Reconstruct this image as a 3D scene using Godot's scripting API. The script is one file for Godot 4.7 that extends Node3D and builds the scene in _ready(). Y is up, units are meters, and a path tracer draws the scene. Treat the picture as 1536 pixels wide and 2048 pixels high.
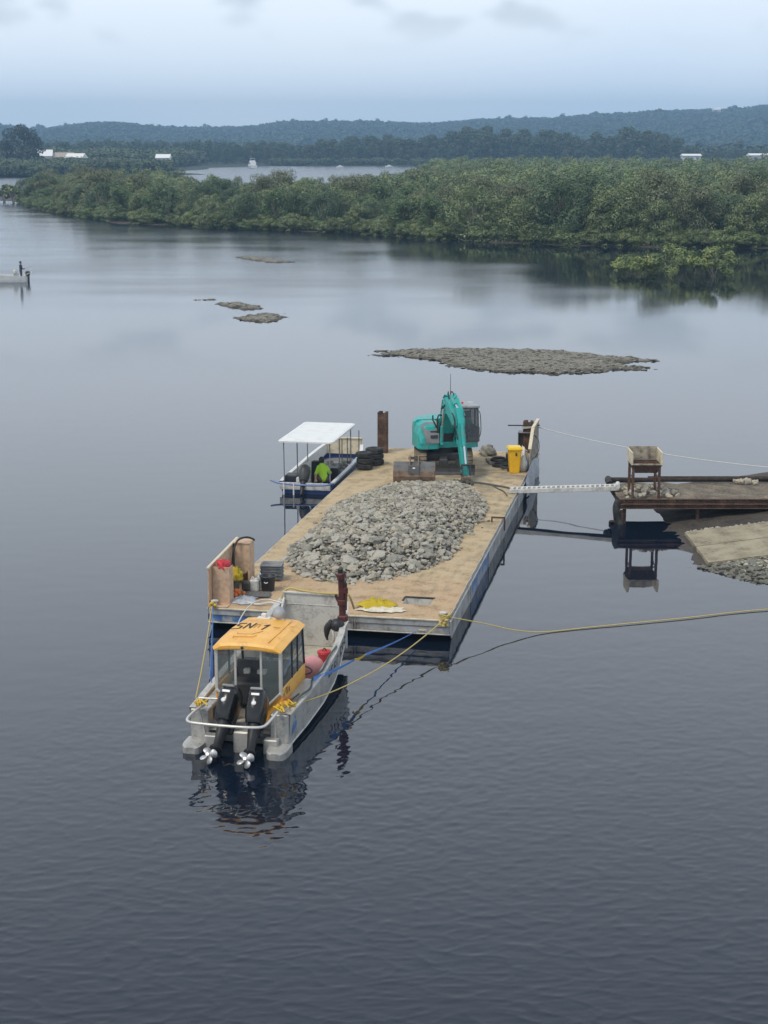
extends Node3D
# A work barge with an excavator and a load of rock, moored in a calm tidal river in front of mangroves.

var M := {}
var T := {}
var used_names := {}
var rng := RandomNumberGenerator.new()
const BARGE_TURN := -0.18850
const BARGE_AT := Vector3(-1.345, 0.0, -40.29)
const BOAT_AT := Vector3(-2.99, 0.0, -32.4)
const BOAT_TURN := -0.2145
const DECK := 0.6


func _ready():
	rng.seed = 20417
	make_camera_and_light()
	make_textures()
	make_materials()
	make_water()
	make_land()
	make_barge()
	make_rock_pile()
	make_excavator()
	make_bucket()
	make_work_boat()
	make_skiff()
	make_wharf()
	make_barge_clutter()
	make_ropes()
	make_banks()
	make_fishing_boat()
	make_mangroves()
	make_far_shore()
	make_hills()


# ------------------------------------------------------------------ camera, sky, sun
func make_camera_and_light():
	var cam := Camera3D.new()
	cam.name = "camera"
	cam.fov = 34.4785
	cam.near = 0.5
	cam.far = 9000.0
	cam.position = Vector3(0, 12.3, 0)
	cam.rotation_degrees = Vector3(-12.6556, 0, 0)
	add_child(cam)
	cam.current = true
	var env := Environment.new()
	env.background_mode = Environment.BG_SKY
	env.tonemap_mode = Environment.TONE_MAPPER_LINEAR
	env.tonemap_exposure = 1.2
	env.sdfgi_enabled = true
	env.ssao_enabled = true
	env.ssil_enabled = true
	env.fog_enabled = true
	env.fog_density = 0.00036
	env.fog_light_color = Color(0.68, 0.85, 1.0)
	var pano := PanoramaSkyMaterial.new()
	pano.panorama = ImageTexture.create_from_image(sky_image())
	var sky := Sky.new()
	sky.sky_material = pano
	env.sky = sky
	var we := WorldEnvironment.new()
	we.name = "world"
	we.environment = env
	add_child(we)
	var sun := DirectionalLight3D.new()
	sun.name = "sun"
	sun.light_energy = 0.5
	sun.light_angular_distance = 14.0
	sun.light_color = Color(1.0, 0.95, 0.87)
	sun.shadow_enabled = true
	sun.rotation_degrees = Vector3(-56, -48, 0)
	add_child(sun)


func sky_image() -> Image:
	# high thin overcast: pale blue near the horizon, brighter cloud above, a few soft grey scraps
	var w := 2048
	var h := 1024
	var n := FastNoiseLite.new()
	n.seed = 7
	n.frequency = 1.0
	n.fractal_octaves = 4
	var n2 := FastNoiseLite.new()
	n2.seed = 23
	n2.frequency = 1.0
	n2.fractal_octaves = 3
	var data := PackedByteArray()
	data.resize(w * h * 16)
	var px := PackedFloat32Array()
	px.resize(w * h * 4)
	for j in h:
		var e := 90.0 - (j + 0.5) / h * 180.0
		var up := clampf(e, 0.0, 90.0)
		var t := 1.0 - exp(-up / 4.0)
		var high := smoothstep(11.0, 38.0, up)
		for i in w:
			var k := (j * w + i) * 4
			if e < -1.0:
				px[k] = 0.34
				px[k + 1] = 0.42
				px[k + 2] = 0.5
				px[k + 3] = 1.0
				continue
			var a := float(i) / w * TAU
			var s := n2.get_noise_3d(cos(a) * 2.2, up * 0.055, sin(a) * 2.2)
			var low := Vector3(0.60, 0.76, 0.95).lerp(Vector3(0.76, 0.86, 0.96), clampf(0.5 + s * 1.3, 0, 1))
			var c := low.lerp(Vector3(0.875, 0.94, 1.02), t) * Vector3.ONE.lerp(Vector3(0.56, 0.60, 0.655), high)
			# cloud sheets: soft tone changes, with wisps lying flat
			var f := n.get_noise_3d(cos(a) * 11.0, up * 0.55 + 3.0, sin(a) * 11.0)
			c *= 1.0 + 0.03 * s * clampf(up / 6.0, 0, 1)
			var wisp := smoothstep(0.02, 0.34, f) * smoothstep(2.6, 4.6, up) * (1.0 - smoothstep(5.6, 8.0, up))
			c = c.lerp(Vector3(0.52, 0.60, 0.69), wisp * 0.7)
			px[k] = c.x
			px[k + 1] = c.y
			px[k + 2] = c.z
			px[k + 3] = 1.0
	return Image.create_from_data(w, h, false, Image.FORMAT_RGBAF, px.to_byte_array())


# ------------------------------------------------------------------ mesh building
class B:
	var st := SurfaceTool.new()
	var count := 0

	func _init():
		st.begin(Mesh.PRIMITIVE_TRIANGLES)

	func tri(a: Vector3, b: Vector3, c: Vector3, sm := -1):
		st.set_smooth_group(sm)
		st.add_vertex(a)
		st.set_smooth_group(sm)
		st.add_vertex(b)
		st.set_smooth_group(sm)
		st.add_vertex(c)
		count += 1

	func quad(a: Vector3, b: Vector3, c: Vector3, d: Vector3, sm := -1):
		tri(a, b, c, sm)
		tri(a, c, d, sm)

	# a box with chamfered edges
	func box(c: Vector3, s: Vector3, bev := 0.01, xf := Transform3D.IDENTITY):
		var h := s * 0.5
		var b: float = minf(bev, minf(h.x, minf(h.y, h.z)) * 0.49)
		var p := func(x: float, y: float, z: float) -> Vector3: return xf * (c + Vector3(x, y, z))
		if b <= 0.0005:
			var q := []
			for i in 8:
				q.append(p.call(h.x if i & 1 else -h.x, h.y if i & 2 else -h.y, h.z if i & 4 else -h.z))
			quad(q[4], q[6], q[7], q[5])
			quad(q[1], q[3], q[2], q[0])
			quad(q[5], q[7], q[3], q[1])
			quad(q[0], q[2], q[6], q[4])
			quad(q[6], q[2], q[3], q[7])
			quad(q[0], q[4], q[5], q[1])
			return
		var f := {}
		for i in 8:
			var sx := 1.0 if i & 1 else -1.0
			var sy := 1.0 if i & 2 else -1.0
			var sz := 1.0 if i & 4 else -1.0
			f[[i, 0]] = p.call(sx * h.x, sy * (h.y - b), sz * (h.z - b))
			f[[i, 1]] = p.call(sx * (h.x - b), sy * h.y, sz * (h.z - b))
			f[[i, 2]] = p.call(sx * (h.x - b), sy * (h.y - b), sz * h.z)
		quad(f[[4, 2]], f[[6, 2]], f[[7, 2]], f[[5, 2]])
		quad(f[[1, 2]], f[[3, 2]], f[[2, 2]], f[[0, 2]])
		quad(f[[5, 0]], f[[7, 0]], f[[3, 0]], f[[1, 0]])
		quad(f[[0, 0]], f[[2, 0]], f[[6, 0]], f[[4, 0]])
		quad(f[[6, 1]], f[[2, 1]], f[[3, 1]], f[[7, 1]])
		quad(f[[0, 1]], f[[4, 1]], f[[5, 1]], f[[1, 1]])
		for e in [[0, 1, 1, 2], [2, 3, 1, 2], [4, 5, 1, 2], [6, 7, 1, 2], [0, 2, 0, 2], [1, 3, 0, 2], [4, 6, 0, 2], [5, 7, 0, 2], [0, 4, 0, 1], [1, 5, 0, 1], [2, 6, 0, 1], [3, 7, 0, 1]]:
			quad(f[[e[0], e[2]]], f[[e[1], e[2]]], f[[e[1], e[3]]], f[[e[0], e[3]]])
		for i in 8:
			tri(f[[i, 0]], f[[i, 1]], f[[i, 2]])

	# a beam of width w and height h between two points
	func bar(a: Vector3, b: Vector3, w: float, h: float, bev := 0.006, up := Vector3.UP):
		var d := b - a
		var z := d.normalized()
		if absf(z.dot(up)) > 0.98:
			up = Vector3.FORWARD
		var x := up.cross(z).normalized()
		var y := z.cross(x)
		box(Vector3.ZERO, Vector3(w, h, d.length()), bev, Transform3D(Basis(x, y, z), (a + b) * 0.5))

	func tube(pts: Array, r, n := 8, caps := true):
		var rings := []
		var prev := Vector3.ZERO
		for i in pts.size():
			var p: Vector3 = pts[i]
			var d: Vector3 = (pts[mini(i + 1, pts.size() - 1)] - pts[maxi(i - 1, 0)]).normalized()
			var x: Vector3
			if prev == Vector3.ZERO:
				x = d.cross(Vector3.UP if absf(d.y) < 0.9 else Vector3.RIGHT).normalized()
			else:
				x = (prev - d * prev.dot(d)).normalized()
			prev = x
			var y := d.cross(x)
			var rr: float = r[i] if r is Array else r
			var ring := []
			for k in n:
				var a := TAU * k / n
				ring.append(p + (x * cos(a) + y * sin(a)) * rr)
			rings.append(ring)
		loft(rings, true, caps, 1)

	func loft(rings: Array, closed := true, caps := true, sm := -1):
		for i in rings.size() - 1:
			var a: Array = rings[i]
			var b: Array = rings[i + 1]
			var m := a.size()
			for k in (m if closed else m - 1):
				var k2 := (k + 1) % m
				quad(a[k], a[k2], b[k2], b[k], sm)
		if caps:
			cap(rings[0], false)
			cap(rings[-1], true)

	func cap(ring: Array, flip: bool):
		var c := Vector3.ZERO
		for p in ring:
			c += p
		c /= ring.size()
		for k in ring.size():
			var p: Vector3 = ring[k]
			var q: Vector3 = ring[(k + 1) % ring.size()]
			if flip:
				tri(c, p, q)
			else:
				tri(c, q, p)

	# profile of (radius, height) turned about y
	func lathe(prof: Array, n := 16, xf := Transform3D.IDENTITY, sm := 1):
		for i in prof.size() - 1:
			var p: Vector2 = prof[i]
			var q: Vector2 = prof[i + 1]
			for k in n:
				var a := TAU * k / n
				var b := TAU * (k + 1) / n
				var p0 := xf * Vector3(cos(a) * p.x, p.y, sin(a) * p.x)
				var p1 := xf * Vector3(cos(b) * p.x, p.y, sin(b) * p.x)
				var q0 := xf * Vector3(cos(a) * q.x, q.y, sin(a) * q.x)
				var q1 := xf * Vector3(cos(b) * q.x, q.y, sin(b) * q.x)
				if p.x < 0.0001:
					tri(p0, q1, q0, sm)
				elif q.x < 0.0001:
					tri(p0, p1, q0, sm)
				else:
					quad(p0, p1, q1, q0, sm)

	# polygon in xy pushed from z = z0 to z1
	func prism(poly: Array, z0: float, z1: float, xf := Transform3D.IDENTITY, sm := -1):
		var pv := PackedVector2Array(poly)
		var t := Geometry2D.triangulate_polygon(pv)
		for i in range(0, t.size(), 3):
			var a := pv[t[i]]
			var b := pv[t[i + 1]]
			var c := pv[t[i + 2]]
			tri(xf * Vector3(a.x, a.y, z0), xf * Vector3(b.x, b.y, z0), xf * Vector3(c.x, c.y, z0))
			tri(xf * Vector3(a.x, a.y, z1), xf * Vector3(c.x, c.y, z1), xf * Vector3(b.x, b.y, z1))
		for i in pv.size():
			var a := pv[i]
			var b := pv[(i + 1) % pv.size()]
			quad(xf * Vector3(a.x, a.y, z0), xf * Vector3(a.x, a.y, z1), xf * Vector3(b.x, b.y, z1), xf * Vector3(b.x, b.y, z0), sm)

	func ball(c: Vector3, r: Vector3, n := 12, xf := Transform3D.IDENTITY):
		var prof := []
		for i in n / 2 + 1:
			var a := -PI / 2 + PI * i / (n / 2)
			prof.append(Vector2(cos(a), sin(a)))
		prof[0].x = 0.0
		prof[-1].x = 0.0
		lathe(prof, n, xf * Transform3D(Basis.from_scale(r), c))

	func mesh() -> ArrayMesh:
		st.generate_normals()
		return st.commit()


func numbered(n: String) -> String:
	if not used_names.has(n):
		used_names[n] = 0
		return n
	used_names[n] += 1
	return "%s_%03d" % [n, used_names[n]]


func part(parent: Node, called: String, b, m, at := Transform3D.IDENTITY) -> MeshInstance3D:
	var o := MeshInstance3D.new()
	o.name = called
	o.mesh = b.mesh() if b is B else b
	o.material_override = M[m] if m is String else m
	o.transform = at
	parent.add_child(o, true)
	return o


func thing(called: String, label: String, category: String, at := Transform3D.IDENTITY, group := "") -> Node3D:
	var o := Node3D.new()
	o.name = numbered(called)
	o.transform = at
	add_child(o)
	tag(o, label, category, group)
	return o


func single(called: String, b, m, label: String, category: String, at := Transform3D.IDENTITY, group := "") -> MeshInstance3D:
	var o := MeshInstance3D.new()
	o.name = numbered(called)
	o.mesh = b.mesh() if b is B else b
	o.material_override = M[m] if m is String else m
	o.transform = at
	add_child(o)
	tag(o, label, category, group)
	return o


func tag(o: Node, label: String, category: String, group := ""):
	o.set_meta("label", label)
	o.set_meta("category", category)
	if group != "":
		o.set_meta("group", group)


func structure(called: String, b, m, at := Transform3D.IDENTITY) -> MeshInstance3D:
	var o := MeshInstance3D.new()
	o.name = numbered(called)
	o.mesh = b.mesh() if b is B else b
	o.material_override = M[m] if m is String else m
	o.transform = at
	add_child(o)
	o.set_meta("kind", "structure")
	return o


func on_barge(p: Vector3, turn := 0.0) -> Transform3D:
	return Transform3D(Basis(Vector3.UP, BARGE_TURN), BARGE_AT) * Transform3D(Basis(Vector3.UP, turn), p)


func on_boat(p: Vector3, turn := 0.0) -> Transform3D:
	return Transform3D(Basis(Vector3.UP, BOAT_TURN), BOAT_AT) * Transform3D(Basis(Vector3.UP, turn), p)


func at(p: Vector3, turn := 0.0) -> Transform3D:
	return Transform3D(Basis(Vector3.UP, turn), p)


func curve(pts: Array, steps := 8) -> Array:
	var out := []
	for i in pts.size() - 1:
		var p0: Vector3 = pts[maxi(i - 1, 0)]
		var p1: Vector3 = pts[i]
		var p2: Vector3 = pts[i + 1]
		var p3: Vector3 = pts[mini(i + 2, pts.size() - 1)]
		for k in steps:
			out.append(p1.cubic_interpolate(p2, p0, p3, float(k) / steps))
	out.append(pts[-1])
	return out


func sag(a: Vector3, b: Vector3, drop: float, n := 24) -> Array:
	var out := []
	for i in n + 1:
		var t := float(i) / n
		var p := a.lerp(b, t)
		p.y -= drop * 4.0 * t * (1.0 - t)
		out.append(p)
	return out


# ------------------------------------------------------------------ textures and materials
func noise_image(sd: int, freq: float, octaves: int, size := 512, kind := FastNoiseLite.TYPE_SIMPLEX_SMOOTH, warp := 0.0) -> Image:
	var n := FastNoiseLite.new()
	n.noise_type = kind
	n.seed = sd
	n.frequency = freq
	n.fractal_octaves = octaves
	if warp > 0.0:
		n.domain_warp_enabled = true
		n.domain_warp_amplitude = warp
		n.domain_warp_frequency = freq * 1.5
	return n.get_seamless_image(size, size)


# maps a grey picture to colours (linear values) through stops [[at, colour], ...]
func ramp(img: Image, stops: Array) -> ImageTexture:
	var lut := PackedByteArray()
	for i in 256:
		var t := i / 255.0
		var c: Color = stops[-1][1]
		for k in stops.size() - 1:
			if t <= stops[k + 1][0]:
				c = (stops[k][1] as Color).lerp(stops[k + 1][1], clampf((t - stops[k][0]) / maxf(stops[k + 1][0] - stops[k][0], 0.001), 0, 1))
				break
		c = c.linear_to_srgb()
		lut.append_array([c.r8, c.g8, c.b8])
	img.convert(Image.FORMAT_L8)
	var d := img.get_data()
	var out := PackedByteArray()
	out.resize(d.size() * 3)
	for i in d.size():
		var v := d[i] * 3
		out[i * 3] = lut[v]
		out[i * 3 + 1] = lut[v + 1]
		out[i * 3 + 2] = lut[v + 2]
	return ImageTexture.create_from_image(Image.create_from_data(img.get_width(), img.get_height(), false, Image.FORMAT_RGB8, out))


# two grey pictures multiplied
func both(a: Image, b: Image, share := 0.5) -> Image:
	a.convert(Image.FORMAT_L8)
	b.convert(Image.FORMAT_L8)
	var x := a.get_data()
	var y := b.get_data()
	for i in x.size():
		x[i] = int(x[i] * (1.0 - share) + y[i] * share)
	return Image.create_from_data(a.get_width(), a.get_height(), false, Image.FORMAT_L8, x)


func g(v: float) -> Color:
	return Color(v, v, v)


func make_textures():
	var broad := noise_image(3, 0.006, 5)
	var fine := noise_image(9, 0.045, 4)
	var cells := noise_image(5, 0.05, 3, 512, FastNoiseLite.TYPE_CELLULAR)
	var mixed := both(broad.duplicate(), fine.duplicate(), 0.4)
	T.worn = ramp(mixed.duplicate(), [[0.25, g(0.6)], [0.45, g(0.88)], [0.6, g(1.0)], [1.0, g(0.94)]])
	T.faint = ramp(mixed.duplicate(), [[0.2, g(0.84)], [0.5, g(0.97)], [1.0, g(1.0)]])
	T.speck = ramp(both(fine.duplicate(), cells.duplicate(), 0.5), [[0.2, g(0.45)], [0.4, g(0.85)], [0.7, g(1.0)]])
	T.rust = ramp(both(broad.duplicate(), fine.duplicate(), 0.55), [[0.2, Color(0.035, 0.022, 0.018)], [0.45, Color(0.085, 0.05, 0.035)], [0.6, Color(0.14, 0.075, 0.045)], [0.8, Color(0.2, 0.13, 0.09)]])
	T.rock = ramp(both(fine.duplicate(), cells.duplicate(), 0.45), [[0.22, Color(0.05, 0.047, 0.04)], [0.34, Color(0.28, 0.265, 0.23)], [0.46, Color(0.55, 0.53, 0.47)], [0.65, Color(0.70, 0.675, 0.60)], [0.85, Color(0.80, 0.77, 0.69)]])
	T.deck = ramp(both(noise_image(31, 0.008, 6, 1024, FastNoiseLite.TYPE_SIMPLEX_SMOOTH, 30.0), noise_image(32, 0.06, 4, 1024), 0.42), [[0.2, Color(0.30, 0.23, 0.15)], [0.34, Color(0.44, 0.345, 0.22)], [0.48, Color(0.555, 0.435, 0.285)], [0.66, Color(0.60, 0.48, 0.325)], [0.9, Color(0.60, 0.52, 0.40)]])
	T.mud = ramp(both(broad.duplicate(), fine.duplicate(), 0.5), [[0.2, Color(0.05, 0.042, 0.034)], [0.5, Color(0.12, 0.10, 0.08)], [0.8, Color(0.20, 0.175, 0.14)]])
	T.concrete = ramp(both(broad.duplicate(), fine.duplicate(), 0.35), [[0.2, Color(0.17, 0.15, 0.11)], [0.45, Color(0.31, 0.28, 0.21)], [0.7, Color(0.39, 0.36, 0.28)]])
	T.bump = ImageTexture.create_from_image(both(fine.duplicate(), broad.duplicate(), 0.35))
	T.pits = ImageTexture.create_from_image(both(fine.duplicate(), cells.duplicate(), 0.6))
	# plywood: long grain
	var ply := noise_image(14, 0.02, 4)
	ply.resize(64, 512)
	ply.resize(512, 512)
	T.ply = ramp(both(ply, fine.duplicate(), 0.1), [[0.2, Color(0.46, 0.31, 0.20)], [0.5, Color(0.55, 0.385, 0.26)], [0.8, Color(0.60, 0.44, 0.31)]])
	# blue paint half worn off grey plate
	T.blue_worn = ramp(both(noise_image(77, 0.008, 4, 512, FastNoiseLite.TYPE_SIMPLEX_SMOOTH, 40.0), fine.duplicate(), 0.2), [[0.36, Color(0.07, 0.17, 0.42)], [0.5, Color(0.10, 0.20, 0.40)], [0.56, Color(0.30, 0.33, 0.36)], [0.7, Color(0.36, 0.37, 0.37)]])
	# steel plate with faded paint and old stains
	T.plate = ramp(both(broad.duplicate(), fine.duplicate(), 0.3), [[0.22, Color(0.22, 0.19, 0.155)], [0.4, Color(0.36, 0.355, 0.34)], [0.6, Color(0.44, 0.445, 0.44)], [0.8, Color(0.50, 0.51, 0.51)]])
	T.dirt_wood = ramp(both(broad.duplicate(), fine.duplicate(), 0.45), [[0.25, Color(0.10, 0.09, 0.075)], [0.45, Color(0.30, 0.26, 0.20)], [0.7, Color(0.46, 0.41, 0.33)]])
	T.used_teal = ramp(mixed.duplicate(), [[0.26, Color(0.25, 0.32, 0.28)], [0.36, Color(0.018, 0.29, 0.27)], [0.55, Color(0.02, 0.365, 0.335)], [0.9, Color(0.045, 0.43, 0.39)]])
	T.dusty_black = ramp(mixed.duplicate(), [[0.25, Color(0.10, 0.085, 0.065)], [0.42, Color(0.025, 0.026, 0.028)], [0.8, Color(0.018, 0.02, 0.024)]])
	T.bark = ramp(both(ply, fine.duplicate(), 0.5), [[0.2, Color(0.16, 0.14, 0.115)], [0.5, Color(0.30, 0.275, 0.235)], [0.8, Color(0.42, 0.39, 0.34)]])
	T.rust_paint = ramp(both(broad.duplicate(), fine.duplicate(), 0.5), [[0.25, Color(0.04, 0.02, 0.018)], [0.45, Color(0.12, 0.028, 0.022)], [0.65, Color(0.22, 0.045, 0.03)], [0.85, Color(0.16, 0.05, 0.035)]])
	T.bucket_wear = ramp(both(broad.duplicate(), fine.duplicate(), 0.4), [[0.22, Color(0.12, 0.08, 0.055)], [0.45, Color(0.235, 0.155, 0.105)], [0.65, Color(0.30, 0.215, 0.155)], [0.85, Color(0.36, 0.29, 0.23)]])
	T.yellow = ramp(mixed.duplicate(), [[0.22, Color(0.55, 0.28, 0.07)], [0.36, Color(0.80, 0.42, 0.075)], [0.6, Color(0.85, 0.455, 0.085)], [0.9, Color(0.88, 0.54, 0.16)]])


func mat(called: String, color: Color, rough := 0.6, metal := 0.0, tex := "", scale := 1.0, bump := "", depth := 0.4, bump_scale := 0.0) -> StandardMaterial3D:
	var m := StandardMaterial3D.new()
	m.resource_name = called
	m.albedo_color = color.linear_to_srgb()
	m.roughness = rough
	m.metallic = metal
	m.cull_mode = BaseMaterial3D.CULL_DISABLED
	if tex != "":
		m.albedo_texture = T[tex]
		m.uv1_triplanar = true
		m.uv1_scale = Vector3.ONE * scale
	if bump != "":
		m.uv1_triplanar = true
		if tex == "":
			m.uv1_scale = Vector3.ONE * scale
		m.heightmap_enabled = true
		m.heightmap_texture = T[bump]
		m.heightmap_scale = depth
	M[called] = m
	return m


func make_materials():
	var w := mat("water", Color(0.005, 0.010, 0.021), 1.0)
	w.metallic_specular = 0.5
	w.roughness_texture = breeze_texture()
	w.roughness_texture_channel = BaseMaterial3D.TEXTURE_CHANNEL_GRAYSCALE
	mat("water_beyond", Color(0.005, 0.010, 0.021), 0.06)
	mat("deck", Color(0.97, 0.965, 0.93), 0.92, 0, "deck", 0.16, "bump", 1.2).vertex_color_use_as_albedo = true
	mat("plate", Color.WHITE, 0.5, 0.15, "plate", 0.35, "bump", 0.3)
	mat("blue_plate", Color.WHITE, 0.5, 0.1, "blue_worn", 0.45)
	mat("rust", Color.WHITE, 0.85, 0.1, "rust", 0.6, "bump", 0.6)
	mat("rust_paint", Color(0.62, 0.66, 0.7), 0.6, 0.1, "rust_paint", 0.9)
	mat("black_steel", g(0.03), 0.6, 0.1, "faint", 0.8)
	mat("ply", Color.WHITE, 0.8, 0, "ply", 0.5)
	mat("cream", Color(0.68, 0.60, 0.44), 0.7, 0, "worn", 0.8)
	mat("rock", Color(0.84, 0.83, 0.80), 0.95, 0, "rock", 1.9, "pits", 0.8).vertex_color_use_as_albedo = true
	mat("rock_dark", Color(0.55, 0.55, 0.53), 0.95, 0, "rock", 1.6, "pits", 0.8)
	mat("rock_warm", Color(0.88, 0.82, 0.73), 0.95, 0, "rock", 2.2, "pits", 0.8)
	mat("fines", Color(0.22, 0.21, 0.19), 1.0, 0, "rock", 2.5, "pits", 3.0)
	mat("teal", Color.WHITE, 0.38, 0, "used_teal", 0.7)
	mat("grey_panel", Color(0.24, 0.245, 0.25), 0.5, 0, "worn", 0.7)
	mat("post_grey", Color(0.30, 0.31, 0.32), 0.45, 0.2, "worn", 0.7)
	mat("cab_grey", Color(0.10, 0.105, 0.11), 0.5, 0, "worn", 0.7)
	mat("roof_grey", Color(0.36, 0.38, 0.40), 0.5, 0, "worn", 0.7)
	mat("rubber", Color.WHITE, 0.75, 0, "dusty_black", 0.9)
	mat("track", Color(1.6, 1.45, 1.25), 0.85, 0.1, "mud", 1.2, "bump", 1.0)
	mat("black", g(0.02), 0.5, 0, "faint", 1.0)
	mat("gloss_black", g(0.016), 0.2, 0, "faint", 1.0)
	mat("dark_grey", g(0.06), 0.5, 0, "worn", 1.0)
	mat("chrome", g(0.7), 0.18, 1.0)
	mat("prop_steel", g(0.62), 0.5, 0.7)
	mat("bucket_wear", Color.WHITE, 0.7, 0.15, "bucket_wear", 0.8)
	mat("bucket_grey", g(0.15), 0.55, 0.2, "worn", 0.8)
	mat("alloy", Color(0.46, 0.455, 0.43), 0.42, 0.25, "worn", 0.5)
	mat("alloy_pale", Color(0.58, 0.57, 0.53), 0.45, 0.15, "worn", 0.5)
	mat("alloy_floor", Color(0.50, 0.465, 0.38), 0.8, 0, "worn", 0.6)
	mat("tube_alloy", Color(0.66, 0.64, 0.60), 0.35, 0.35, "faint", 2.0)
	mat("yellow", Color.WHITE, 0.42, 0, "yellow", 0.45)
	mat("print_black", g(0.02), 0.6)
	mat("print_brown", Color(0.52, 0.26, 0.05), 0.6)
	mat("white_print", g(0.8), 0.5)
	mat("white", Color(0.78, 0.79, 0.77), 0.4, 0, "faint", 0.5)
	mat("white_worn", Color(0.66, 0.66, 0.62), 0.6, 0, "worn", 0.7)
	mat("soft_white", Color(0.74, 0.73, 0.69), 0.8, 0, "faint", 1.5)
	mat("blue_hull", Color(0.022, 0.055, 0.19), 0.35, 0, "worn", 0.7)
	mat("blue_rail", Color(0.18, 0.25, 0.50), 0.4, 0, "worn", 0.7)
	mat("red_plastic", Color(0.62, 0.035, 0.05), 0.4, 0, "faint", 1.0)
	mat("pink_buoy", Color(0.74, 0.33, 0.33), 0.5, 0, "faint", 1.5)
	mat("bin_yellow", Color(0.86, 0.47, 0.015), 0.4, 0, "faint", 1.2)
	mat("bin_lid", Color(0.90, 0.60, 0.02), 0.4, 0, "faint", 1.2)
	mat("net_yellow", Color(0.78, 0.58, 0.04), 0.9, 0, "speck", 4.0, "pits", 3.0)
	mat("rope_yellow", Color(0.60, 0.47, 0.17), 0.9, 0, "speck", 8.0)
	mat("rope_bright", Color(0.80, 0.52, 0.05), 0.9, 0, "speck", 8.0)
	mat("rope_white", Color(0.66, 0.66, 0.62), 0.9, 0, "speck", 8.0)
	mat("rope_dark", Color(0.10, 0.12, 0.11), 0.9, 0, "speck", 8.0)
	mat("strap_blue", Color(0.12, 0.28, 0.70), 0.7, 0, "faint", 3.0)
	mat("tarp_silver", Color(0.48, 0.50, 0.53), 0.5, 0.1, "worn", 1.5)
	mat("tarp_cream", Color(0.74, 0.68, 0.55), 0.8, 0, "worn", 1.5)
	mat("mesh_grey", Color(0.17, 0.165, 0.155), 0.8, 0, "speck", 3.0)
	mat("orange", Color(0.75, 0.18, 0.03), 0.6, 0, "worn", 2.0)
	mat("tub_black", Color(0.018, 0.021, 0.027), 0.45, 0, "faint", 1.0)
	mat("crate_grey", Color(0.13, 0.145, 0.16), 0.6, 0, "worn", 1.0)
	mat("jerry", Color(0.58, 0.59, 0.57), 0.6, 0, "worn", 1.5)
	mat("hose", g(0.028), 0.7)
	mat("wharf_dirt", Color(1.35, 1.32, 1.2), 0.95, 0, "mud", 0.35, "bump", 2.0)
	mat("dark_log", Color(0.30, 0.28, 0.27), 0.9, 0, "mud", 0.8, "bump", 1.5)
	mat("tan_board", Color.WHITE, 0.85, 0, "dirt_wood", 0.9)
	mat("concrete", Color(0.92, 0.88, 0.80), 0.9, 0, "concrete", 0.3, "bump", 0.8)
	mat("mud", Color(0.45, 0.43, 0.40), 0.75, 0, "mud", 0.25, "bump", 3.0)
	mat("shingle", Color(0.36, 0.37, 0.35), 0.95, 0, "rock", 0.8, "pits", 4.0)
	mat("oyster", Color(0.42, 0.41, 0.385), 0.9, 0, "rock", 0.5, "pits", 5.0).vertex_color_use_as_albedo = true
	mat("bark", Color(1.15, 1.12, 1.05), 0.9, 0, "bark", 0.8)
	mat("bark_dark", Color(0.45, 0.43, 0.40), 0.9, 0, "bark", 0.8)
	mat("forest_floor", Color(0.030, 0.042, 0.022), 1.0)
	mat("house_white", Color(0.78, 0.78, 0.76), 0.7)
	mat("house_tan", Color(0.42, 0.34, 0.28), 0.7)
	mat("roof_white", Color(0.82, 0.82, 0.80), 0.6)
	mat("person", Color.WHITE, 0.8).vertex_color_use_as_albedo = true
	for k in [["leaf", 0.42], ["leaf_far", 0.55]]:
		var l := mat(k[0], Color.WHITE, k[1])
		l.vertex_color_use_as_albedo = true
		l.backlight_enabled = true
		l.backlight = Color(0.42, 0.5, 0.25)
	var gl := mat("glass", Color(0.16, 0.20, 0.20, 0.42), 0.04)
	gl.transparency = BaseMaterial3D.TRANSPARENCY_ALPHA
	var dg := mat("glass_dark", Color(0.02, 0.03, 0.03, 0.55), 0.04)
	dg.transparency = BaseMaterial3D.TRANSPARENCY_ALPHA


# how ruffled the river is: glassy round the barge, finely rippled in streaks over the far reach on the left.
# laid on the water by place: across = x / 0.68 d, along = log of the distance d
func breeze_texture() -> ImageTexture:
	var n := FastNoiseLite.new()
	n.seed = 14
	n.frequency = 1.0
	n.fractal_octaves = 3
	var w := 512
	var h := 1024
	var d8 := PackedByteArray()
	d8.resize(w * h)
	for j in h:
		var d := 14.0 * pow(900.0 / 14.0, (j + 0.5) / h)
		var far := smoothstep(105.0, 150.0, d)
		for i in w:
			var x := ((i + 0.5) / w - 0.5) * (d * 0.68 + 8.0)
			var r := 0.03
			if far > 0.0:
				var lee := smoothstep(-6.0, 22.0, x + (d - 190.0) * 0.25 + 16.0 * n.get_noise_2d(x * 0.03, d * 0.03))
				var streak := clampf(0.85 + 0.5 * n.get_noise_2d(x * 0.03 + 9.0, d * 0.07), 0.4, 1.2)
				r += far * lerpf(0.17, 0.02, lee) * streak
			r = maxf(r, 0.26 * smoothstep(300.0, 420.0, d))
			d8[j * w + i] = int(clampf(r, 0, 1) * 255.0)
	return ImageTexture.create_from_image(Image.create_from_data(w, h, false, Image.FORMAT_L8, d8))


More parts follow.
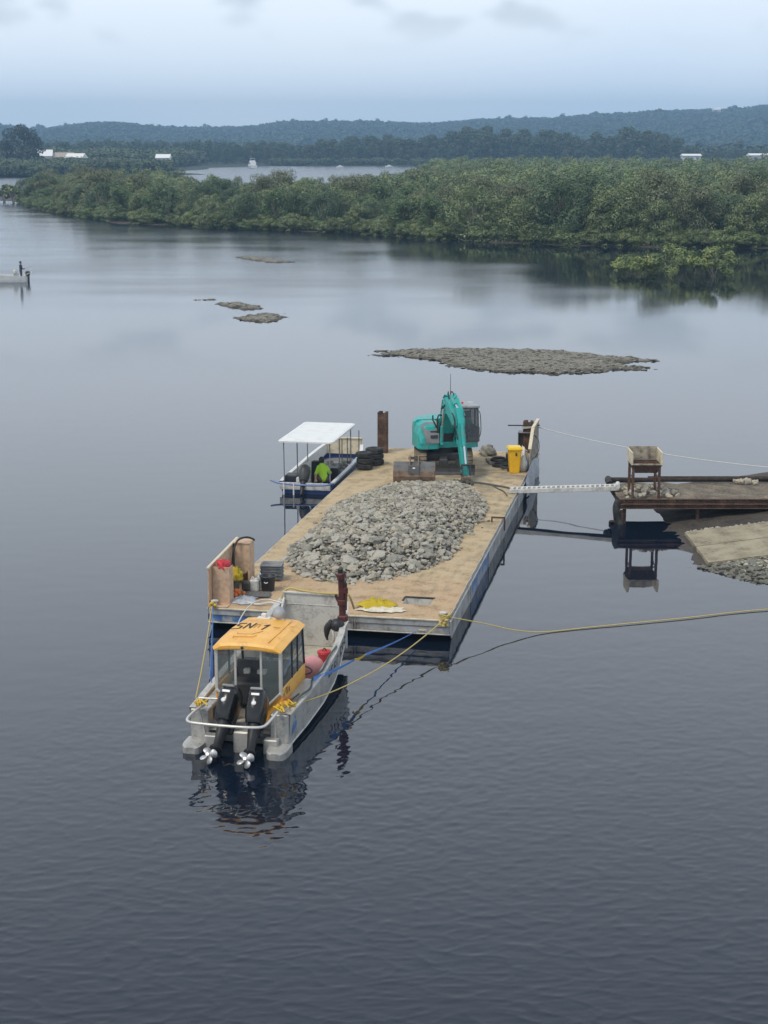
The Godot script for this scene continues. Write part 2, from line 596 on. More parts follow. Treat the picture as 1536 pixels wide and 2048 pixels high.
# ------------------------------------------------------------------ water and land
func make_water():
	# one surface whose ripples are real relief; cells grow with distance from the bridge the view is taken from
	var rows := 860
	var cols := 500
	var n1 := FastNoiseLite.new()
	n1.seed = 11
	n1.frequency = 1.0
	n1.fractal_octaves = 1
	var n2 := FastNoiseLite.new()
	n2.seed = 12
	n2.frequency = 1.0
	n2.fractal_octaves = 2
	var n3 := FastNoiseLite.new()
	n3.seed = 13
	n3.frequency = 0.045
	n3.fractal_octaves = 3
	var zs := PackedFloat32Array()
	for j in rows:
		zs.append(1.0 / lerpf(1.0 / 14.0, 1.0 / 900.0, pow(float(j) / (rows - 1), 1.0)))
	var v := PackedVector3Array()
	var nn := PackedVector3Array()
	v.resize(rows * cols)
	nn.resize(rows * cols)
	var uv := PackedVector2Array()
	uv.resize(rows * cols)
	for j in rows:
		var d := zs[j]
		var half := d * 0.34 + 4.0
		var near := 1.0 - smoothstep(27.0, 52.0, d)
		for i in cols:
			var x := lerpf(-half, half, float(i) / (cols - 1))
			var z := -d
			var patch := n3.get_noise_2d(x * 0.9, z * 0.9)
			var a := 0.0012 * near + 0.0095 * near * smoothstep(-0.3, 0.5, patch * 1.3 + 0.2 * near + clampf(x * 0.025, -0.2, 0.3))
			var hgt := 0.0
			if a > 0.0002:
				var bend := 0.5 * n3.get_noise_2d(x * 3.0, z * 3.0)
				var c1 := 1.0 - absf(n1.get_noise_2d(x * 0.62 + z * 0.22, z * 1.7 - x * 0.28 + bend))
				var c2 := 1.0 - absf(n1.get_noise_2d(x * 0.8 - z * 0.3 + 50.0, z * 2.1 + x * 0.2 - bend))
				var r2 := n2.get_noise_2d(x * 1.7 - z * 0.4 + 40.0, z * 4.4 + x * 0.45)
				hgt = a * (0.30 * pow(c1, 8.0) + 0.22 * pow(c2, 8.0) + 0.24 * r2)
				# chop thrown back off the boat's hull
				var off := Vector2((x + 0.8) * 0.40, (z + 32.5) * 0.24).length()
				if off < 2.2:
					hgt += 0.0034 * (1.0 - smoothstep(0.6, 2.2, off)) * n2.get_noise_2d(x * 2.6 + 8.0, z * 4.2)
			# the faint long swell that keeps mirror images from being ruler-straight
			hgt += 0.0022 * n2.get_noise_2d(x * 0.4 + 9.0, z * 0.8) * clampf(40.0 / d, 0.15, 1.0)
			v[j * cols + i] = Vector3(x, hgt, z)
			uv[j * cols + i] = Vector2(float(i) / (cols - 1), log(d / 14.0) / log(900.0 / 14.0))
	for j in rows:
		var j0 := maxi(j - 1, 0)
		var j1 := mini(j + 1, rows - 1)
		for i in cols:
			var i0 := maxi(i - 1, 0)
			var i1 := mini(i + 1, cols - 1)
			var dx := v[j * cols + i1] - v[j * cols + i0]
			var dz := v[j0 * cols + i] - v[j1 * cols + i]
			var nv := dz.cross(dx).normalized()
			nn[j * cols + i] = nv
	var idx := PackedInt32Array()
	idx.resize((rows - 1) * (cols - 1) * 6)
	var k := 0
	for j in rows - 1:
		for i in cols - 1:
			var p := j * cols + i
			idx[k] = p
			idx[k + 1] = p + cols
			idx[k + 2] = p + cols + 1
			idx[k + 3] = p
			idx[k + 4] = p + cols + 1
			idx[k + 5] = p + 1
			k += 6
	var arr := []
	arr.resize(Mesh.ARRAY_MAX)
	arr[Mesh.ARRAY_VERTEX] = v
	arr[Mesh.ARRAY_NORMAL] = nn
	arr[Mesh.ARRAY_INDEX] = idx
	arr[Mesh.ARRAY_TEX_UV] = uv
	var m := ArrayMesh.new()
	m.add_surface_from_arrays(Mesh.PRIMITIVE_TRIANGLES, arr)
	structure("water", m, "water")
	# the rest of the river, out of the frame and beyond
	var b := B.new()
	b.quad(Vector3(-900, -0.05, 60), Vector3(-900, -0.05, -1500), Vector3(900, -0.05, -1500), Vector3(900, -0.05, 60))
	structure("water_beyond", b, "water_beyond")


# a low island with sloping, uneven edges: outline in (x, z), top at height h
func land(called: String, outline: Array, h: float, skirt: float, m: String, rough := 0.15, wobble := 1.0) -> MeshInstance3D:
	var n := FastNoiseLite.new()
	n.seed = outline.size() * 7 + int(absf(outline[0].x))
	n.frequency = 0.35 / wobble
	var fine := []
	for i in outline.size():
		var p: Vector2 = outline[i]
		var q: Vector2 = outline[(i + 1) % outline.size()]
		var steps := clampi(int(p.distance_to(q) / wobble), 1, 60)
		for k in steps:
			var r := p.lerp(q, float(k) / steps)
			fine.append(r + Vector2(n.get_noise_2d(r.x, r.y), n.get_noise_2d(r.y + 50.0, r.x)) * wobble * 0.8)
	var b := B.new()
	var pv := PackedVector2Array(fine)
	var t := Geometry2D.triangulate_polygon(pv)
	for i in range(0, t.size(), 3):
		var q := []
		for k in 3:
			var p := pv[t[i + k]]
			q.append(Vector3(p.x, h + rough * n.get_noise_2d(p.x * 2.0, p.y * 2.0), p.y))
		b.tri(q[0], q[1], q[2])
	for i in pv.size():
		var p := pv[i]
		var p2 := pv[(i + 1) % pv.size()]
		var dir := (p2 - p).normalized().orthogonal() * skirt
		if not Geometry2D.is_point_in_polygon(p + dir * 0.05, pv):
			dir = dir
		else:
			dir = -dir
		b.quad(Vector3(p.x, h + rough * n.get_noise_2d(p.x * 2.0, p.y * 2.0), p.y), Vector3(p2.x, h + rough * n.get_noise_2d(p2.x * 2.0, p2.y * 2.0), p2.y), Vector3(p2.x + dir.x, -0.4, p2.y + dir.y), Vector3(p.x + dir.x, -0.4, p.y + dir.y))
	return structure(called, b, m)


var mangrove_shore := [Vector2(-76, -352), Vector2(-66, -318), Vector2(-52, -284), Vector2(-39, -258), Vector2(-22, -241), Vector2(-4.6, -231), Vector2(6, -216), Vector2(14, -209), Vector2(28, -201), Vector2(43, -198), Vector2(75, -191), Vector2(150, -184)]


func make_land():
	var a := mangrove_shore.duplicate()
	a.append_array([Vector2(190, -620), Vector2(20, -620), Vector2(12, -480), Vector2(6, -360), Vector2(-8, -325), Vector2(-30, -335), Vector2(-38, -350), Vector2(-52, -420), Vector2(-115, -430), Vector2(-92, -372)])
	land("mangrove_ground", a, 0.12, 3.0, "mud", 0.1, 5.0)
	land("far_ground", [Vector2(-700, -900), Vector2(-700, -590), Vector2(-145, -586), Vector2(-112, -596), Vector2(-84, -640), Vector2(-88, -800), Vector2(-60, -890), Vector2(60, -860), Vector2(240, -830), Vector2(700, -800), Vector2(1000, -2720), Vector2(-1000, -2720)], 0.3, 6.0, "forest_floor", 0.1, 30.0)


# ------------------------------------------------------------------ the barge
func make_barge():
	var t := thing("work_barge", "long flat steel work barge with sandy tan deck carrying the rock pile", "barge", on_barge(Vector3.ZERO))
	var n := FastNoiseLite.new()
	n.seed = 4
	n.frequency = 0.55
	n.fractal_octaves = 3
	var xs := []
	for i in 81:
		xs.append(lerpf(-3.25, 3.05, i / 80.0))
	xs.append_array([1.62, 2.34])
	xs.sort()
	var zs := []
	for i in 117:
		zs.append(-23.2 * i / 116.0)
	zs.append_array([-1.25, -1.83])
	zs.sort()
	zs.reverse()
	var b := B.new()
	var hgt := func(x: float, z: float) -> float:
		var e := minf(minf(x + 3.25, 3.05 - x), minf(-z, z + 23.2))
		return DECK + (0.022 * n.get_noise_2d(x, z) + 0.012) * smoothstep(0.0, 0.35, e)
	var ragged := func(x: float, z: float) -> float:
		return x + (0.05 * n.get_noise_2d(z * 2.0, 9.0) if x < -3.2 else 0.0)
	# trodden mud and wet fines round the machine and the gangway, cleaner ply-coloured sheets towards the bow
	var dirt := func(x: float, z: float) -> Color:
		var f := n.get_noise_2d(x * 1.6 + 60.0, z * 1.2)
		var mud := smoothstep(-0.1, 0.35, f * 1.4 + 0.55 - Vector2((x - 0.9) / 2.6, (z + 18.0) / 3.6).length())
		mud = maxf(mud, 0.7 * smoothstep(0.05, 0.4, n.get_noise_2d(x * 2.4, z * 1.9) + 0.25 - absf(x - 2.7) * 0.5 - absf(z + 13.0) * 0.06))
		var bow := smoothstep(-4.6, -2.2, z + f * 1.5)
		var c := Color(0.88, 0.86, 0.82).lerp(Color(0.86, 0.77, 0.72), bow)
		# scrapes dragged along the deck by loads and tracks
		var drag := smoothstep(0.22, 0.5, n.get_noise_2d(x * 9.0, z * 0.55 + 80.0)) * smoothstep(-0.2, 0.3, n.get_noise_2d(x * 0.6, z * 0.5 + 30.0))
		c = c.lerp(Color(0.62, 0.60, 0.58), drag * 0.6)
		return c.lerp(Color(0.50, 0.53, 0.55), mud * 0.9)
	for j in zs.size() - 1:
		for i in xs.size() - 1:
			var cx: float = (xs[i] + xs[i + 1]) * 0.5
			var cz: float = (zs[j] + zs[j + 1]) * 0.5
			if cx > 1.62 and cx < 2.34 and cz < -1.25 and cz > -1.83:
				continue
			var q := []
			for c in [[i, j], [i, j + 1], [i + 1, j + 1], [i + 1, j]]:
				var x: float = xs[c[0]]
				var z: float = zs[c[1]]
				q.append(Vector3(ragged.call(x, z), hgt.call(x, z), z))
			for o in [0, 1, 2, 0, 2, 3]:
				b.st.set_color(dirt.call(q[o].x, q[o].z))
				b.st.set_smooth_group(2)
				b.st.add_vertex(q[o])
	part(t, "deck", b, "deck")
	# hatch: a shallow well with pale sides
	b = B.new()
	for s in [[Vector3(1.98, 0.5, -1.25), Vector3(0.72, 0.24, 0.012)], [Vector3(1.98, 0.5, -1.83), Vector3(0.72, 0.24, 0.012)], [Vector3(1.62, 0.5, -1.54), Vector3(0.012, 0.24, 0.58)], [Vector3(2.34, 0.5, -1.54), Vector3(0.012, 0.24, 0.58)], [Vector3(1.98, 0.38, -1.54), Vector3(0.72, 0.012, 0.58)]]:
		b.box(s[0] - Vector3(0, 0.02, 0), s[1], 0.0)
	part(t, "hatch_well", b, "alloy_pale")
	b = B.new()
	b.bar(Vector3(1.58, 0.63, -1.86), Vector3(2.38, 0.63, -1.86), 0.05, 0.03)
	b.bar(Vector3(1.58, 0.63, -1.84), Vector3(1.58, 0.63, -1.5), 0.04, 0.03)
	part(t, "hatch_rim", b, "black_steel")
	# sides: welded plates, a little uneven, on both flanks
	for side in [-1, 1]:
		var x := -3.24 if side < 0 else 3.04
		for k in 6:
			var z0 := -0.02 - k * 3.86
			var z1 := z0 - 3.84
			b = B.new()
			var rows := []
			for r in 4:
				var ring := []
				for c in 9:
					var z := lerpf(z0, z1, c / 8.0)
					var y: float = [0.555, 0.3, 0.05, -0.35][r]
					var bow := 0.018 * n.get_noise_2d(z * 1.7, y * 3.0 + side * 20.0) + (0.02 if r == 1 or r == 2 else 0.0) * -absf(sin(c / 8.0 * PI))
					# the bow end is raked: lower edge cut back
					var zz := z
					if k == 0:
						zz = minf(z, [0.0, 0.0, -0.28, -1.5][r] - c * 0.001)
					if k == 5:
						zz = maxf(z, -23.2 + [0.0, 0.0, 0.3, 1.4][r])
					ring.append(Vector3(x + side * bow, y, zz))
				rows.append(ring)
			b.loft(rows, false, false, 2)
			var m := "plate"
			if (side > 0 and k == 1) or (side < 0 and k == 0):
				m = "blue_plate"
			part(t, "side_plate", b, m)
			if k > 0:
				b = B.new()
				b.box(Vector3(x + side * 0.012, 0.28, z0 + 0.01), Vector3(0.03, 0.55, 0.035), 0.008)
				part(t, "weld_rib", b, "plate")
		b = B.new()
		b.bar(Vector3(x + side * 0.02, 0.565, 0.0), Vector3(x + side * 0.02, 0.565, -23.2), 0.05, 0.05, 0.012)
		part(t, "rubbing_edge", b, "alloy_pale" if side > 0 else "plate")
	# low kerb along the right-hand edge, bent here and there
	b = B.new()
	var kerb := []
	for i in 60:
		var z := -0.15 - i * 0.33
		kerb.append([Vector3(3.02 + 0.012 * n.get_noise_1d(z * 3.0), 0.60, z), Vector3(3.03 + 0.02 * n.get_noise_1d(z * 2.0 + 5.0), 0.70 + 0.025 * n.get_noise_1d(z * 4.0), z)])
	for i in 59:
		b.quad(kerb[i][0], kerb[i][1], kerb[i + 1][1], kerb[i + 1][0])
		var o := Vector3(0.012, 0, 0)
		b.quad(kerb[i][0] + o, kerb[i + 1][0] + o, kerb[i + 1][1] + o, kerb[i][1] + o)
		b.quad(kerb[i][1], kerb[i][1] + o, kerb[i + 1][1] + o, kerb[i + 1][1])
	part(t, "kerb_strip", b, "alloy_pale")
	# bow: upright plates in three bays, lower lip, raked underside
	for bay in [[-3.23, -1.25], [-1.23, 0.55], [0.57, 3.03]]:
		b = B.new()
		var xm: float = (bay[0] + bay[1]) * 0.5
		b.box(Vector3(xm, 0.49, -0.025), Vector3(bay[1] - bay[0], 0.16, 0.05), 0.01)
		part(t, "bow_plate", b, "plate")
		b = B.new()
		b.box(Vector3(xm, 0.315, -0.05), Vector3(bay[1] - bay[0], 0.17, 0.04), 0.01)
		part(t, "lower_bow_plate", b, "blue_plate" if bay[0] < -3.0 else "plate")
	b = B.new()
	b.box(Vector3(-0.1, 0.215, -0.02), Vector3(6.3, 0.03, 0.09), 0.008)
	part(t, "bow_lip", b, "alloy")
	b = B.new()
	b.quad(Vector3(-3.2, 0.2, -0.05), Vector3(3.0, 0.2, -0.05), Vector3(3.0, -0.35, -1.6), Vector3(-3.2, -0.35, -1.6))
	part(t, "raked_underside", b, "black_steel")
	b = B.new()
	b.quad(Vector3(-3.2, 0.55, -23.18), Vector3(3.0, 0.55, -23.18), Vector3(3.0, -0.35, -22.0), Vector3(-3.2, -0.35, -22.0))
	part(t, "stern_plate", b, "plate")
	b = B.new()
	b.bar(Vector3(-3.2, 0.585, 0.01), Vector3(3.0, 0.585, 0.01), 0.05, 0.045, 0.012)
	part(t, "bow_edging", b, "cream")
	for x in [-1.24, 0.56, 0.62]:
		b = B.new()
		b.box(Vector3(x, 0.39, 0.0), Vector3(0.03, 0.34, 0.04), 0.006)
		part(t, "bow_rib", b, "plate")
	b = B.new()
	b.box(Vector3(2.35, 0.30, -0.02), Vector3(0.2, 0.035, 0.03), 0.008)
	part(t, "draught_mark", b, "cream")
	# corner bollards
	for x in [2.86, -3.1]:
		b = B.new()
		b.lathe([Vector2(0, 0.58), Vector2(0.085, 0.58), Vector2(0.075, 0.62), Vector2(0.06, 0.64), Vector2(0.06, 0.72), Vector2(0.1, 0.74), Vector2(0.1, 0.77), Vector2(0, 0.78)], 14, at(Vector3(x, 0, -0.13)))
		part(t, "bollard", b, "white_worn")
	# steel bracket standing off the right-hand edge
	b = B.new()
	b.bar(Vector3(2.72, 0.61, -11.05), Vector3(2.72, 0.76, -11.05), 0.05, 0.05)
	b.bar(Vector3(2.70, 0.76, -11.05), Vector3(3.12, 0.76, -11.05), 0.05, 0.05)
	b.bar(Vector3(3.12, 0.78, -11.05), Vector3(3.12, 0.35, -11.05), 0.05, 0.05)
	part(t, "side_bracket", b, "rust")
	# plywood locker on the front left corner
	b = B.new()
	b.prism([Vector2(0.05, 0.6), Vector2(0.08, 1.60), Vector2(2.75, 1.74), Vector2(2.75, 0.6)], -3.255, -3.225, Transform3D(Basis(Vector3(0, 0, -1), Vector3.UP, Vector3(1, 0, 0)), Vector3.ZERO))
	part(t, "locker_wall", b, "ply")
	b = B.new()
	b.bar(Vector3(-3.24, 1.63, -0.04), Vector3(-3.24, 1.77, -2.85), 0.075, 0.05)
	part(t, "locker_capping", b, "cream")
	b = B.new()
	b.box(Vector3(-2.985, 1.10, -0.36), Vector3(0.46, 0.99, 0.02), 0.004)
	b.box(Vector3(-2.765, 1.10, -0.53), Vector3(0.02, 0.97, 0.32), 0.004)
	b.box(Vector3(-2.985, 1.02, -0.70), Vector3(0.46, 0.8, 0.02), 0.004)
	part(t, "locker_front", b, "ply")
	b = B.new()
	b.box(Vector3(-2.985, 0.622, 0.0 - 0.18), Vector3(0.5, 0.02, 0.34), 0.004)
	part(t, "locker_sill", b, "ply")
	# tall back compartment with a rounded cut-out
	b = B.new()
	var cut := [Vector2(-0.2, 0.0), Vector2(-0.2, 1.14), Vector2(0.22, 1.14), Vector2(0.22, 0.0), Vector2(0.16, 0.0), Vector2(0.16, 0.3)]
	for i in 9:
		var a := -PI * 0.0 - PI * i / 8.0
		cut.append(Vector2(0.0 + 0.15 * cos(a), 0.42 + 0.13 * sin(a)))
	cut.append_array([Vector2(-0.15, 0.3), Vector2(-0.15, 0.0)])
	b.prism(cut, -0.02, 0.0, at(Vector3(-2.97, 0.61, -2.3)))
	b.box(Vector3(-2.75, 1.18, -2.52), Vector3(0.02, 1.14, 0.42), 0.004)
	b.box(Vector3(-2.97, 1.18, -2.75), Vector3(0.44, 1.14, 0.02), 0.004)
	b.box(Vector3(-2.97, 1.765, -2.52), Vector3(0.48, 0.03, 0.5), 0.006)
	part(t, "locker_back", b, "ply")
	# sheet and frame on the far right corner
	b = B.new()
	b.prism([Vector2(19.3, 0.6), Vector2(19.5, 1.36), Vector2(20.5, 1.98), Vector2(22.5, 1.98), Vector2(22.5, 0.6)], 3.03, 3.06, Transform3D(Basis(Vector3(0, 0, -1), Vector3.UP, Vector3(1, 0, 0)), Vector3.ZERO))
	part(t, "bulwark_sheet", b, "tan_board")
	b = B.new()
	b.bar(Vector3(3.03, 1.40, -19.5), Vector3(3.03, 2.03, -20.55), 0.12, 0.05)
	b.bar(Vector3(3.03, 2.03, -20.5), Vector3(3.03, 2.03, -22.5), 0.12, 0.05)
	part(t, "bulwark_capping", b, "cream")
	b = B.new()
	b.box(Vector3(2.9, 0.99, -19.48), Vector3(0.1, 0.78, 0.09), 0.01)
	part(t, "bulwark_post", b, "tan_board")
	b = B.new()
	b.box(Vector3(2.62, 1.56, -22.3), Vector3(0.62, 0.03, 0.5), 0.004)
	b.box(Vector3(2.62, 1.2, -22.53), Vector3(0.56, 0.7, 0.02), 0.004)
	b.box(Vector3(2.33, 1.1, -22.3), Vector3(0.03, 0.95, 0.46), 0.004)
	part(t, "pile_guard", b, "grey_panel")
	b = B.new()
	b.tube(curve([Vector3(3.07, 1.75, -20.6), Vector3(3.25, 1.6, -20.4), Vector3(3.3, 1.3, -20.2), Vector3(3.2, 1.05, -20.1), Vector3(3.09, 0.95, -20.1)], 5), 0.014, 6)
	part(t, "bulwark_cable", b, "hose")
	# hanging grey skirt sheet outside the far right corner
	b = B.new()
	var skirt := []
	for i in 13:
		var z := -17.6 - i * 0.36
		var fold := 0.05 * sin(i * 1.3)
		skirt.append([Vector3(3.09, 0.62 + (0.3 * sin(i / 12.0 * PI)), z), Vector3(3.16 + fold, 0.3, z), Vector3(3.13 + fold * 1.4, 0.04, z)])
	b.loft(skirt, false, false, 2)
	part(t, "skirt_sheet", b, "tarp_silver")

	# spud piles through the far corners
	var p := thing("spud_pile", "rusty brown steel pile standing at the far left barge corner by tyres", "pile", on_barge(Vector3(-2.88, 0, -22.05)), "spud piles")
	pile_parts(p, 2.2)
	p = thing("spud_pile", "dark steel pile at the far right barge corner with a pipe lashed across", "pile", on_barge(Vector3(2.68, 0, -22.3)), "spud piles")
	pile_parts(p, 1.98)
	b = B.new()
	b.tube([Vector3(-0.75, 1.82, 0.2), Vector3(0.0, 1.84, 0.21), Vector3(0.45, 1.86, 0.2)], 0.025, 6)
	part(p, "cross_pipe", b, "black_steel")
	b = B.new()
	for k in 3:
		var ring := []
		for i in 17:
			var a := TAU * i / 16.0
			ring.append(Vector3(clampf(cos(a) * 0.3, -0.2, 0.2), 1.76 + k * 0.035 + 0.05 * cos(a + 0.5), clampf(sin(a) * 0.3, -0.2, 0.2)))
		b.tube(ring, 0.016, 5, false)
	part(p, "lashing", b, "rope_white")


func pile_parts(p: Node3D, top: float):
	var b := B.new()
	var o := 0.17
	var w := 0.165
	# a box pile of two pressed channels, top edge torn
	for s in [[Vector3(-o, 0, 0), Vector3(0.025, 1, 2 * w)], [Vector3(o, 0, 0), Vector3(0.025, 1, 2 * w)]]:
		b.box(Vector3(s[0].x, (top - 1.5) * 0.5, 0), Vector3(s[1].x, top + 1.5, s[1].z), 0.004)
	for z in [-w + 0.01, w - 0.01]:
		b.box(Vector3(0, (top - 1.5) * 0.5 - 0.03, z), Vector3(2 * o - 0.02, top + 1.42, 0.02), 0.004)
		b.box(Vector3(-0.09, top - 0.04, z), Vector3(0.13, 0.1, 0.018), 0.004)
		b.box(Vector3(0.11, top - 0.05, z), Vector3(0.08, 0.1, 0.018), 0.004)
	part(p, "shaft", b, "rust")


# ------------------------------------------------------------------ rock
func rock_mesh(sd: int, flat := 0.7) -> ArrayMesh:
	var n := FastNoiseLite.new()
	n.seed = sd
	n.frequency = 1.1
	n.fractal_octaves = 2
	var t := (1.0 + sqrt(5.0)) / 2.0
	var v := [Vector3(-1, t, 0), Vector3(1, t, 0), Vector3(-1, -t, 0), Vector3(1, -t, 0), Vector3(0, -1, t), Vector3(0, 1, t), Vector3(0, -1, -t), Vector3(0, 1, -t), Vector3(t, 0, -1), Vector3(t, 0, 1), Vector3(-t, 0, -1), Vector3(-t, 0, 1)]
	var f := [[0, 11, 5], [0, 5, 1], [0, 1, 7], [0, 7, 10], [0, 10, 11], [1, 5, 9], [5, 11, 4], [11, 10, 2], [10, 7, 6], [7, 1, 8], [3, 9, 4], [3, 4, 2], [3, 2, 6], [3, 6, 8], [3, 8, 9], [4, 9, 5], [2, 4, 11], [6, 2, 10], [8, 6, 7], [9, 8, 1]]
	var r := RandomNumberGenerator.new()
	r.seed = sd
	var stretch := Vector3(r.randf_range(0.8, 1.25), flat * r.randf_range(0.8, 1.2), r.randf_range(0.8, 1.2))
	var shape := func(p: Vector3) -> Vector3:
		p = p.normalized()
		var k := 0.5 * (1.0 + 0.55 * n.get_noise_3dv(p) + 0.25 * n.get_noise_3dv(p * 2.6 + Vector3(5, 1, 2)))
		# broken faces: cut off by a few planes
		return p * k * stretch
	var b := B.new()
	for a in f:
		var p0: Vector3 = v[a[0]].normalized()
		var p1: Vector3 = v[a[1]].normalized()
		var p2: Vector3 = v[a[2]].normalized()
		var m0 := (p0 + p1).normalized()
		var m1 := (p1 + p2).normalized()
		var m2 := (p2 + p0).normalized()
		for q in [[p0, m0, m2], [m0, p1, m1], [m2, m1, p2], [m0, m1, m2]]:
			b.tri(shape.call(q[0]), shape.call(q[2]), shape.call(q[1]))
	return b.mesh()


var pile_noise := FastNoiseLite.new()


func pile_height(x: float, z: float) -> float:
	# mound on the barge deck, in barge axes; zero outside
	var u := (x + 0.14) / (2.45 + 0.14 * sin(z * 0.9))
	var w := (z + 9.8) / 6.7
	var slant := 0.10 * u
	var r := pow(pow(absf(u), 2.5) + pow(absf(w + slant), 2.5), 1.0 / 2.5) + 0.06 * pile_noise.get_noise_2d(x * 2.0, z * 2.0)
	if r >= 1.0:
		return 0.0
	var crest := 0.70 + 0.36 * smoothstep(-13.0, -6.5, z) * (1.0 - smoothstep(-5.5, -3.5, z)) + 0.1 * pile_noise.get_noise_2d(x + 30.0, z)
	return crest * pow(1.0 - pow(r, 2.0), 0.8)


func make_rock_pile():
	pile_noise.seed = 18
	pile_noise.frequency = 0.5
	pile_noise.fractal_octaves = 3
	var t := thing("rock_pile", "broad heap of pale grey broken rock on the barge deck", "rock pile", on_barge(Vector3(0, DECK, 0)))
	var b := B.new()
	var step := 0.2
	for j in 68:
		for i in 30:
			var q := []
			var any := false
			for c in [[0, 0], [0, 1], [1, 1], [1, 0]]:
				var x: float = -3.0 + (i + c[0]) * step
				var z: float = -3.1 - (j + c[1]) * step
				var y := pile_height(x, z)
				any = any or y > 0.02
				q.append(Vector3(x, y - 0.04, z))
			if any:
				b.quad(q[0], q[1], q[2], q[3], 2)
	part(t, "fine_rubble", b, "fines")
	var shapes := []
	for k in 12:
		shapes.append(rock_mesh(100 + k, 0.72))
	var r := RandomNumberGenerator.new()
	r.seed = 77
	var spots := []
	# big stones first along the near face, smaller ones everywhere
	for k in 34000:
		var x := r.randf_range(-2.9, 2.9)
		var z := r.randf_range(-16.9, -2.9)
		var y := pile_height(x, z)
		if y <= 0.0:
			continue
		var front := smoothstep(-11.0, -4.0, z)
		var s := lerpf(lerpf(0.07, 0.2, pow(r.randf(), 1.6)), lerpf(0.08, 0.38, pow(r.randf(), 1.8)), front)
		if r.randf() < 0.04:
			s *= 1.45
		var bad := false
		for o in spots:
			var d: Vector3 = o[0]
			if absf(d.z - z) < 0.4 and Vector2(d.x - x, d.z - z).length() < (s + o[1]) * 0.33:
				bad = true
				break
		if bad:
			continue
		spots.append([Vector3(x, y + s * r.randf_range(-0.10, 0.12), z), s])
		if spots.size() > 4800:
			break
	# loose stones round the foot
	for k in 120:
		var a := r.randf() * TAU
		var x := -0.14 + cos(a) * r.randf_range(2.25, 2.8)
		var z := -9.8 + sin(a) * r.randf_range(6.2, 7.0)
		if absf(x) < 2.95:
			spots.append([Vector3(x, 0.03, z), r.randf_range(0.06, 0.16)])
	spots.sort_custom(func(p, q): return p[1] / (40.0 - p[0].z) > q[1] / (40.0 - q[0].z))
	var multi := []
	for k in 12:
		multi.append([])
	for k in spots.size():
		var s: float = spots[k][1]
		var basis := Basis.from_euler(Vector3(r.randf_range(-0.5, 0.5), r.randf() * TAU, r.randf_range(-0.5, 0.5))) * Basis.from_scale(Vector3(s * r.randf_range(0.9, 1.3), s * r.randf_range(0.8, 1.1), s))
		var xf := Transform3D(basis, spots[k][0])
		if k < 300:
			var m: String = ["rock", "rock", "rock", "rock_warm", "rock_dark"][r.randi() % 5]
			part(t, "stone", shapes[r.randi() % 12], m, xf)
		else:
			multi[r.randi() % 12].append(xf)
	# the smaller stones, joined into one part, each with a tone of its own
	var v := PackedVector3Array()
	var nn := PackedVector3Array()
	var cc := PackedColorArray()
	for k in 12:
		var src: Array = shapes[k].surface_get_arrays(0)
		var sv: PackedVector3Array = src[Mesh.ARRAY_VERTEX]
		var sn: PackedVector3Array = src[Mesh.ARRAY_NORMAL]
		for xf in multi[k]:
			var f: Transform3D = xf
			var tone := r.randf_range(0.45, 1.15)
			var c := Color(tone, tone * r.randf_range(0.95, 1.0), tone * r.randf_range(0.86, 1.0))
			v.append_array(f * sv)
			nn.append_array(Transform3D(f.basis.inverse().transposed(), Vector3.ZERO) * sn)
			var few := PackedColorArray()
			few.resize(sv.size())
			few.fill(c)
			cc.append_array(few)
	for k in nn.size():
		nn[k] = nn[k].normalized()
	var o := part(t, "small_stones", plain_mesh(v, nn, cc), "rock")
	o.set_meta("kind", "stuff")


func plain_mesh(v: PackedVector3Array, nn: PackedVector3Array, cc = null) -> ArrayMesh:
	var arr := []
	arr.resize(Mesh.ARRAY_MAX)
	arr[Mesh.ARRAY_VERTEX] = v
	arr[Mesh.ARRAY_NORMAL] = nn
	if cc != null:
		arr[Mesh.ARRAY_COLOR] = cc
	var m := ArrayMesh.new()
	m.add_surface_from_arrays(Mesh.PRIMITIVE_TRIANGLES, arr)
	return m


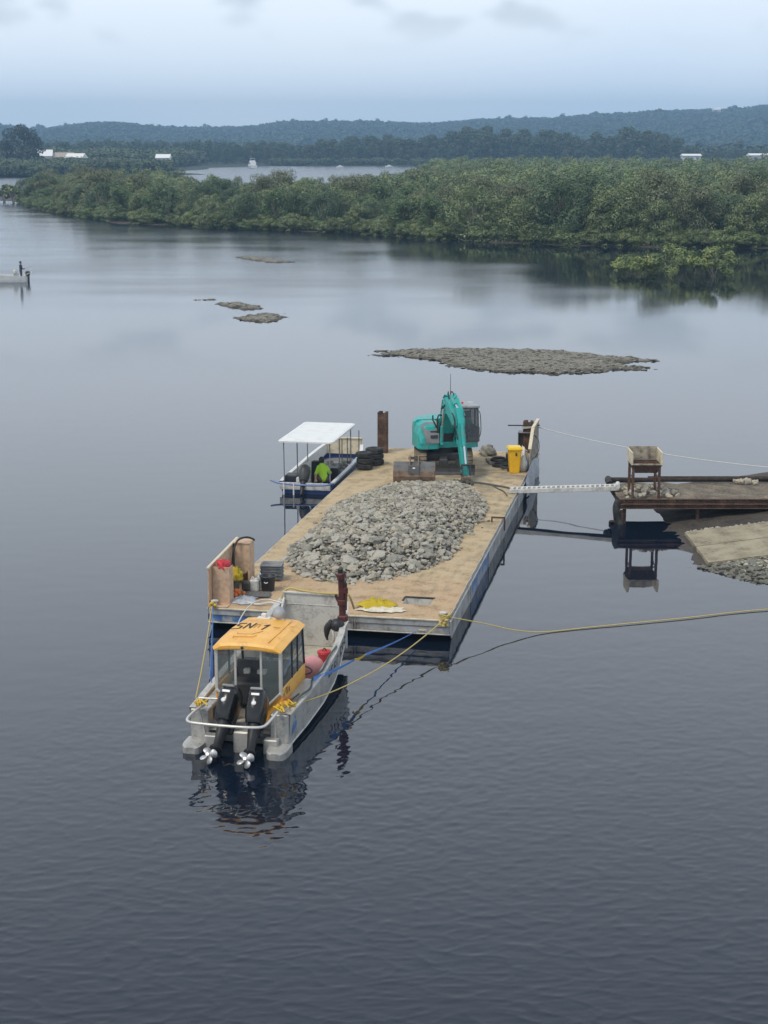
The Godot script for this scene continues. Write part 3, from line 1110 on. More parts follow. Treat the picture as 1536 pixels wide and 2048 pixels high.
# ------------------------------------------------------------------ excavator (front towards +z, on the deck at y = 0)
func make_excavator():
	var home := on_barge(Vector3(-0.22, DECK + 0.03, -19.95), 0.17)
	var t := thing("excavator", "teal crawler excavator with grey cab parked behind the rock pile", "excavator", home)
	var b: B
	# tracks: belt, shoes, wheels
	for side in [-1, 1]:
		var x0: float = side * 0.84
		var loop := []
		for i in 10:
			var a := -PI / 2 + PI * i / 9.0
			loop.append(Vector2(1.12 + 0.29 * cos(a), 0.31 + 0.29 * sin(a)))
		for i in 10:
			var a := PI / 2 + PI * i / 9.0
			loop.append(Vector2(-1.12 + 0.29 * cos(a), 0.31 + 0.29 * sin(a)))
		var zy := Transform3D(Basis(Vector3(0, 0, 1), Vector3.UP, Vector3(-1, 0, 0)), Vector3.ZERO)
		b = B.new()
		b.prism(loop, -x0 - 0.2, -x0 + 0.2, zy, 1)
		var tr := part(t, "track", b, "track")
		b = B.new()
		var per := 0.0
		for i in loop.size():
			per += loop[i].distance_to(loop[(i + 1) % loop.size()])
		var shoes := 40
		for s in shoes:
			var d := per * s / shoes
			var i := 0
			while d > loop[i].distance_to(loop[(i + 1) % loop.size()]):
				d -= loop[i].distance_to(loop[(i + 1) % loop.size()])
				i += 1
			var p: Vector2 = loop[i]
			var q: Vector2 = loop[(i + 1) % loop.size()]
			var dir := (q - p).normalized()
			var c := p + dir * d
			var nrm := Vector2(dir.y, -dir.x)
			c += nrm * 0.014
			b.box(Vector3.ZERO, Vector3(0.45, 0.035, 0.10), 0.006, Transform3D(Basis(Vector3(1, 0, 0), Vector3(0, nrm.y, nrm.x), Vector3(0, dir.y, dir.x)), Vector3(x0, c.y, c.x)))
		part(tr, "track_shoes", b, "track")
		b = B.new()
		for z in [-1.12, -0.55, 0.0, 0.55, 1.12]:
			var rr := 0.2 if absf(z) > 1.0 else 0.11
			b.tube([Vector3(x0 + side * 0.19, 0.31 if rr > 0.15 else 0.16, z), Vector3(x0 + side * 0.225, 0.31 if rr > 0.15 else 0.16, z)], rr, 14)
		part(tr, "wheels", b, "dark_grey")
	b = B.new()
	b.box(Vector3(0, 0.42, 0), Vector3(1.35, 0.3, 1.3), 0.05)
	b.box(Vector3(0, 0.36, 0.9), Vector3(0.3, 0.2, 0.9), 0.03)
	part(t, "undercarriage", b, "dark_grey")
	b = B.new()
	b.tube([Vector3(0, 0.5, 0), Vector3(0, 0.76, 0)], 0.58, 24)
	part(t, "slew_ring", b, "black")
	b = B.new()
	var prof := [Vector2(1.86, 0.0), Vector2(1.80, 0.10), Vector2(1.79, 0.22), Vector2(1.83, 0.36), Vector2(1.79, 0.36), Vector2(1.74, 0.22), Vector2(1.75, 0.10), Vector2(1.8, 0.0)]
	b.prism(prof, -1.12, 1.12, Transform3D(Basis(Vector3(0, 0, 1), Vector3.UP, Vector3(-1, 0, 0)), Vector3.ZERO))
	for x in [-0.5, 0.5]:
		b.bar(Vector3(x, 0.3, 0.7), Vector3(x * 1.1, 0.2, 1.78), 0.12, 0.14)
	part(t, "dozer_blade", b, "dark_grey")

	# upper body, turned towards the right of the picture
	var up := Transform3D(Basis(Vector3.UP, 0.25), Vector3.ZERO)
	var zy2 := up * Transform3D(Basis(Vector3(0, 0, 1), Vector3.UP, Vector3(-1, 0, 0)), Vector3.ZERO)
	# lower skirt, short round tail
	b = B.new()
	var plan := []
	for i in 17:
		var a := PI + PI * i / 16.0
		plan.append(Vector2(1.13 * cos(a), -0.05 + 1.15 * sin(a)))
	plan.append_array([Vector2(1.13, 0.72), Vector2(1.08, 0.84), Vector2(0.95, 0.9), Vector2(0.42, 0.9), Vector2(0.36, 0.72), Vector2(-0.36, 0.72), Vector2(-0.42, 0.9), Vector2(-0.95, 0.9), Vector2(-1.08, 0.84), Vector2(-1.13, 0.72)])
	var flat := up * Transform3D(Basis(Vector3(1, 0, 0), Vector3(0, 0, 1), Vector3(0, -1, 0)), Vector3.ZERO)
	b.prism(plan, -0.98, -0.78, flat)
	part(t, "body_skirt", b, "teal")
	# counterweight and bonnet
	b = B.new()
	var rings := []
	for lv in [[0.98, 1.0], [1.5, 1.0], [1.66, 0.97], [1.74, 0.88]]:
		var ring := []
		for i in 17:
			var a := PI + PI * i / 16.0
			ring.append(up * Vector3(1.13 * cos(a) * lv[1], lv[0], (-0.05 + 1.15 * sin(a)) * lv[1]))
		ring.append(up * Vector3(1.1 * lv[1], lv[0], 0.0))
		ring.append(up * Vector3(-1.1 * lv[1], lv[0], 0.0))
		rings.append(ring)
	b.loft(rings, true, true, -1)
	part(t, "counterweight", b, "teal")
	# right-hand cover (left in the picture): teal shell with a grey front panel
	b = B.new()
	rings = []
	for st in [[0.0, 1.72, -0.36], [0.45, 1.70, -0.36], [0.72, 1.56, -0.37], [0.86, 1.28, -0.38], [0.90, 0.98, -0.38]]:
		var top: float = st[1]
		var wdt := 1.13 if st[0] < 0.8 else 1.08
		rings.append([up * Vector3(st[2], 0.98, st[0]), up * Vector3(st[2], top, st[0]), up * Vector3(-wdt + 0.30, top, st[0]), up * Vector3(-wdt + 0.08, top - 0.1, st[0]), up * Vector3(-wdt, minf(top - 0.25, 1.3), st[0]), up * Vector3(-wdt, 0.98, st[0])])
	for r in rings:
		for k in r.size():
			r[k].y = maxf(r[k].y, 0.98)
	b.loft(rings, true, true, -1)
	part(t, "side_cover", b, "teal")
	b = B.new()
	var panel := [Vector3(-0.39, 0.99, 0.912), Vector3(-0.86, 0.99, 0.912), Vector3(-0.93, 1.27, 0.876), Vector3(-1.0, 1.50, 0.752), Vector3(-1.04, 1.60, 0.60), Vector3(-0.84, 1.69, 0.50), Vector3(-0.39, 1.71, 0.48), Vector3(-0.39, 1.57, 0.74), Vector3(-0.39, 1.29, 0.876)]
	var ctr := Vector3(-0.62, 1.36, 0.865)
	for i in panel.size():
		b.tri(up * (ctr + Vector3(0, 0, 0.012)), up * (panel[i] + Vector3(0, 0, 0.012)), up * (panel[(i + 1) % panel.size()] + Vector3(0, 0, 0.012)), 1)
	var gp := part(t, "grey_panel", b, "grey_panel")
	for v in [[1.40, 0.10], [1.23, 0.13]]:
		b = B.new()
		b.box(Vector3(-0.58, v[0], 0.835 if v[0] > 1.3 else 0.895), Vector3(0.27, v[1], 0.03), 0.005, up * Transform3D(Basis(Vector3.RIGHT, 0.0), Vector3.ZERO))
		for k in 4:
			b.box(Vector3(-0.58, v[0] - v[1] * 0.35 + k * v[1] * 0.22, 0.855 if v[0] > 1.3 else 0.915), Vector3(0.25, 0.012, 0.02), 0.0, up)
		part(gp, "louvre", b, "cab_grey")
	# handrail, mirror and aerial on the cover
	b = B.new()
	b.tube(curve([up * Vector3(-0.40, 1.0, 0.86), up * Vector3(-0.44, 1.75, 0.80), up * Vector3(-0.36, 1.98, 0.70), up * Vector3(-0.22, 1.95, 0.60)], 5), 0.028, 7)
	part(t, "handrail", b, "black")
	b = B.new()
	b.tube([up * Vector3(-0.46, 1.55, 0.78), up * Vector3(-0.58, 1.80, 0.76)], 0.03, 6)
	b.box(Vector3(-0.60, 1.9, 0.76), Vector3(0.05, 0.2, 0.03), 0.01, up)
	part(t, "mirror", b, "black")
	b = B.new()
	b.tube([up * Vector3(0.42, 1.7, -0.55), up * Vector3(0.42, 3.3, -0.55)], [0.016, 0.008], 5)
	part(t, "aerial", b, "black")
	# cab
	var cab := part(t, "cab_floor", box_of(Vector3(0.74, 1.02, 0.36), Vector3(0.76, 0.08, 1.14), 0.02, up), "cab_grey")
	cab.name = "cab"
	b = B.new()
	for p in [[0.38, 0.92], [1.10, 0.90], [0.38, -0.2], [1.10, -0.2], [1.10, 0.4]]:
		b.bar(up * Vector3(p[0], 1.0, p[1]), up * Vector3(p[0] * 0.97 + 0.02, 2.2, p[1] - (0.14 if p[1] > 0.8 else 0.0)), 0.065, 0.065, 0.012)
	b.bar(up * Vector3(0.36, 2.2, 0.78), up * Vector3(1.10, 2.2, 0.76), 0.06, 0.07, 0.012)
	b.bar(up * Vector3(0.36, 1.08, 0.92), up * Vector3(1.12, 1.08, 0.91), 0.05, 0.1, 0.012)
	b.box(Vector3(1.115, 1.28, 0.36), Vector3(0.03, 0.5, 1.1), 0.01, up)
	b.box(Vector3(0.74, 1.5, -0.2), Vector3(0.72, 0.95, 0.04), 0.01, up)
	part(cab, "cab_frame", b, "cab_grey")
	b = B.new()
	b.box(Vector3(0.74, 2.26, 0.28), Vector3(0.82, 0.09, 1.14), 0.035, up)
	part(cab, "cab_roof", b, "roof_grey")
	b = B.new()
	b.quad(up * Vector3(0.41, 1.12, 0.925), up * Vector3(1.08, 1.12, 0.915), up * Vector3(1.07, 2.18, 0.79), up * Vector3(0.41, 2.18, 0.80))
	part(cab, "windscreen", b, "glass_dark")
	b = B.new()
	b.quad(up * Vector3(1.118, 1.54, 0.42), up * Vector3(1.118, 1.54, 0.88), up * Vector3(1.10, 2.17, 0.78), up * Vector3(1.10, 2.17, 0.42))
	b.quad(up * Vector3(1.118, 1.54, -0.15), up * Vector3(1.118, 1.54, 0.38), up * Vector3(1.10, 2.17, 0.38), up * Vector3(1.10, 2.17, -0.15))
	part(cab, "side_glass", b, "glass_dark")
	b = B.new()
	b.quad(up * Vector3(0.37, 1.3, -0.15), up * Vector3(0.37, 1.3, 0.86), up * Vector3(0.38, 2.17, 0.76), up * Vector3(0.38, 2.17, -0.15))
	part(cab, "inner_glass", b, "glass_dark")
	b = B.new()
	b.box(Vector3(0.72, 1.3, 0.1), Vector3(0.46, 0.14, 0.46), 0.05, up)
	b.box(Vector3(0.72, 1.62, -0.1), Vector3(0.44, 0.6, 0.12), 0.05, up)
	b.bar(up * Vector3(0.5, 1.1, 0.5), up * Vector3(0.5, 1.5, 0.42), 0.1, 0.1)
	part(cab, "operator_seat", b, "black")
	b = B.new()
	b.lathe([Vector2(0, 0), Vector2(0.045, 0), Vector2(0.045, 0.05), Vector2(0.03, 0.085), Vector2(0, 0.09)], 10, Transform3D(Basis.IDENTITY, up * Vector3(0.62, 2.305, 0.35)))
	part(cab, "beacon", b, "red_plastic")
	b = B.new()
	b.box(Vector3(0.62, 2.31, 0.35), Vector3(0.12, 0.02, 0.12), 0.005, up)
	b.bar(up * Vector3(0.3, 2.31, 0.0), up * Vector3(1.15, 2.31, 0.0), 0.03, 0.02)
	part(cab, "roof_rail", b, "white_worn")
	b = B.new()
	b.tube(curve([up * Vector3(1.14, 1.15, 0.86), up * Vector3(1.18, 1.4, 0.9), up * Vector3(1.17, 1.95, 0.84), up * Vector3(1.12, 2.1, 0.8)], 4), 0.016, 6)
	part(cab, "grab_rail", b, "black")

	# boom: bent box section, seen from ahead
	var boom := [Vector2(0.42, 0.98), Vector2(0.30, 1.35), Vector2(0.50, 2.05), Vector2(0.70, 2.52), Vector2(0.96, 2.68), Vector2(1.24, 2.60), Vector2(2.16, 2.10), Vector2(2.24, 1.96), Vector2(2.16, 1.84), Vector2(1.98, 1.84), Vector2(1.22, 2.12), Vector2(1.02, 2.08), Vector2(0.86, 1.82), Vector2(0.62, 1.22), Vector2(0.58, 0.98)]
	b = B.new()
	b.prism(boom, -0.215, 0.215, zy2)
	var bm := part(t, "boom", b, "teal")
	# flanges along boom edges
	b = B.new()
	for k in [[1, 2], [2, 3], [3, 4], [4, 5], [5, 6]]:
		b.bar(up * Vector3(0, boom[k[0]].y, boom[k[0]].x), up * Vector3(0, boom[k[1]].y, boom[k[1]].x), 0.47, 0.035, 0.006, Vector3.RIGHT.cross(Vector3.UP))
	part(bm, "top_flange", b, "teal")
	b = B.new()
	for x in [-0.16, 0.16]:
		b.prism([Vector2(0.28, 0.92), Vector2(0.24, 1.30), Vector2(0.42, 1.42), Vector2(0.62, 1.25), Vector2(0.72, 0.92)], x * 1.45 - 0.02, x * 1.45 + 0.02, zy2)
	part(t, "boom_bracket", b, "teal")
	for x in [-0.30, 0.30]:
		b = B.new()
		b.tube([up * Vector3(x, 0.95, 0.88), up * Vector3(x, 1.62, 0.96)], 0.065, 12)
		var cy := part(t, "boom_cylinder", b, "teal")
		b = B.new()
		b.tube([up * Vector3(x, 1.6, 0.957), up * Vector3(x * 0.9, 2.28, 1.05)], 0.038, 10)
		part(cy, "piston_rod", b, "chrome")
		b = B.new()
		b.tube([up * Vector3(x - 0.05, 0.95, 0.88), up * Vector3(x + 0.05, 0.95, 0.88)], 0.085, 12)
		part(cy, "pin", b, "teal")
	# arm cylinder on top of the boom
	b = B.new()
	b.tube([up * Vector3(0, 2.70, 0.92), up * Vector3(0, 2.50, 1.66)], 0.07, 12)
	var ac := part(t, "arm_cylinder", b, "teal")
	b = B.new()
	b.tube([up * Vector3(0, 2.51, 1.64), up * Vector3(0, 2.38, 2.06)], 0.04, 10)
	part(ac, "piston_rod", b, "chrome")
	# arm
	var arm := [Vector2(1.98, 2.44), Vector2(2.10, 2.46), Vector2(2.36, 2.06), Vector2(2.50, 1.72), Vector2(3.02, 0.34), Vector2(3.04, 0.16), Vector2(2.90, 0.14), Vector2(2.80, 0.30), Vector2(2.18, 1.62), Vector2(2.06, 1.92)]
	b = B.new()
	b.prism(arm, -0.12, 0.12, zy2)
	var am := part(t, "arm", b, "teal")
	b = B.new()
	for x in [-0.15, 0.15]:
		b.prism([Vector2(2.0, 2.16), Vector2(2.3, 2.12), Vector2(2.36, 1.86), Vector2(2.2, 1.74), Vector2(2.02, 1.84)], x - 0.015, x + 0.015, zy2)
	part(am, "cheek_plate", b, "teal")
	b = B.new()
	b.tube([up * Vector3(0.0, 1.98, 2.47), up * Vector3(0.0, 1.20, 2.80)], 0.062, 12)
	var bc := part(t, "bucket_cylinder", b, "teal")
	b = B.new()
	b.tube([up * Vector3(0.0, 1.22, 2.79), up * Vector3(0.0, 0.58, 3.06)], 0.036, 10)
	part(bc, "piston_rod", b, "chrome")
	b = B.new()
	for x in [-0.14, 0.14]:
		b.bar(up * Vector3(x, 0.58, 3.07), up * Vector3(x, 0.42, 2.86), 0.03, 0.09)
		b.bar(up * Vector3(x, 0.6, 3.07), up * Vector3(x, 0.20, 3.16), 0.03, 0.09)
	b.tube([up * Vector3(-0.16, 0.58, 3.07), up * Vector3(0.16, 0.58, 3.07)], 0.04, 10)
	b.tube([up * Vector3(-0.16, 0.24, 2.96), up * Vector3(0.16, 0.24, 2.96)], 0.05, 10)
	part(t, "linkage", b, "dark_grey")
	b = B.new()
	b.box(Vector3(0, 0.10, 3.05), Vector3(0.26, 0.2, 0.34), 0.03, up)
	part(t, "quick_hitch", b, "track")
	# hoses
	b = B.new()
	for x in [-0.06, 0.05]:
		b.tube(curve([up * Vector3(x, 2.55, 0.76), up * Vector3(x, 2.84, 0.86), up * Vector3(x * 1.6, 2.82, 1.02), up * Vector3(x * 1.8, 2.58, 1.16)], 5), 0.022, 6)
	b.tube(curve([up * Vector3(-0.17, 2.35, 0.7), up * Vector3(-0.3, 2.25, 0.85), up * Vector3(-0.2, 2.42, 1.02)], 5), 0.03, 6)
	for x in [-0.17, 0.17]:
		b.tube(curve([up * Vector3(x, 2.24, 1.5), up * Vector3(x * 1.25, 2.2, 2.1), up * Vector3(x * 1.3, 1.85, 2.42), up * Vector3(x, 1.4, 2.56)], 5), 0.022, 6)
	b.tube(curve([up * Vector3(-0.3, 0.95, 0.7), up * Vector3(-0.28, 1.5, 0.66), up * Vector3(-0.2, 1.9, 0.62)], 5), 0.035, 6)
	part(t, "hoses", b, "hose")
	b = B.new()
	b.box(Vector3(0, 1.15, 0.55), Vector3(0.5, 0.5, 0.2), 0.03, up)
	part(t, "swivel_block", b, "black")


func box_of(c: Vector3, s: Vector3, bev := 0.01, xf := Transform3D.IDENTITY) -> B:
	var b := B.new()
	b.box(c, s, bev, xf)
	return b


func make_bucket():
	var t := thing("excavator_bucket", "wide detached excavator bucket resting at the back of the rocks", "excavator bucket", on_barge(Vector3(-0.69, DECK + 0.02, -16.45), 0.12))
	var prof := []
	# shell from the top lip over the rounded back to the cutting edge; back towards the camera
	for p in [[-0.22, 0.74], [0.06, 0.78], [0.20, 0.68], [0.28, 0.5], [0.29, 0.3], [0.22, 0.12], [0.06, 0.02], [-0.4, 0.0]]:
		prof.append(Vector2(p[0], p[1]))
	var zy := Transform3D(Basis(Vector3(0, 0, 1), Vector3.UP, Vector3(-1, 0, 0)), Vector3.ZERO)
	var cut := 3
	for lot in [[0, 3, "back_plate", "bucket_grey"], [3, 7, "curved_shell", "bucket_wear"]]:
		var poly := []
		for k in range(lot[0], lot[1] + 1):
			poly.append(prof[k])
		for k in range(lot[1], lot[0] - 1, -1):
			var d: Vector2 = prof[mini(k + 1, 7)] - prof[maxi(k - 1, 0)]
			poly.append(prof[k] + Vector2(d.y, -d.x).normalized() * 0.022)
		var b := B.new()
		b.prism(poly, -0.70, 0.70, zy)
		part(t, lot[2], b, lot[3])
	for x in [-0.715, 0.715]:
		var b := B.new()
		var side := prof.duplicate()
		b.prism(side, x - 0.012, x + 0.012, zy)
		part(t, "side_plate", b, "bucket_wear")
	for x in [-0.15, 0.15]:
		var b := B.new()
		b.prism([Vector2(-0.1, 0.75), Vector2(0.31, 0.5), Vector2(0.28, 0.72), Vector2(0.14, 0.98), Vector2(-0.02, 1.0), Vector2(-0.12, 0.9)], x - 0.018, x + 0.018, zy)
		part(t, "hitch_ear", b, "bucket_wear")
	var b := B.new()
	for p in [Vector2(0.1, 0.9), Vector2(-0.03, 0.92)]:
		b.tube([Vector3(-0.2, p.y, p.x), Vector3(0.2, p.y, p.x)], 0.03, 8)
	part(t, "hitch_pin", b, "dark_grey")
	part(t, "makers_plate", box_of(Vector3(0, 0.55, 0.30), Vector3(0.38, 0.30, 0.02), 0.006), "bucket_grey")
	b = B.new()
	b.lathe([Vector2(0, 0), Vector2(0.05, 0), Vector2(0.05, 0.012), Vector2(0, 0.014)], 12, Transform3D(Basis(Vector3(1, 0, 0), Vector3(0, 0.1, 0.99), Vector3(0, -0.6, 0.1)), Vector3(0, 0.6, 0.31)))
	part(t, "white_sticker", b, "white_print")
	b = B.new()
	b.box(Vector3(0, 0.012, -0.4), Vector3(1.42, 0.024, 0.14), 0.006)
	part(t, "cutting_edge", b, "bucket_grey")


# ------------------------------------------------------------------ aluminium work boat (stern at z = 0, bow towards -z)
func make_work_boat():
	var t := thing("work_boat", "grey aluminium work boat with orange yellow wheelhouse moored against the barge", "boat", on_boat(Vector3.ZERO))
	var b := B.new()
	# stations: z, half beam at gunwale, sheer, half beam at chine, chine height, keel depth
	var stn := [[0.0, 1.08, 0.80, 1.0, 0.10, -0.3], [-1.2, 1.13, 0.82, 1.04, 0.12, -0.32], [-2.6, 1.15, 0.88, 1.05, 0.15, -0.33], [-3.8, 1.13, 0.98, 1.0, 0.22, -0.32], [-4.8, 1.06, 1.14, 0.9, 0.32, -0.28], [-5.6, 0.95, 1.36, 0.78, 0.42, -0.15], [-6.15, 0.84, 1.52, 0.70, 0.50, 0.05]]
	var outer := []
	for s in stn:
		outer.append([Vector3(-s[1], s[2], s[0]), Vector3(-s[1] + 0.01, (s[2] + s[4]) * 0.5, s[0]), Vector3(-s[3] - 0.05, s[4] + 0.02, s[0]), Vector3(-s[3], s[4] - 0.03, s[0]), Vector3(0, s[5], s[0]), Vector3(s[3], s[4] - 0.03, s[0]), Vector3(s[3] + 0.05, s[4] + 0.02, s[0]), Vector3(s[1] - 0.01, (s[2] + s[4]) * 0.5, s[0]), Vector3(s[1], s[2], s[0])])
	b.loft(outer, false, false, -1)
	part(t, "hull", b, "alloy")
	# spray rails
	for side in [-1, 1]:
		b = B.new()
		var line := []
		for s in stn:
			line.append(Vector3(side * (s[3] + 0.06), s[4] + 0.02, s[0]))
		b.tube(line, 0.022, 6)
		part(t, "spray_rail", b, "alloy_pale")
	# gunwales: wide flat tops and inner skins
	for side in [-1, 1]:
		b = B.new()
		var rows := []
		for s in stn:
			rows.append([Vector3(side * (s[1] + 0.015), s[2] - 0.03, s[0]), Vector3(side * (s[1] + 0.015), s[2] + 0.01, s[0]), Vector3(side * (s[1] - 0.13), s[2] + 0.01, s[0]), Vector3(side * (s[1] - 0.13), s[2] - 0.05, s[0])])
		b.loft(rows, false, false, -1)
		part(t, "gunwale", b, "alloy_pale")
		b = B.new()
		rows = []
		for s in stn:
			rows.append([Vector3(side * (s[1] - 0.12), s[2] - 0.03, s[0]), Vector3(side * (s[1] - 0.14), 0.34, s[0])])
		b.loft(rows, false, false, -1)
		part(t, "inner_skin", b, "alloy_pale")
	b = B.new()
	for k in stn.size() - 1:
		var s: Array = stn[k]
		var q: Array = stn[k + 1]
		b.quad(Vector3(-s[1] + 0.13, 0.35, s[0]), Vector3(-q[1] + 0.13, 0.35, q[0]), Vector3(q[1] - 0.13, 0.35, q[0]), Vector3(s[1] - 0.13, 0.35, s[0]))
	part(t, "floor", b, "alloy_floor")
	# side shelves beside the wheelhouse
	part(t, "side_shelf", box_of(Vector3(0.86, 0.70, -1.3), Vector3(0.29, 0.10, 2.45), 0.015), "alloy")
	part(t, "side_shelf", box_of(Vector3(-0.86, 0.70, -1.3), Vector3(0.29, 0.10, 2.45), 0.015), "alloy")
	# transom with a well between two corner boxes
	b = B.new()
	for side in [-1, 1]:
		b.box(Vector3(side * 0.86, 0.44, -0.12), Vector3(0.40, 0.70, 0.30), 0.02)
	b.box(Vector3(0, 0.24, -0.28), Vector3(1.36, 0.42, 0.08), 0.01)
	part(t, "transom", b, "alloy")
	for side in [-1, 1]:
		b = B.new()
		var rings := []
		for st in [[-0.02, 0.36, 0.16], [0.28, 0.36, 0.155], [0.44, 0.33, 0.15], [0.52, 0.27, 0.14], [0.56, 0.18, 0.12]]:
			var x0: float = side * 0.90
			var hw: float = st[1] * 0.62
			rings.append([Vector3(x0 - hw, st[2], st[0]), Vector3(x0 - hw * 0.6, st[2] + 0.02, st[0]), Vector3(x0 + hw * 0.6, st[2] + 0.02, st[0]), Vector3(x0 + hw, st[2], st[0]), Vector3(x0 + hw, -0.02, st[0]), Vector3(x0, -0.2, st[0]), Vector3(x0 - hw, -0.02, st[0])])
		b.loft(rings, true, true, -1)
		part(t, "stern_pod", b, "alloy")
	for x in [-0.55, 0.72]:
		b = B.new()
		b.box(Vector3(x, 0.14, 0.14), Vector3(0.30, 0.34, 0.22), 0.02)
		part(t, "trim_box", b, "alloy")
	part(t, "engine_bracket", box_of(Vector3(0.1, 0.20, 0.02), Vector3(0.34, 0.5, 0.5), 0.03), "alloy")
	# pipe guard round the engines
	b = B.new()
	b.tube(curve([Vector3(-0.78, 0.86, -0.05), Vector3(-0.80, 0.90, 0.3), Vector3(-0.82, 0.90, 0.85), Vector3(-0.74, 0.89, 1.06), Vector3(-0.5, 0.89, 1.12), Vector3(0.1, 0.89, 1.15), Vector3(0.62, 0.89, 1.12), Vector3(0.82, 0.89, 1.0), Vector3(0.86, 0.90, 0.6), Vector3(0.86, 0.90, 0.2), Vector3(0.86, 0.86, -0.05)], 5), 0.03, 10)
	b.tube([Vector3(-0.79, 0.89, 0.25), Vector3(-0.74, 0.3, 0.05)], 0.022, 7)
	b.tube([Vector3(0.85, 0.89, 0.25), Vector3(0.78, 0.3, 0.05)], 0.022, 7)
	b.tube([Vector3(-0.95, 0.95, -0.2), Vector3(-0.4, 0.97, -0.2)], 0.02, 7)
	b.tube([Vector3(-0.95, 0.95, -0.2), Vector3(-0.95, 0.8, -0.2)], 0.02, 7)
	part(t, "stern_rail", b, "tube_alloy")
	outboard(t, Vector3(-0.24, 0.62, 0.20), -0.12)
	outboard(t, Vector3(0.40, 0.60, 0.22), 0.05)

	# wheelhouse
	var house := part(t, "lower_panels", wheelhouse_panels(), "yellow")
	house.name = "wheelhouse"
	b = B.new()
	for x in [-0.70, 0.70]:
		b.bar(Vector3(x, 0.95, -0.68), Vector3(x, 1.93, -0.68), 0.075, 0.06, 0.012)
		b.bar(Vector3(x, 1.02, -0.67), Vector3(x * 0.40, 0.58, -0.67), 0.065, 0.05, 0.012)
		b.bar(Vector3(x * 0.40, 0.60, -0.67), Vector3(x * 0.40, 1.93, -0.67), 0.048, 0.04, 0.008)
	b.bar(Vector3(-0.72, 1.93, -0.68), Vector3(0.72, 1.93, -0.68), 0.05, 0.06, 0.012)
	part(house, "rear_frame", b, "tube_alloy")
	b = B.new()
	for x in [-0.70, 0.70]:
		b.bar(Vector3(x, 1.08, -2.55), Vector3(x, 1.95, -2.42), 0.05, 0.05, 0.012)
		b.bar(Vector3(x, 1.05, -1.55), Vector3(x, 1.95, -1.55), 0.045, 0.04, 0.012)
		b.bar(Vector3(x, 1.05, -2.0), Vector3(x, 1.95, -2.0), 0.045, 0.03, 0.012)
	b.bar(Vector3(-0.70, 1.08, -2.56), Vector3(0.70, 1.08, -2.56), 0.05, 0.05, 0.012)
	part(house, "window_posts", b, "black")
	for x in [-0.705, 0.705]:
		for seg in [[-0.71, -1.53], [-1.57, -1.98], [-2.02, -2.50]]:
			b = B.new()
			b.quad(Vector3(x, 1.08, seg[0]), Vector3(x, 1.08, seg[1]), Vector3(x, 1.93, seg[1] + (0.1 if seg[1] < -2.4 else 0.0)), Vector3(x, 1.93, seg[0]))
			part(house, "side_window", b, "glass")
	b = B.new()
	b.quad(Vector3(-0.67, 1.1, -2.55), Vector3(0.67, 1.1, -2.55), Vector3(0.67, 1.92, -2.43), Vector3(-0.67, 1.92, -2.43))
	part(house, "windscreen", b, "glass")
	for seg in [[-0.68, -0.30], [0.30, 0.68]]:
		b = B.new()
		var o: float = seg[0] if seg[0] < 0 else seg[1]
		var i: float = seg[1] if seg[0] < 0 else seg[0]
		b.tri(Vector3(o, 1.90, -0.67), Vector3(o, 1.03, -0.67), Vector3(i, 1.90, -0.67))
		b.tri(Vector3(o, 1.03, -0.67), Vector3(i, 0.64, -0.67), Vector3(i, 1.90, -0.67))
		part(house, "rear_window", b, "glass")
	# roof: shallow crown with a hanging edge
	b = B.new()
	var rings := []
	for st in [[-0.58, 0.0, 0.95], [-0.62, 0.05, 1.0], [-1.2, 0.075, 1.0], [-2.0, 0.07, 1.0], [-2.62, 0.04, 0.95], [-2.74, -0.03, 0.88]]:
		var ring := []
		for i in 11:
			var u := -1.0 + 2.0 * i / 10.0
			ring.append(Vector3(u * 0.76 * st[2], 1.97 + st[1] + 0.06 * (1.0 - u * u) - (0.07 if absf(u) > 0.95 else 0.0), st[0]))
		for i in 11:
			var u := 1.0 - 2.0 * i / 10.0
			ring.append(Vector3(u * 0.74 * st[2], 1.95 + minf(st[1], 0.0) - (0.02 if absf(u) > 0.95 else 0.0), st[0]))
		rings.append(ring)
	b.loft(rings, true, true, -1)
	var roof := part(house, "roof", b, "yellow")
	roof_letters(t)
	b = B.new()
	b.tube([Vector3(0.42, 2.085, -0.75), Vector3(0.46, 2.09, -1.4), Vector3(0.47, 2.08, -2.4)], 0.012, 5)
	b.tube([Vector3(-0.42, 2.085, -0.95), Vector3(-0.42, 2.092, -1.05)], 0.012, 5)
	b.tube([Vector3(-0.42, 2.10, -1.0), Vector3(0.0, 2.115, -0.98), Vector3(0.06, 2.115, -1.12)], 0.010, 5)
	part(t, "roof_seam", b, "yellow")
	# lamp, drum and hoop on the front of the roof
	b = B.new()
	b.lathe([Vector2(0, 0), Vector2(0.13, 0), Vector2(0.14, 0.03), Vector2(0.14, 0.2), Vector2(0.11, 0.25), Vector2(0, 0.26)], 18, Transform3D(Basis(Vector3.RIGHT, 0.9), Vector3(0.16, 2.12, -2.62)))
	part(t, "roof_drum", b, "roof_grey")
	b = B.new()
	b.box(Vector3(0.16, 2.07, -2.52), Vector3(0.22, 0.06, 0.16), 0.02)
	b.box(Vector3(-0.18, 2.12, -2.5), Vector3(0.12, 0.14, 0.1), 0.02)
	b.box(Vector3(-0.18, 2.08, -2.5), Vector3(0.3, 0.04, 0.14), 0.015)
	part(t, "lamp_bracket", b, "soft_white")
	b = B.new()
	b.tube(curve([Vector3(-0.62, 1.98, -1.9), Vector3(-0.60, 2.16, -2.1), Vector3(-0.55, 2.3, -2.7), Vector3(-0.3, 2.36, -3.0), Vector3(0.1, 2.3, -3.0)], 5), 0.014, 6)
	part(t, "roof_hoop", b, "tube_alloy")
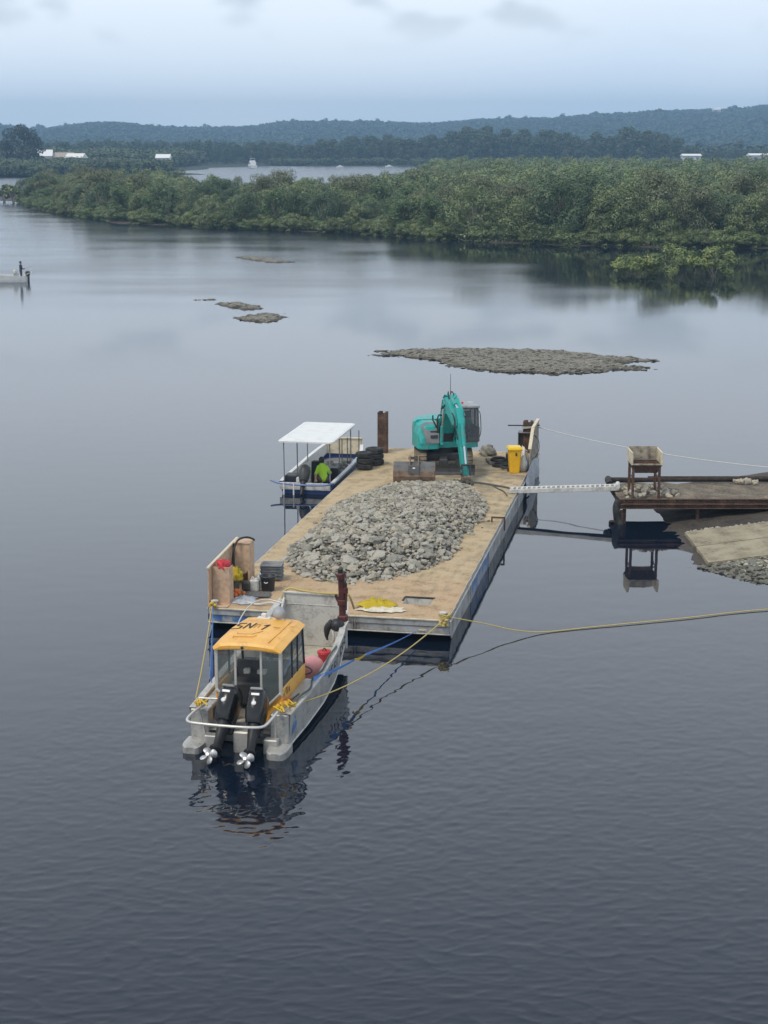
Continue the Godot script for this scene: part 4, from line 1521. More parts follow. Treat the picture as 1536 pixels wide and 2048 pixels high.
	part(t, "rear_lamp", box_of(Vector3(-0.1, 1.99, -0.57), Vector3(0.05, 0.05, 0.04), 0.008), "black")
	# inside: console, seat, clutter
	part(house, "console", box_of(Vector3(0.0, 0.92, -2.25), Vector3(1.3, 0.5, 0.5), 0.03), "dark_grey")
	b = B.new()
	b.box(Vector3(0.0, 0.72, -1.55), Vector3(1.2, 0.5, 0.5), 0.05)
	b.box(Vector3(0.0, 1.1, -1.75), Vector3(1.15, 0.5, 0.1), 0.04)
	part(house, "bench_seat", b, "cab_grey")
	b = B.new()
	b.box(Vector3(-0.12, 1.22, -2.12), Vector3(0.26, 0.18, 0.1), 0.02)
	b.box(Vector3(0.22, 1.22, -2.12), Vector3(0.22, 0.16, 0.1), 0.02)
	b.box(Vector3(0.05, 1.18, -1.5), Vector3(0.2, 0.1, 0.14), 0.02)
	b.box(Vector3(-0.3, 1.16, -1.55), Vector3(0.14, 0.12, 0.12), 0.02)
	part(house, "instruments", b, "white_worn")
	b = B.new()
	b.tube(curve([Vector3(-0.1, 1.1, -1.9), Vector3(0.12, 1.24, -1.9), Vector3(0.34, 1.1, -1.9), Vector3(0.12, 0.98, -1.9), Vector3(-0.1, 1.1, -1.9)], 5), 0.016, 6)
	part(house, "steering_wheel", b, "tube_alloy")
	part(house, "side_stripe", box_of(Vector3(0.727, 0.98, -1.05), Vector3(0.004, 0.05, 0.34), 0.0), "print_brown")
	# small dark print on the wheelhouse side and along the hull
	b = B.new()
	for p in [[-0.8, 0.92, 0.02, 0.09], [-0.88, 0.92, 0.015, 0.09], [-1.05, 0.93, 0.05, 0.1], [-1.14, 0.93, 0.016, 0.11], [-1.24, 0.93, 0.05, 0.1], [-1.02, 1.02, 0.14, 0.02]]:
		b.box(Vector3(0.728, p[1], p[0]), Vector3(0.005, p[3], p[2]), 0.0)
	part(house, "side_lettering", b, "print_black")
	b = B.new()
	for k in 7:
		var z := -3.05 - k * 0.27 - (0.2 if k > 3 else 0.0)
		var s := hull_side(z, 0.70)
		var h: float = [0.16, 0.2, 0.14, 0.2, 0.22, 0.15, 0.2][k]
		b.box(Vector3(s.x + 0.006, s.y, s.z), Vector3(0.006, h, 0.05), 0.0)
		b.box(Vector3(s.x + 0.006, s.y + h * 0.42, s.z - 0.06), Vector3(0.006, 0.035, 0.13), 0.0)
		if k % 2 == 0:
			b.box(Vector3(s.x + 0.006, s.y - h * 0.3, s.z - 0.06), Vector3(0.006, 0.035, 0.13), 0.0)
	part(t, "hull_lettering", b, "print_black")
	# faded blue decal near the stern quarter
	b = B.new()
	b.prism([Vector2(-0.12, 0.3), Vector2(-0.3, 0.68), Vector2(-0.62, 0.74), Vector2(-0.5, 0.42)], 1.088, 1.092, Transform3D(Basis(Vector3(0, 0, 1), Vector3.UP, Vector3(1, 0, 0)), Vector3.ZERO))
	part(t, "blue_decal", b, "blue_plate")

	# bow ramp
	b = B.new()
	var lean := Transform3D(Basis(Vector3.RIGHT, -0.03), Vector3(0.02, 0.36, -6.12))
	b.box(Vector3(0, 0.66, 0), Vector3(1.56, 1.32, 0.04), 0.015, lean)
	b.box(Vector3(0, 1.30, 0.03), Vector3(1.58, 0.06, 0.06), 0.015, lean)
	b.box(Vector3(0, 1.02, 0.025), Vector3(1.5, 0.015, 0.02), 0.004, lean)
	for x in [-0.78, 0.78]:
		b.box(Vector3(x, 0.66, 0.03), Vector3(0.05, 1.34, 0.07), 0.015, lean)
	part(t, "bow_ramp", b, "alloy_pale")
	b = B.new()
	b.tube([Vector3(-0.70, 0.85, -5.2), Vector3(-0.72, 1.55, -6.0)], 0.03, 8)
	b.tube([Vector3(-0.75, 0.4, -5.5), Vector3(-0.80, 1.3, -6.05)], 0.045, 8)
	part(t, "ramp_strut", b, "tube_alloy")
	part(t, "ramp_winch", box_of(Vector3(-0.62, 0.62, -5.1), Vector3(0.22, 0.5, 0.35), 0.04), "cab_grey")

	# folded deck crane on the right-hand gunwale near the bow
	var cr := part(t, "crane_column", crane_column(), "rust_paint")
	cr.name = "deck_crane"
	b = B.new()
	b.tube([Vector3(0.99, 1.55, -5.28), Vector3(0.99, 2.20, -5.30)], 0.03, 8)
	b.box(Vector3(0.99, 2.02, -5.28), Vector3(0.10, 0.16, 0.1), 0.02)
	part(cr, "ram", b, "rust_paint")
	b = B.new()
	b.box(Vector3(0.86, 2.50, -5.30), Vector3(0.12, 0.14, 0.14), 0.03)
	b.tube(curve([Vector3(0.96, 2.5, -5.24), Vector3(1.02, 2.35, -5.2), Vector3(0.98, 2.1, -5.2)], 5), 0.015, 6)
	part(cr, "head", b, "black")
	b = B.new()
	# hanging black grab: two curved jaws with a body
	b.ball(Vector3(0.82, 1.22, -5.12), Vector3(0.18, 0.16, 0.17), 12)
	b.tube(curve([Vector3(0.72, 1.28, -5.1), Vector3(0.60, 1.16, -5.08), Vector3(0.58, 0.98, -5.05), Vector3(0.60, 0.86, -5.04)], 4), [0.10, 0.10, 0.09, 0.09, 0.085, 0.08, 0.07, 0.06, 0.05, 0.04, 0.03, 0.025, 0.02], 8)
	b.tube(curve([Vector3(0.90, 1.24, -5.1), Vector3(0.94, 1.06, -5.08), Vector3(0.88, 0.88, -5.04), Vector3(0.80, 0.76, -5.02)], 4), [0.09, 0.09, 0.085, 0.08, 0.075, 0.07, 0.065, 0.06, 0.055, 0.05, 0.045, 0.04, 0.03], 8)
	part(cr, "grab", b, "black")
	b = B.new()
	b.tube(curve([Vector3(0.74, 1.12, -4.98), Vector3(0.78, 0.98, -4.94), Vector3(0.76, 0.86, -4.96)], 5), 0.03, 7)
	b.tube(curve([Vector3(0.98, 1.08, -4.98), Vector3(1.02, 1.2, -5.02), Vector3(1.06, 1.3, -5.2)], 5), 0.02, 7)
	part(cr, "grab_fittings", b, "tube_alloy")

	# loose things aboard
	var buoy := thing("mooring_buoy", "faded pink round buoy sitting in the work boat beside the wheelhouse", "buoy", on_boat(Vector3(0.62, 0.35, -3.55)))
	b = B.new()
	b.ball(Vector3(0, 0.29, 0), Vector3(0.29, 0.29, 0.29), 22)
	part(buoy, "float", b, "pink_buoy")
	b = B.new()
	b.tube([Vector3(-0.14, 0.42, 0.18), Vector3(-0.19, 0.48, 0.26)], 0.045, 8)
	part(buoy, "eye", b, "black")
	b = B.new()
	b.tube(curve([Vector3(-0.19, 0.46, 0.26), Vector3(-0.28, 0.36, 0.34), Vector3(-0.2, 0.28, 0.42), Vector3(0.0, 0.30, 0.44), Vector3(0.1, 0.36, 0.40), Vector3(0.02, 0.42, 0.36), Vector3(-0.15, 0.44, 0.30)], 5), 0.016, 6)
	part(buoy, "lanyard", b, "rope_dark")
	var rb := thing("red_bucket", "red plastic bucket standing on the work boat floor near the gunwale", "bucket", on_boat(Vector3(0.60, 0.353, -4.75)))
	b = B.new()
	b.lathe([Vector2(0, 0), Vector2(0.12, 0), Vector2(0.125, 0.01), Vector2(0.155, 0.27), Vector2(0.17, 0.28), Vector2(0.17, 0.30), Vector2(0.15, 0.30), Vector2(0.12, 0.03), Vector2(0, 0.03)], 20)
	part(rb, "pail", b, "red_plastic")
	b = B.new()
	b.lathe([Vector2(0, 0.305), Vector2(0.165, 0.305), Vector2(0.17, 0.32), Vector2(0.15, 0.335), Vector2(0, 0.335)], 20)
	part(rb, "lid", b, "red_plastic")
	b = B.new()
	b.tube(curve([Vector3(-0.05, 0.33, 0), Vector3(0, 0.40, 0), Vector3(0.05, 0.33, 0)], 4), 0.012, 6)
	part(rb, "handle", b, "black")
	var pad := thing("boat_paddle", "old wooden pole with red handle lying on the work boat side shelf", "pole", on_boat(Vector3(0.86, 0.77, -0.75)))
	b = B.new()
	b.tube([Vector3(-0.1, 0.02, 0.45), Vector3(0.06, 0.04, -0.55)], 0.02, 7)
	part(pad, "shaft", b, "rope_dark")
	b = B.new()
	b.tube([Vector3(-0.16, 0.05, 0.45), Vector3(-0.10, 0.05, 0.0), Vector3(-0.04, 0.06, -0.2)], 0.035, 8)
	part(pad, "grip", b, "orange")


func hull_side(z: float, f: float) -> Vector3:
	var stn := [[0.0, 1.08, 0.80, 1.0, 0.10], [-1.2, 1.13, 0.82, 1.04, 0.12], [-2.6, 1.15, 0.88, 1.05, 0.15], [-3.8, 1.13, 0.98, 1.0, 0.22], [-4.8, 1.06, 1.14, 0.9, 0.32], [-5.6, 0.95, 1.36, 0.78, 0.42], [-6.15, 0.84, 1.52, 0.70, 0.50]]
	for k in stn.size() - 1:
		if z <= stn[k][0] and z >= stn[k + 1][0]:
			var u: float = (z - stn[k][0]) / (stn[k + 1][0] - stn[k][0])
			var top := lerpf(stn[k][2], stn[k + 1][2], u)
			var low := lerpf(stn[k][4], stn[k + 1][4], u)
			var x := lerpf(stn[k][1], stn[k + 1][1], u)
			return Vector3(x - 0.01, lerpf(low, top, f), z)
	return Vector3.ZERO


func crane_column() -> B:
	var b := B.new()
	b.box(Vector3(0.90, 1.30, -5.34), Vector3(0.22, 0.22, 0.22), 0.03)
	b.bar(Vector3(0.90, 1.35, -5.34), Vector3(0.88, 2.30, -5.32), 0.14, 0.15, 0.02)
	b.bar(Vector3(0.88, 2.25, -5.32), Vector3(0.86, 2.46, -5.30), 0.17, 0.19, 0.04)
	b.box(Vector3(0.89, 1.72, -5.33), Vector3(0.19, 0.14, 0.19), 0.02)
	b.prism([Vector2(0.0, 0.0), Vector2(-0.12, 0.24), Vector2(-0.09, 0.30), Vector2(0.0, 0.16)], -0.03, 0.03, at(Vector3(0.83, 1.62, -5.33)))
	return b


func wheelhouse_panels() -> B:
	var b := B.new()
	for x in [-0.71, 0.71]:
		b.box(Vector3(x, 0.90, -1.62), Vector3(0.03, 0.36, 1.88), 0.006)
	# front below the windscreen
	b.box(Vector3(0, 0.84, -2.56), Vector3(1.44, 0.5, 0.03), 0.006)
	# triangular rear wings either side of the doorway
	for s in [-1, 1]:
		b.prism([Vector2(s * 0.71, 1.0), Vector2(s * 0.71, 0.36), Vector2(s * 0.28, 0.36), Vector2(s * 0.28, 0.60)], -0.70, -0.685)
	return b


# black hand-painted characters, flat on the crown of the roof: SN 1
func roof_letters(t: Node3D):
	var y := func(x: float) -> float:
		var u := x / 0.76
		return 1.97 + 0.073 + 0.06 * (1.0 - u * u) + 0.006
	var strokes := {
		"roof_lettering": ["print_black", [[[-0.42, -2.0], [-0.56, -2.0], [-0.60, -1.86], [-0.46, -1.78], [-0.48, -1.62], [-0.66, -1.60]], [[-0.39, -1.60], [-0.34, -2.0], [-0.25, -1.62], [-0.20, -2.0]], [[0.02, -1.84], [0.12, -1.94], [0.04, -1.55]]]],
		"roof_marking": ["print_brown", [[[-0.17, -1.66], [-0.15, -1.93], [-0.09, -1.93], [-0.08, -1.66]], [[0.24, -1.78], [0.38, -1.80]], [[-0.42, -1.3], [-0.38, -1.2], [-0.05, -1.2], [0.10, -1.45]], [[0.55, -1.98], [0.64, -2.02]]]]}
	for called in strokes:
		var b := B.new()
		for line in strokes[called][1]:
			for k in line.size() - 1:
				var p := Vector3(line[k][0], y.call(line[k][0]), line[k][1])
				var q := Vector3(line[k + 1][0], y.call(line[k + 1][0]), line[k + 1][1])
				b.bar(p, q, 0.035 if called == "roof_lettering" else 0.018, 0.006, 0.0)
		part(t, called, b, strokes[called][0])


func outboard(t: Node3D, p: Vector3, yaw: float):
	var xf := Transform3D(Basis(Vector3.UP, yaw) * Basis(Vector3.RIGHT, -0.76) * Basis.from_scale(Vector3(1.12, 1.12, 1.12)), p)
	# cowling: lofted rounded block
	var b := B.new()
	var rings := []
	for s in [[-0.04, 0.15, -0.16, 0.26], [0.06, 0.17, -0.20, 0.32], [0.22, 0.185, -0.22, 0.36], [0.42, 0.185, -0.22, 0.37], [0.56, 0.17, -0.20, 0.34], [0.65, 0.13, -0.14, 0.27], [0.675, 0.09, -0.08, 0.2]]:
		var ring := []
		for i in 16:
			var a := TAU * i / 16.0
			var c := pow(absf(cos(a)), 0.6) * signf(cos(a))
			var sn := pow(absf(sin(a)), 0.6) * signf(sin(a))
			ring.append(xf * Vector3(c * s[1], s[0], (s[2] + s[3]) * 0.5 + sn * (s[3] - s[2]) * 0.5))
		rings.append(ring)
	b.loft(rings, true, true, 1)
	var m := part(t, "outboard_motor", b, "gloss_black")
	# leg
	b = B.new()
	rings = []
	for s in [[-0.02, 0.13, -0.12, 0.22], [-0.2, 0.10, -0.10, 0.18], [-0.5, 0.07, -0.07, 0.16], [-0.56, 0.11, -0.12, 0.24], [-0.59, 0.11, -0.12, 0.24], [-0.62, 0.05, -0.06, 0.16], [-0.8, 0.045, -0.05, 0.14]]:
		var ring := []
		for i in 12:
			var a := TAU * i / 12.0
			ring.append(xf * Vector3(cos(a) * s[1], s[0], (s[2] + s[3]) * 0.5 + sin(a) * (s[3] - s[2]) * 0.5))
		rings.append(ring)
	b.loft(rings, true, true, 1)
	part(m, "leg", b, "black")
	b = B.new()
	b.tube([xf * Vector3(0, -0.80, -0.22), xf * Vector3(0, -0.80, -0.1), xf * Vector3(0, -0.80, 0.14), xf * Vector3(0, -0.80, 0.24)], [0.015, 0.07, 0.075, 0.05], 12)
	b.prism([Vector2(-0.05, -0.84), Vector2(0.12, -0.84), Vector2(0.10, -1.02), Vector2(0.02, -1.0)], -0.012, 0.012, xf * Transform3D(Basis(Vector3(0, 0, 1), Vector3.UP, Vector3(-1, 0, 0)), Vector3.ZERO))
	part(m, "gearcase", b, "black")
	b = B.new()
	b.tube([xf * Vector3(0, -0.80, 0.22), xf * Vector3(0, -0.80, 0.36)], [0.055, 0.035], 12)
	for k in 4:
		var a := TAU * k / 4.0 + 0.5
		var dir := Vector3(cos(a), sin(a), 0)
		var side := Vector3(-sin(a), cos(a), 0)
		var blade := []
		for s in [[0.03, 0.04], [0.08, 0.07], [0.12, 0.08], [0.15, 0.055], [0.165, 0.015]]:
			var c: Vector3 = Vector3(0, -0.80, 0.29) + dir * s[0]
			var tw: Vector3 = (side * 0.8 + Vector3(0, 0, 0.62)).normalized() * s[1]
			var th := (side * -0.62 + Vector3(0, 0, 0.8)) * 0.006
			blade.append([xf * (c - tw + th), xf * (c + tw + th), xf * (c + tw - th), xf * (c - tw - th)])
		b.loft(blade, true, true, 1)
	part(m, "propeller", b, "prop_steel")
	# pale band and markings on the cowling
	b = B.new()
	b.box(Vector3(0, 0.585, 0.305), Vector3(0.24, 0.055, 0.10), 0.02, xf)
	part(m, "grey_band", b, "grey_panel")
	b = B.new()
	b.box(Vector3(0.0, 0.46, 0.366), Vector3(0.15, 0.045, 0.014), 0.0, xf)
	part(m, "white_stripe", b, "white_print")
	b = B.new()
	b.lathe([Vector2(0, 0), Vector2(0.045, 0), Vector2(0.045, 0.016), Vector2(0, 0.016)], 14, xf * Transform3D(Basis(Vector3.RIGHT, PI / 2), Vector3(0, 0.28, 0.362)))
	part(m, "white_badge", b, "white_print")
	b = B.new()
	b.box(Vector3(0, -0.02, -0.16), Vector3(0.26, 0.3, 0.1), 0.03, xf)
	part(m, "clamp", b, "dark_grey")


# ------------------------------------------------------------------ punt with a white canopy, left of the barge
func make_skiff():
	var f := on_barge(Vector3(-4.66, 0, -16.85), 0.0)
	var t := thing("canopy_punt", "blue and white punt under a flat white canopy beside the barge", "boat", f)
	var b := B.new()
	var stn := [[0.0, 0.98, 0.42, 0.86, -0.1], [-0.5, 1.0, 0.44, 0.88, -0.12], [-2.5, 1.02, 0.46, 0.9, -0.12], [-4.5, 1.0, 0.52, 0.86, -0.1], [-5.6, 0.9, 0.6, 0.74, 0.0], [-6.3, 0.76, 0.68, 0.6, 0.2]]
	var rows := []
	for s in stn:
		rows.append([Vector3(-s[1], s[2], s[0]), Vector3(-s[3], s[4], s[0]), Vector3(0, s[4] - 0.1, s[0]), Vector3(s[3], s[4], s[0]), Vector3(s[1], s[2], s[0])])
	b.loft(rows, false, false, -1)
	var ends := [rows[0], rows[-1]]
	for e in ends:
		b.quad(e[0], e[1], e[3], e[4])
		b.tri(e[1], e[2], e[3])
	part(t, "hull", b, "blue_hull")
	for side in [-1, 1]:
		b = B.new()
		rows = []
		for s in stn:
			rows.append([Vector3(side * (s[1] + 0.02), s[2] - 0.05, s[0]), Vector3(side * (s[1] + 0.02), s[2] + 0.03, s[0]), Vector3(side * (s[1] - 0.11), s[2] + 0.03, s[0]), Vector3(side * (s[1] - 0.12), 0.12, s[0])])
		b.loft(rows, false, false, -1)
		part(t, "gunwale", b, "white")
	b = B.new()
	b.tube(curve([Vector3(-1.3, 0.47, 0.05), Vector3(-1.0, 0.40, 0.16), Vector3(-0.5, 0.37, 0.2), Vector3(0.2, 0.36, 0.2), Vector3(0.7, 0.38, 0.18), Vector3(1.0, 0.44, 0.1)], 5), 0.035, 8)
	part(t, "stern_rail", b, "blue_rail")
	b = B.new()
	for k in stn.size() - 1:
		var s: Array = stn[k]
		var q: Array = stn[k + 1]
		b.quad(Vector3(-s[1] + 0.1, 0.14, s[0] + 0.0), Vector3(-q[1] + 0.1, 0.14, q[0]), Vector3(q[1] - 0.1, 0.14, q[0]), Vector3(s[1] - 0.1, 0.14, s[0]))
	part(t, "floor", b, "grey_panel")
	# upright white bow board
	b = B.new()
	b.box(Vector3(0, 0.62, -6.26), Vector3(1.5, 0.62, 0.05), 0.015)
	b.box(Vector3(0, 0.95, -6.24), Vector3(1.54, 0.06, 0.1), 0.015)
	part(t, "bow_board", b, "cream")
	b = B.new()
	b.box(Vector3(-0.05, 0.28, 0.03), Vector3(1.86, 0.26, 0.05), 0.01)
	part(t, "transom", b, "white_worn")
	# canopy: rounded slab
	b = B.new()
	var ring_top := []
	var ring_bot := []
	for c in [[-1, -1], [1, -1], [1, 1], [-1, 1]]:
		for i in 5:
			var a0 := atan2(c[1], c[0]) - PI / 4 + i * PI / 8.0
			var ctr := Vector2(c[0] * 0.86, -1.86 + c[1] * 1.92)
			var p := ctr + Vector2(cos(a0), sin(a0)) * 0.14
			ring_top.append(Vector3(p.x, 1.93, p.y))
			ring_bot.append(Vector3(p.x, 1.88, p.y))
	var inner := []
	for p in ring_top:
		inner.append(Vector3(p.x * 0.94, 1.955, (p.z + 1.86) * 0.96 - 1.86))
	b.loft([ring_bot, ring_top, inner], true, true, -1)
	part(t, "canopy", b, "white")
	for p in [[-0.84, 0.0], [-0.62, -1.1], [-0.84, -3.6], [0.84, 0.0], [0.84, -1.6], [0.84, -3.6]]:
		b = B.new()
		b.tube([Vector3(p[0], 0.45, p[1] - 0.1), Vector3(p[0], 1.9, p[1] - 0.05)], 0.022, 8)
		part(t, "canopy_post", b, "post_grey")
	for p in [[0.55, -4.4, 1.3], [0.9, -4.9, 1.5], [0.3, -4.6, 1.2]]:
		b = B.new()
		b.tube([Vector3(p[0], 0.2, p[1]), Vector3(p[0], p[2], p[1])], 0.018, 6)
		part(t, "rod_stanchion", b, "cab_grey")
	# outboard tilted over the stern
	var xf := Transform3D(Basis(Vector3.RIGHT, -0.6), Vector3(-0.12, 0.50, -0.05))
	b = B.new()
	var rings := []
	for s in [[-0.05, 0.15, 0.17], [0.1, 0.2, 0.24], [0.35, 0.21, 0.26], [0.5, 0.17, 0.2], [0.56, 0.1, 0.12]]:
		var ring := []
		for i in 12:
			var a := TAU * i / 12.0
			ring.append(xf * Vector3(cos(a) * s[1], s[0], sin(a) * s[2]))
		rings.append(ring)
	b.loft(rings, true, true, 1)
	var m := part(t, "outboard_motor", b, "dark_grey")
	b = B.new()
	b.tube([xf * Vector3(0, -0.05, 0), xf * Vector3(0, -0.3, 0.02), xf * Vector3(0, -0.6, 0.03)], [0.12, 0.08, 0.05], 10)
	part(m, "leg", b, "black")
	b = B.new()
	b.box(Vector3(-0.32, 0.42, -0.12), Vector3(0.16, 0.34, 0.16), 0.04)
	part(m, "bracket", b, "white_worn")
	# helm box, seat and fish boxes
	b = B.new()
	b.box(Vector3(0.05, 0.55, -1.35), Vector3(0.34, 0.82, 0.3), 0.04)
	part(t, "helm_seat", b, "tub_black")
	b = B.new()
	b.box(Vector3(0.55, 0.42, -1.6), Vector3(0.6, 0.56, 0.5), 0.04)
	part(t, "equipment_box", b, "tub_black")
	b = B.new()
	b.box(Vector3(-0.62, 0.4, -0.45), Vector3(0.5, 0.46, 0.55), 0.04)
	part(t, "battery_box", b, "tub_black")
	b = B.new()
	b.tube([Vector3(-0.12, 0.2, -1.1), Vector3(-0.12, 1.0, -1.2)], 0.03, 6)
	part(t, "grab_pole", b, "white_worn")
	# hanging white fender lines at the stern
	for x in [-0.78, -0.42]:
		b = B.new()
		b.box(Vector3(x, 0.2, 0.24), Vector3(0.05, 0.5, 0.03), 0.01)
		part(t, "white_strap", b, "soft_white")
	# catch heap near the bow
	b = B.new()
	for k in 26:
		b.ball(Vector3(rng.randf_range(-0.6, 0.6), 0.18 + rng.randf_range(0, 0.16), rng.randf_range(-4.6, -3.2)), Vector3.ONE * rng.randf_range(0.07, 0.15), 6)
	part(t, "oyster_heap", b, "rock_dark")

	# the person crouching by the engine in a lime shirt, back to the camera
	var lime := Color(0.42, 0.72, 0.04)
	var dark := Color(0.02, 0.022, 0.028)
	var khaki := Color(0.10, 0.09, 0.075)
	var skin := Color(0.42, 0.24, 0.16)
	var bones := [
		[Vector3(0.0, 0.30, 0.0), Vector3(-0.02, 0.52, -0.10), 0.15, 0.16, lime],
		[Vector3(-0.02, 0.52, -0.10), Vector3(-0.03, 0.66, -0.16), 0.16, 0.14, lime],
		[Vector3(-0.03, 0.70, -0.18), Vector3(-0.04, 0.78, -0.22), 0.055, 0.055, skin],
		[Vector3(-0.04, 0.86, -0.25), Vector3(-0.04, 0.90, -0.25), 0.10, 0.095, dark],
		[Vector3(-0.16, 0.66, -0.16), Vector3(-0.27, 0.44, -0.02), 0.07, 0.055, lime], [Vector3(-0.27, 0.44, -0.02), Vector3(-0.30, 0.27, 0.18), 0.05, 0.035, skin],
		[Vector3(0.12, 0.66, -0.16), Vector3(0.25, 0.46, -0.12), 0.07, 0.055, lime], [Vector3(0.25, 0.46, -0.12), Vector3(0.22, 0.36, -0.36), 0.05, 0.035, skin],
		[Vector3(-0.10, 0.26, 0.02), Vector3(-0.17, 0.42, -0.36), 0.11, 0.08, khaki], [Vector3(-0.17, 0.42, -0.36), Vector3(-0.16, 0.06, -0.22), 0.075, 0.05, khaki], [Vector3(-0.16, 0.04, -0.18), Vector3(-0.17, 0.035, -0.36), 0.045, 0.04, dark],
		[Vector3(0.10, 0.26, 0.02), Vector3(0.17, 0.40, -0.34), 0.11, 0.08, khaki], [Vector3(0.17, 0.40, -0.34), Vector3(0.17, 0.06, -0.2), 0.075, 0.05, khaki], [Vector3(0.17, 0.04, -0.16), Vector3(0.18, 0.035, -0.34), 0.045, 0.04, dark]]
	add_hand(bones, Vector3(-0.30, 0.27, 0.18), Vector3(-0.05, -0.5, 1).normalized(), Vector3(1, 0, 0), skin)
	add_hand(bones, Vector3(0.22, 0.36, -0.36), Vector3(-0.2, -0.3, -1).normalized(), Vector3(-1, 0, 0), skin)
	var pp := thing("person", "person crouching in a lime hi-vis shirt and dark cap in the canopy punt", "person", f * at(Vector3(0.42, 0.14, -0.85), 0.3))
	part(pp, "body", body_mesh(bones, 0.018), "person")
	b = B.new()
	b.lathe([Vector2(0.0, 0.13), Vector2(0.06, 0.12), Vector2(0.1, 0.07), Vector2(0.108, 0.0), Vector2(0.1, -0.01)], 14, at(Vector3(-0.04, 0.90, -0.25)))
	b.box(Vector3(-0.04, 0.905, -0.38), Vector3(0.15, 0.012, 0.11), 0.005)
	part(pp, "cap", b, "black")


# ------------------------------------------------------------------ figures: joined tapered capsules, one continuous skin
func add_hand(bones: Array, wrist: Vector3, along: Vector3, across: Vector3, c: Color):
	var palm := wrist + along * 0.085
	bones.append([wrist, palm, 0.03, 0.034, c])
	var down := along.cross(across).normalized()
	for k in 4:
		var o := across * (k - 1.5) * 0.02
		var l: float = [0.062, 0.075, 0.07, 0.055][k]
		var mid := palm + o + along * l * 0.5 + down * 0.006
		bones.append([palm + o, mid, 0.010, 0.009, c])
		bones.append([mid, mid + (along * 0.75 + down * 0.55).normalized() * l * 0.6, 0.009, 0.007, c])
	var th := wrist + along * 0.03 + across * 0.03
	bones.append([th, th + (along * 0.7 + across * 0.7) * 0.04, 0.011, 0.010, c])
	bones.append([th + (along * 0.7 + across * 0.7) * 0.04, th + (along * 0.7 + across * 0.7) * 0.04 + along * 0.035, 0.010, 0.008, c])


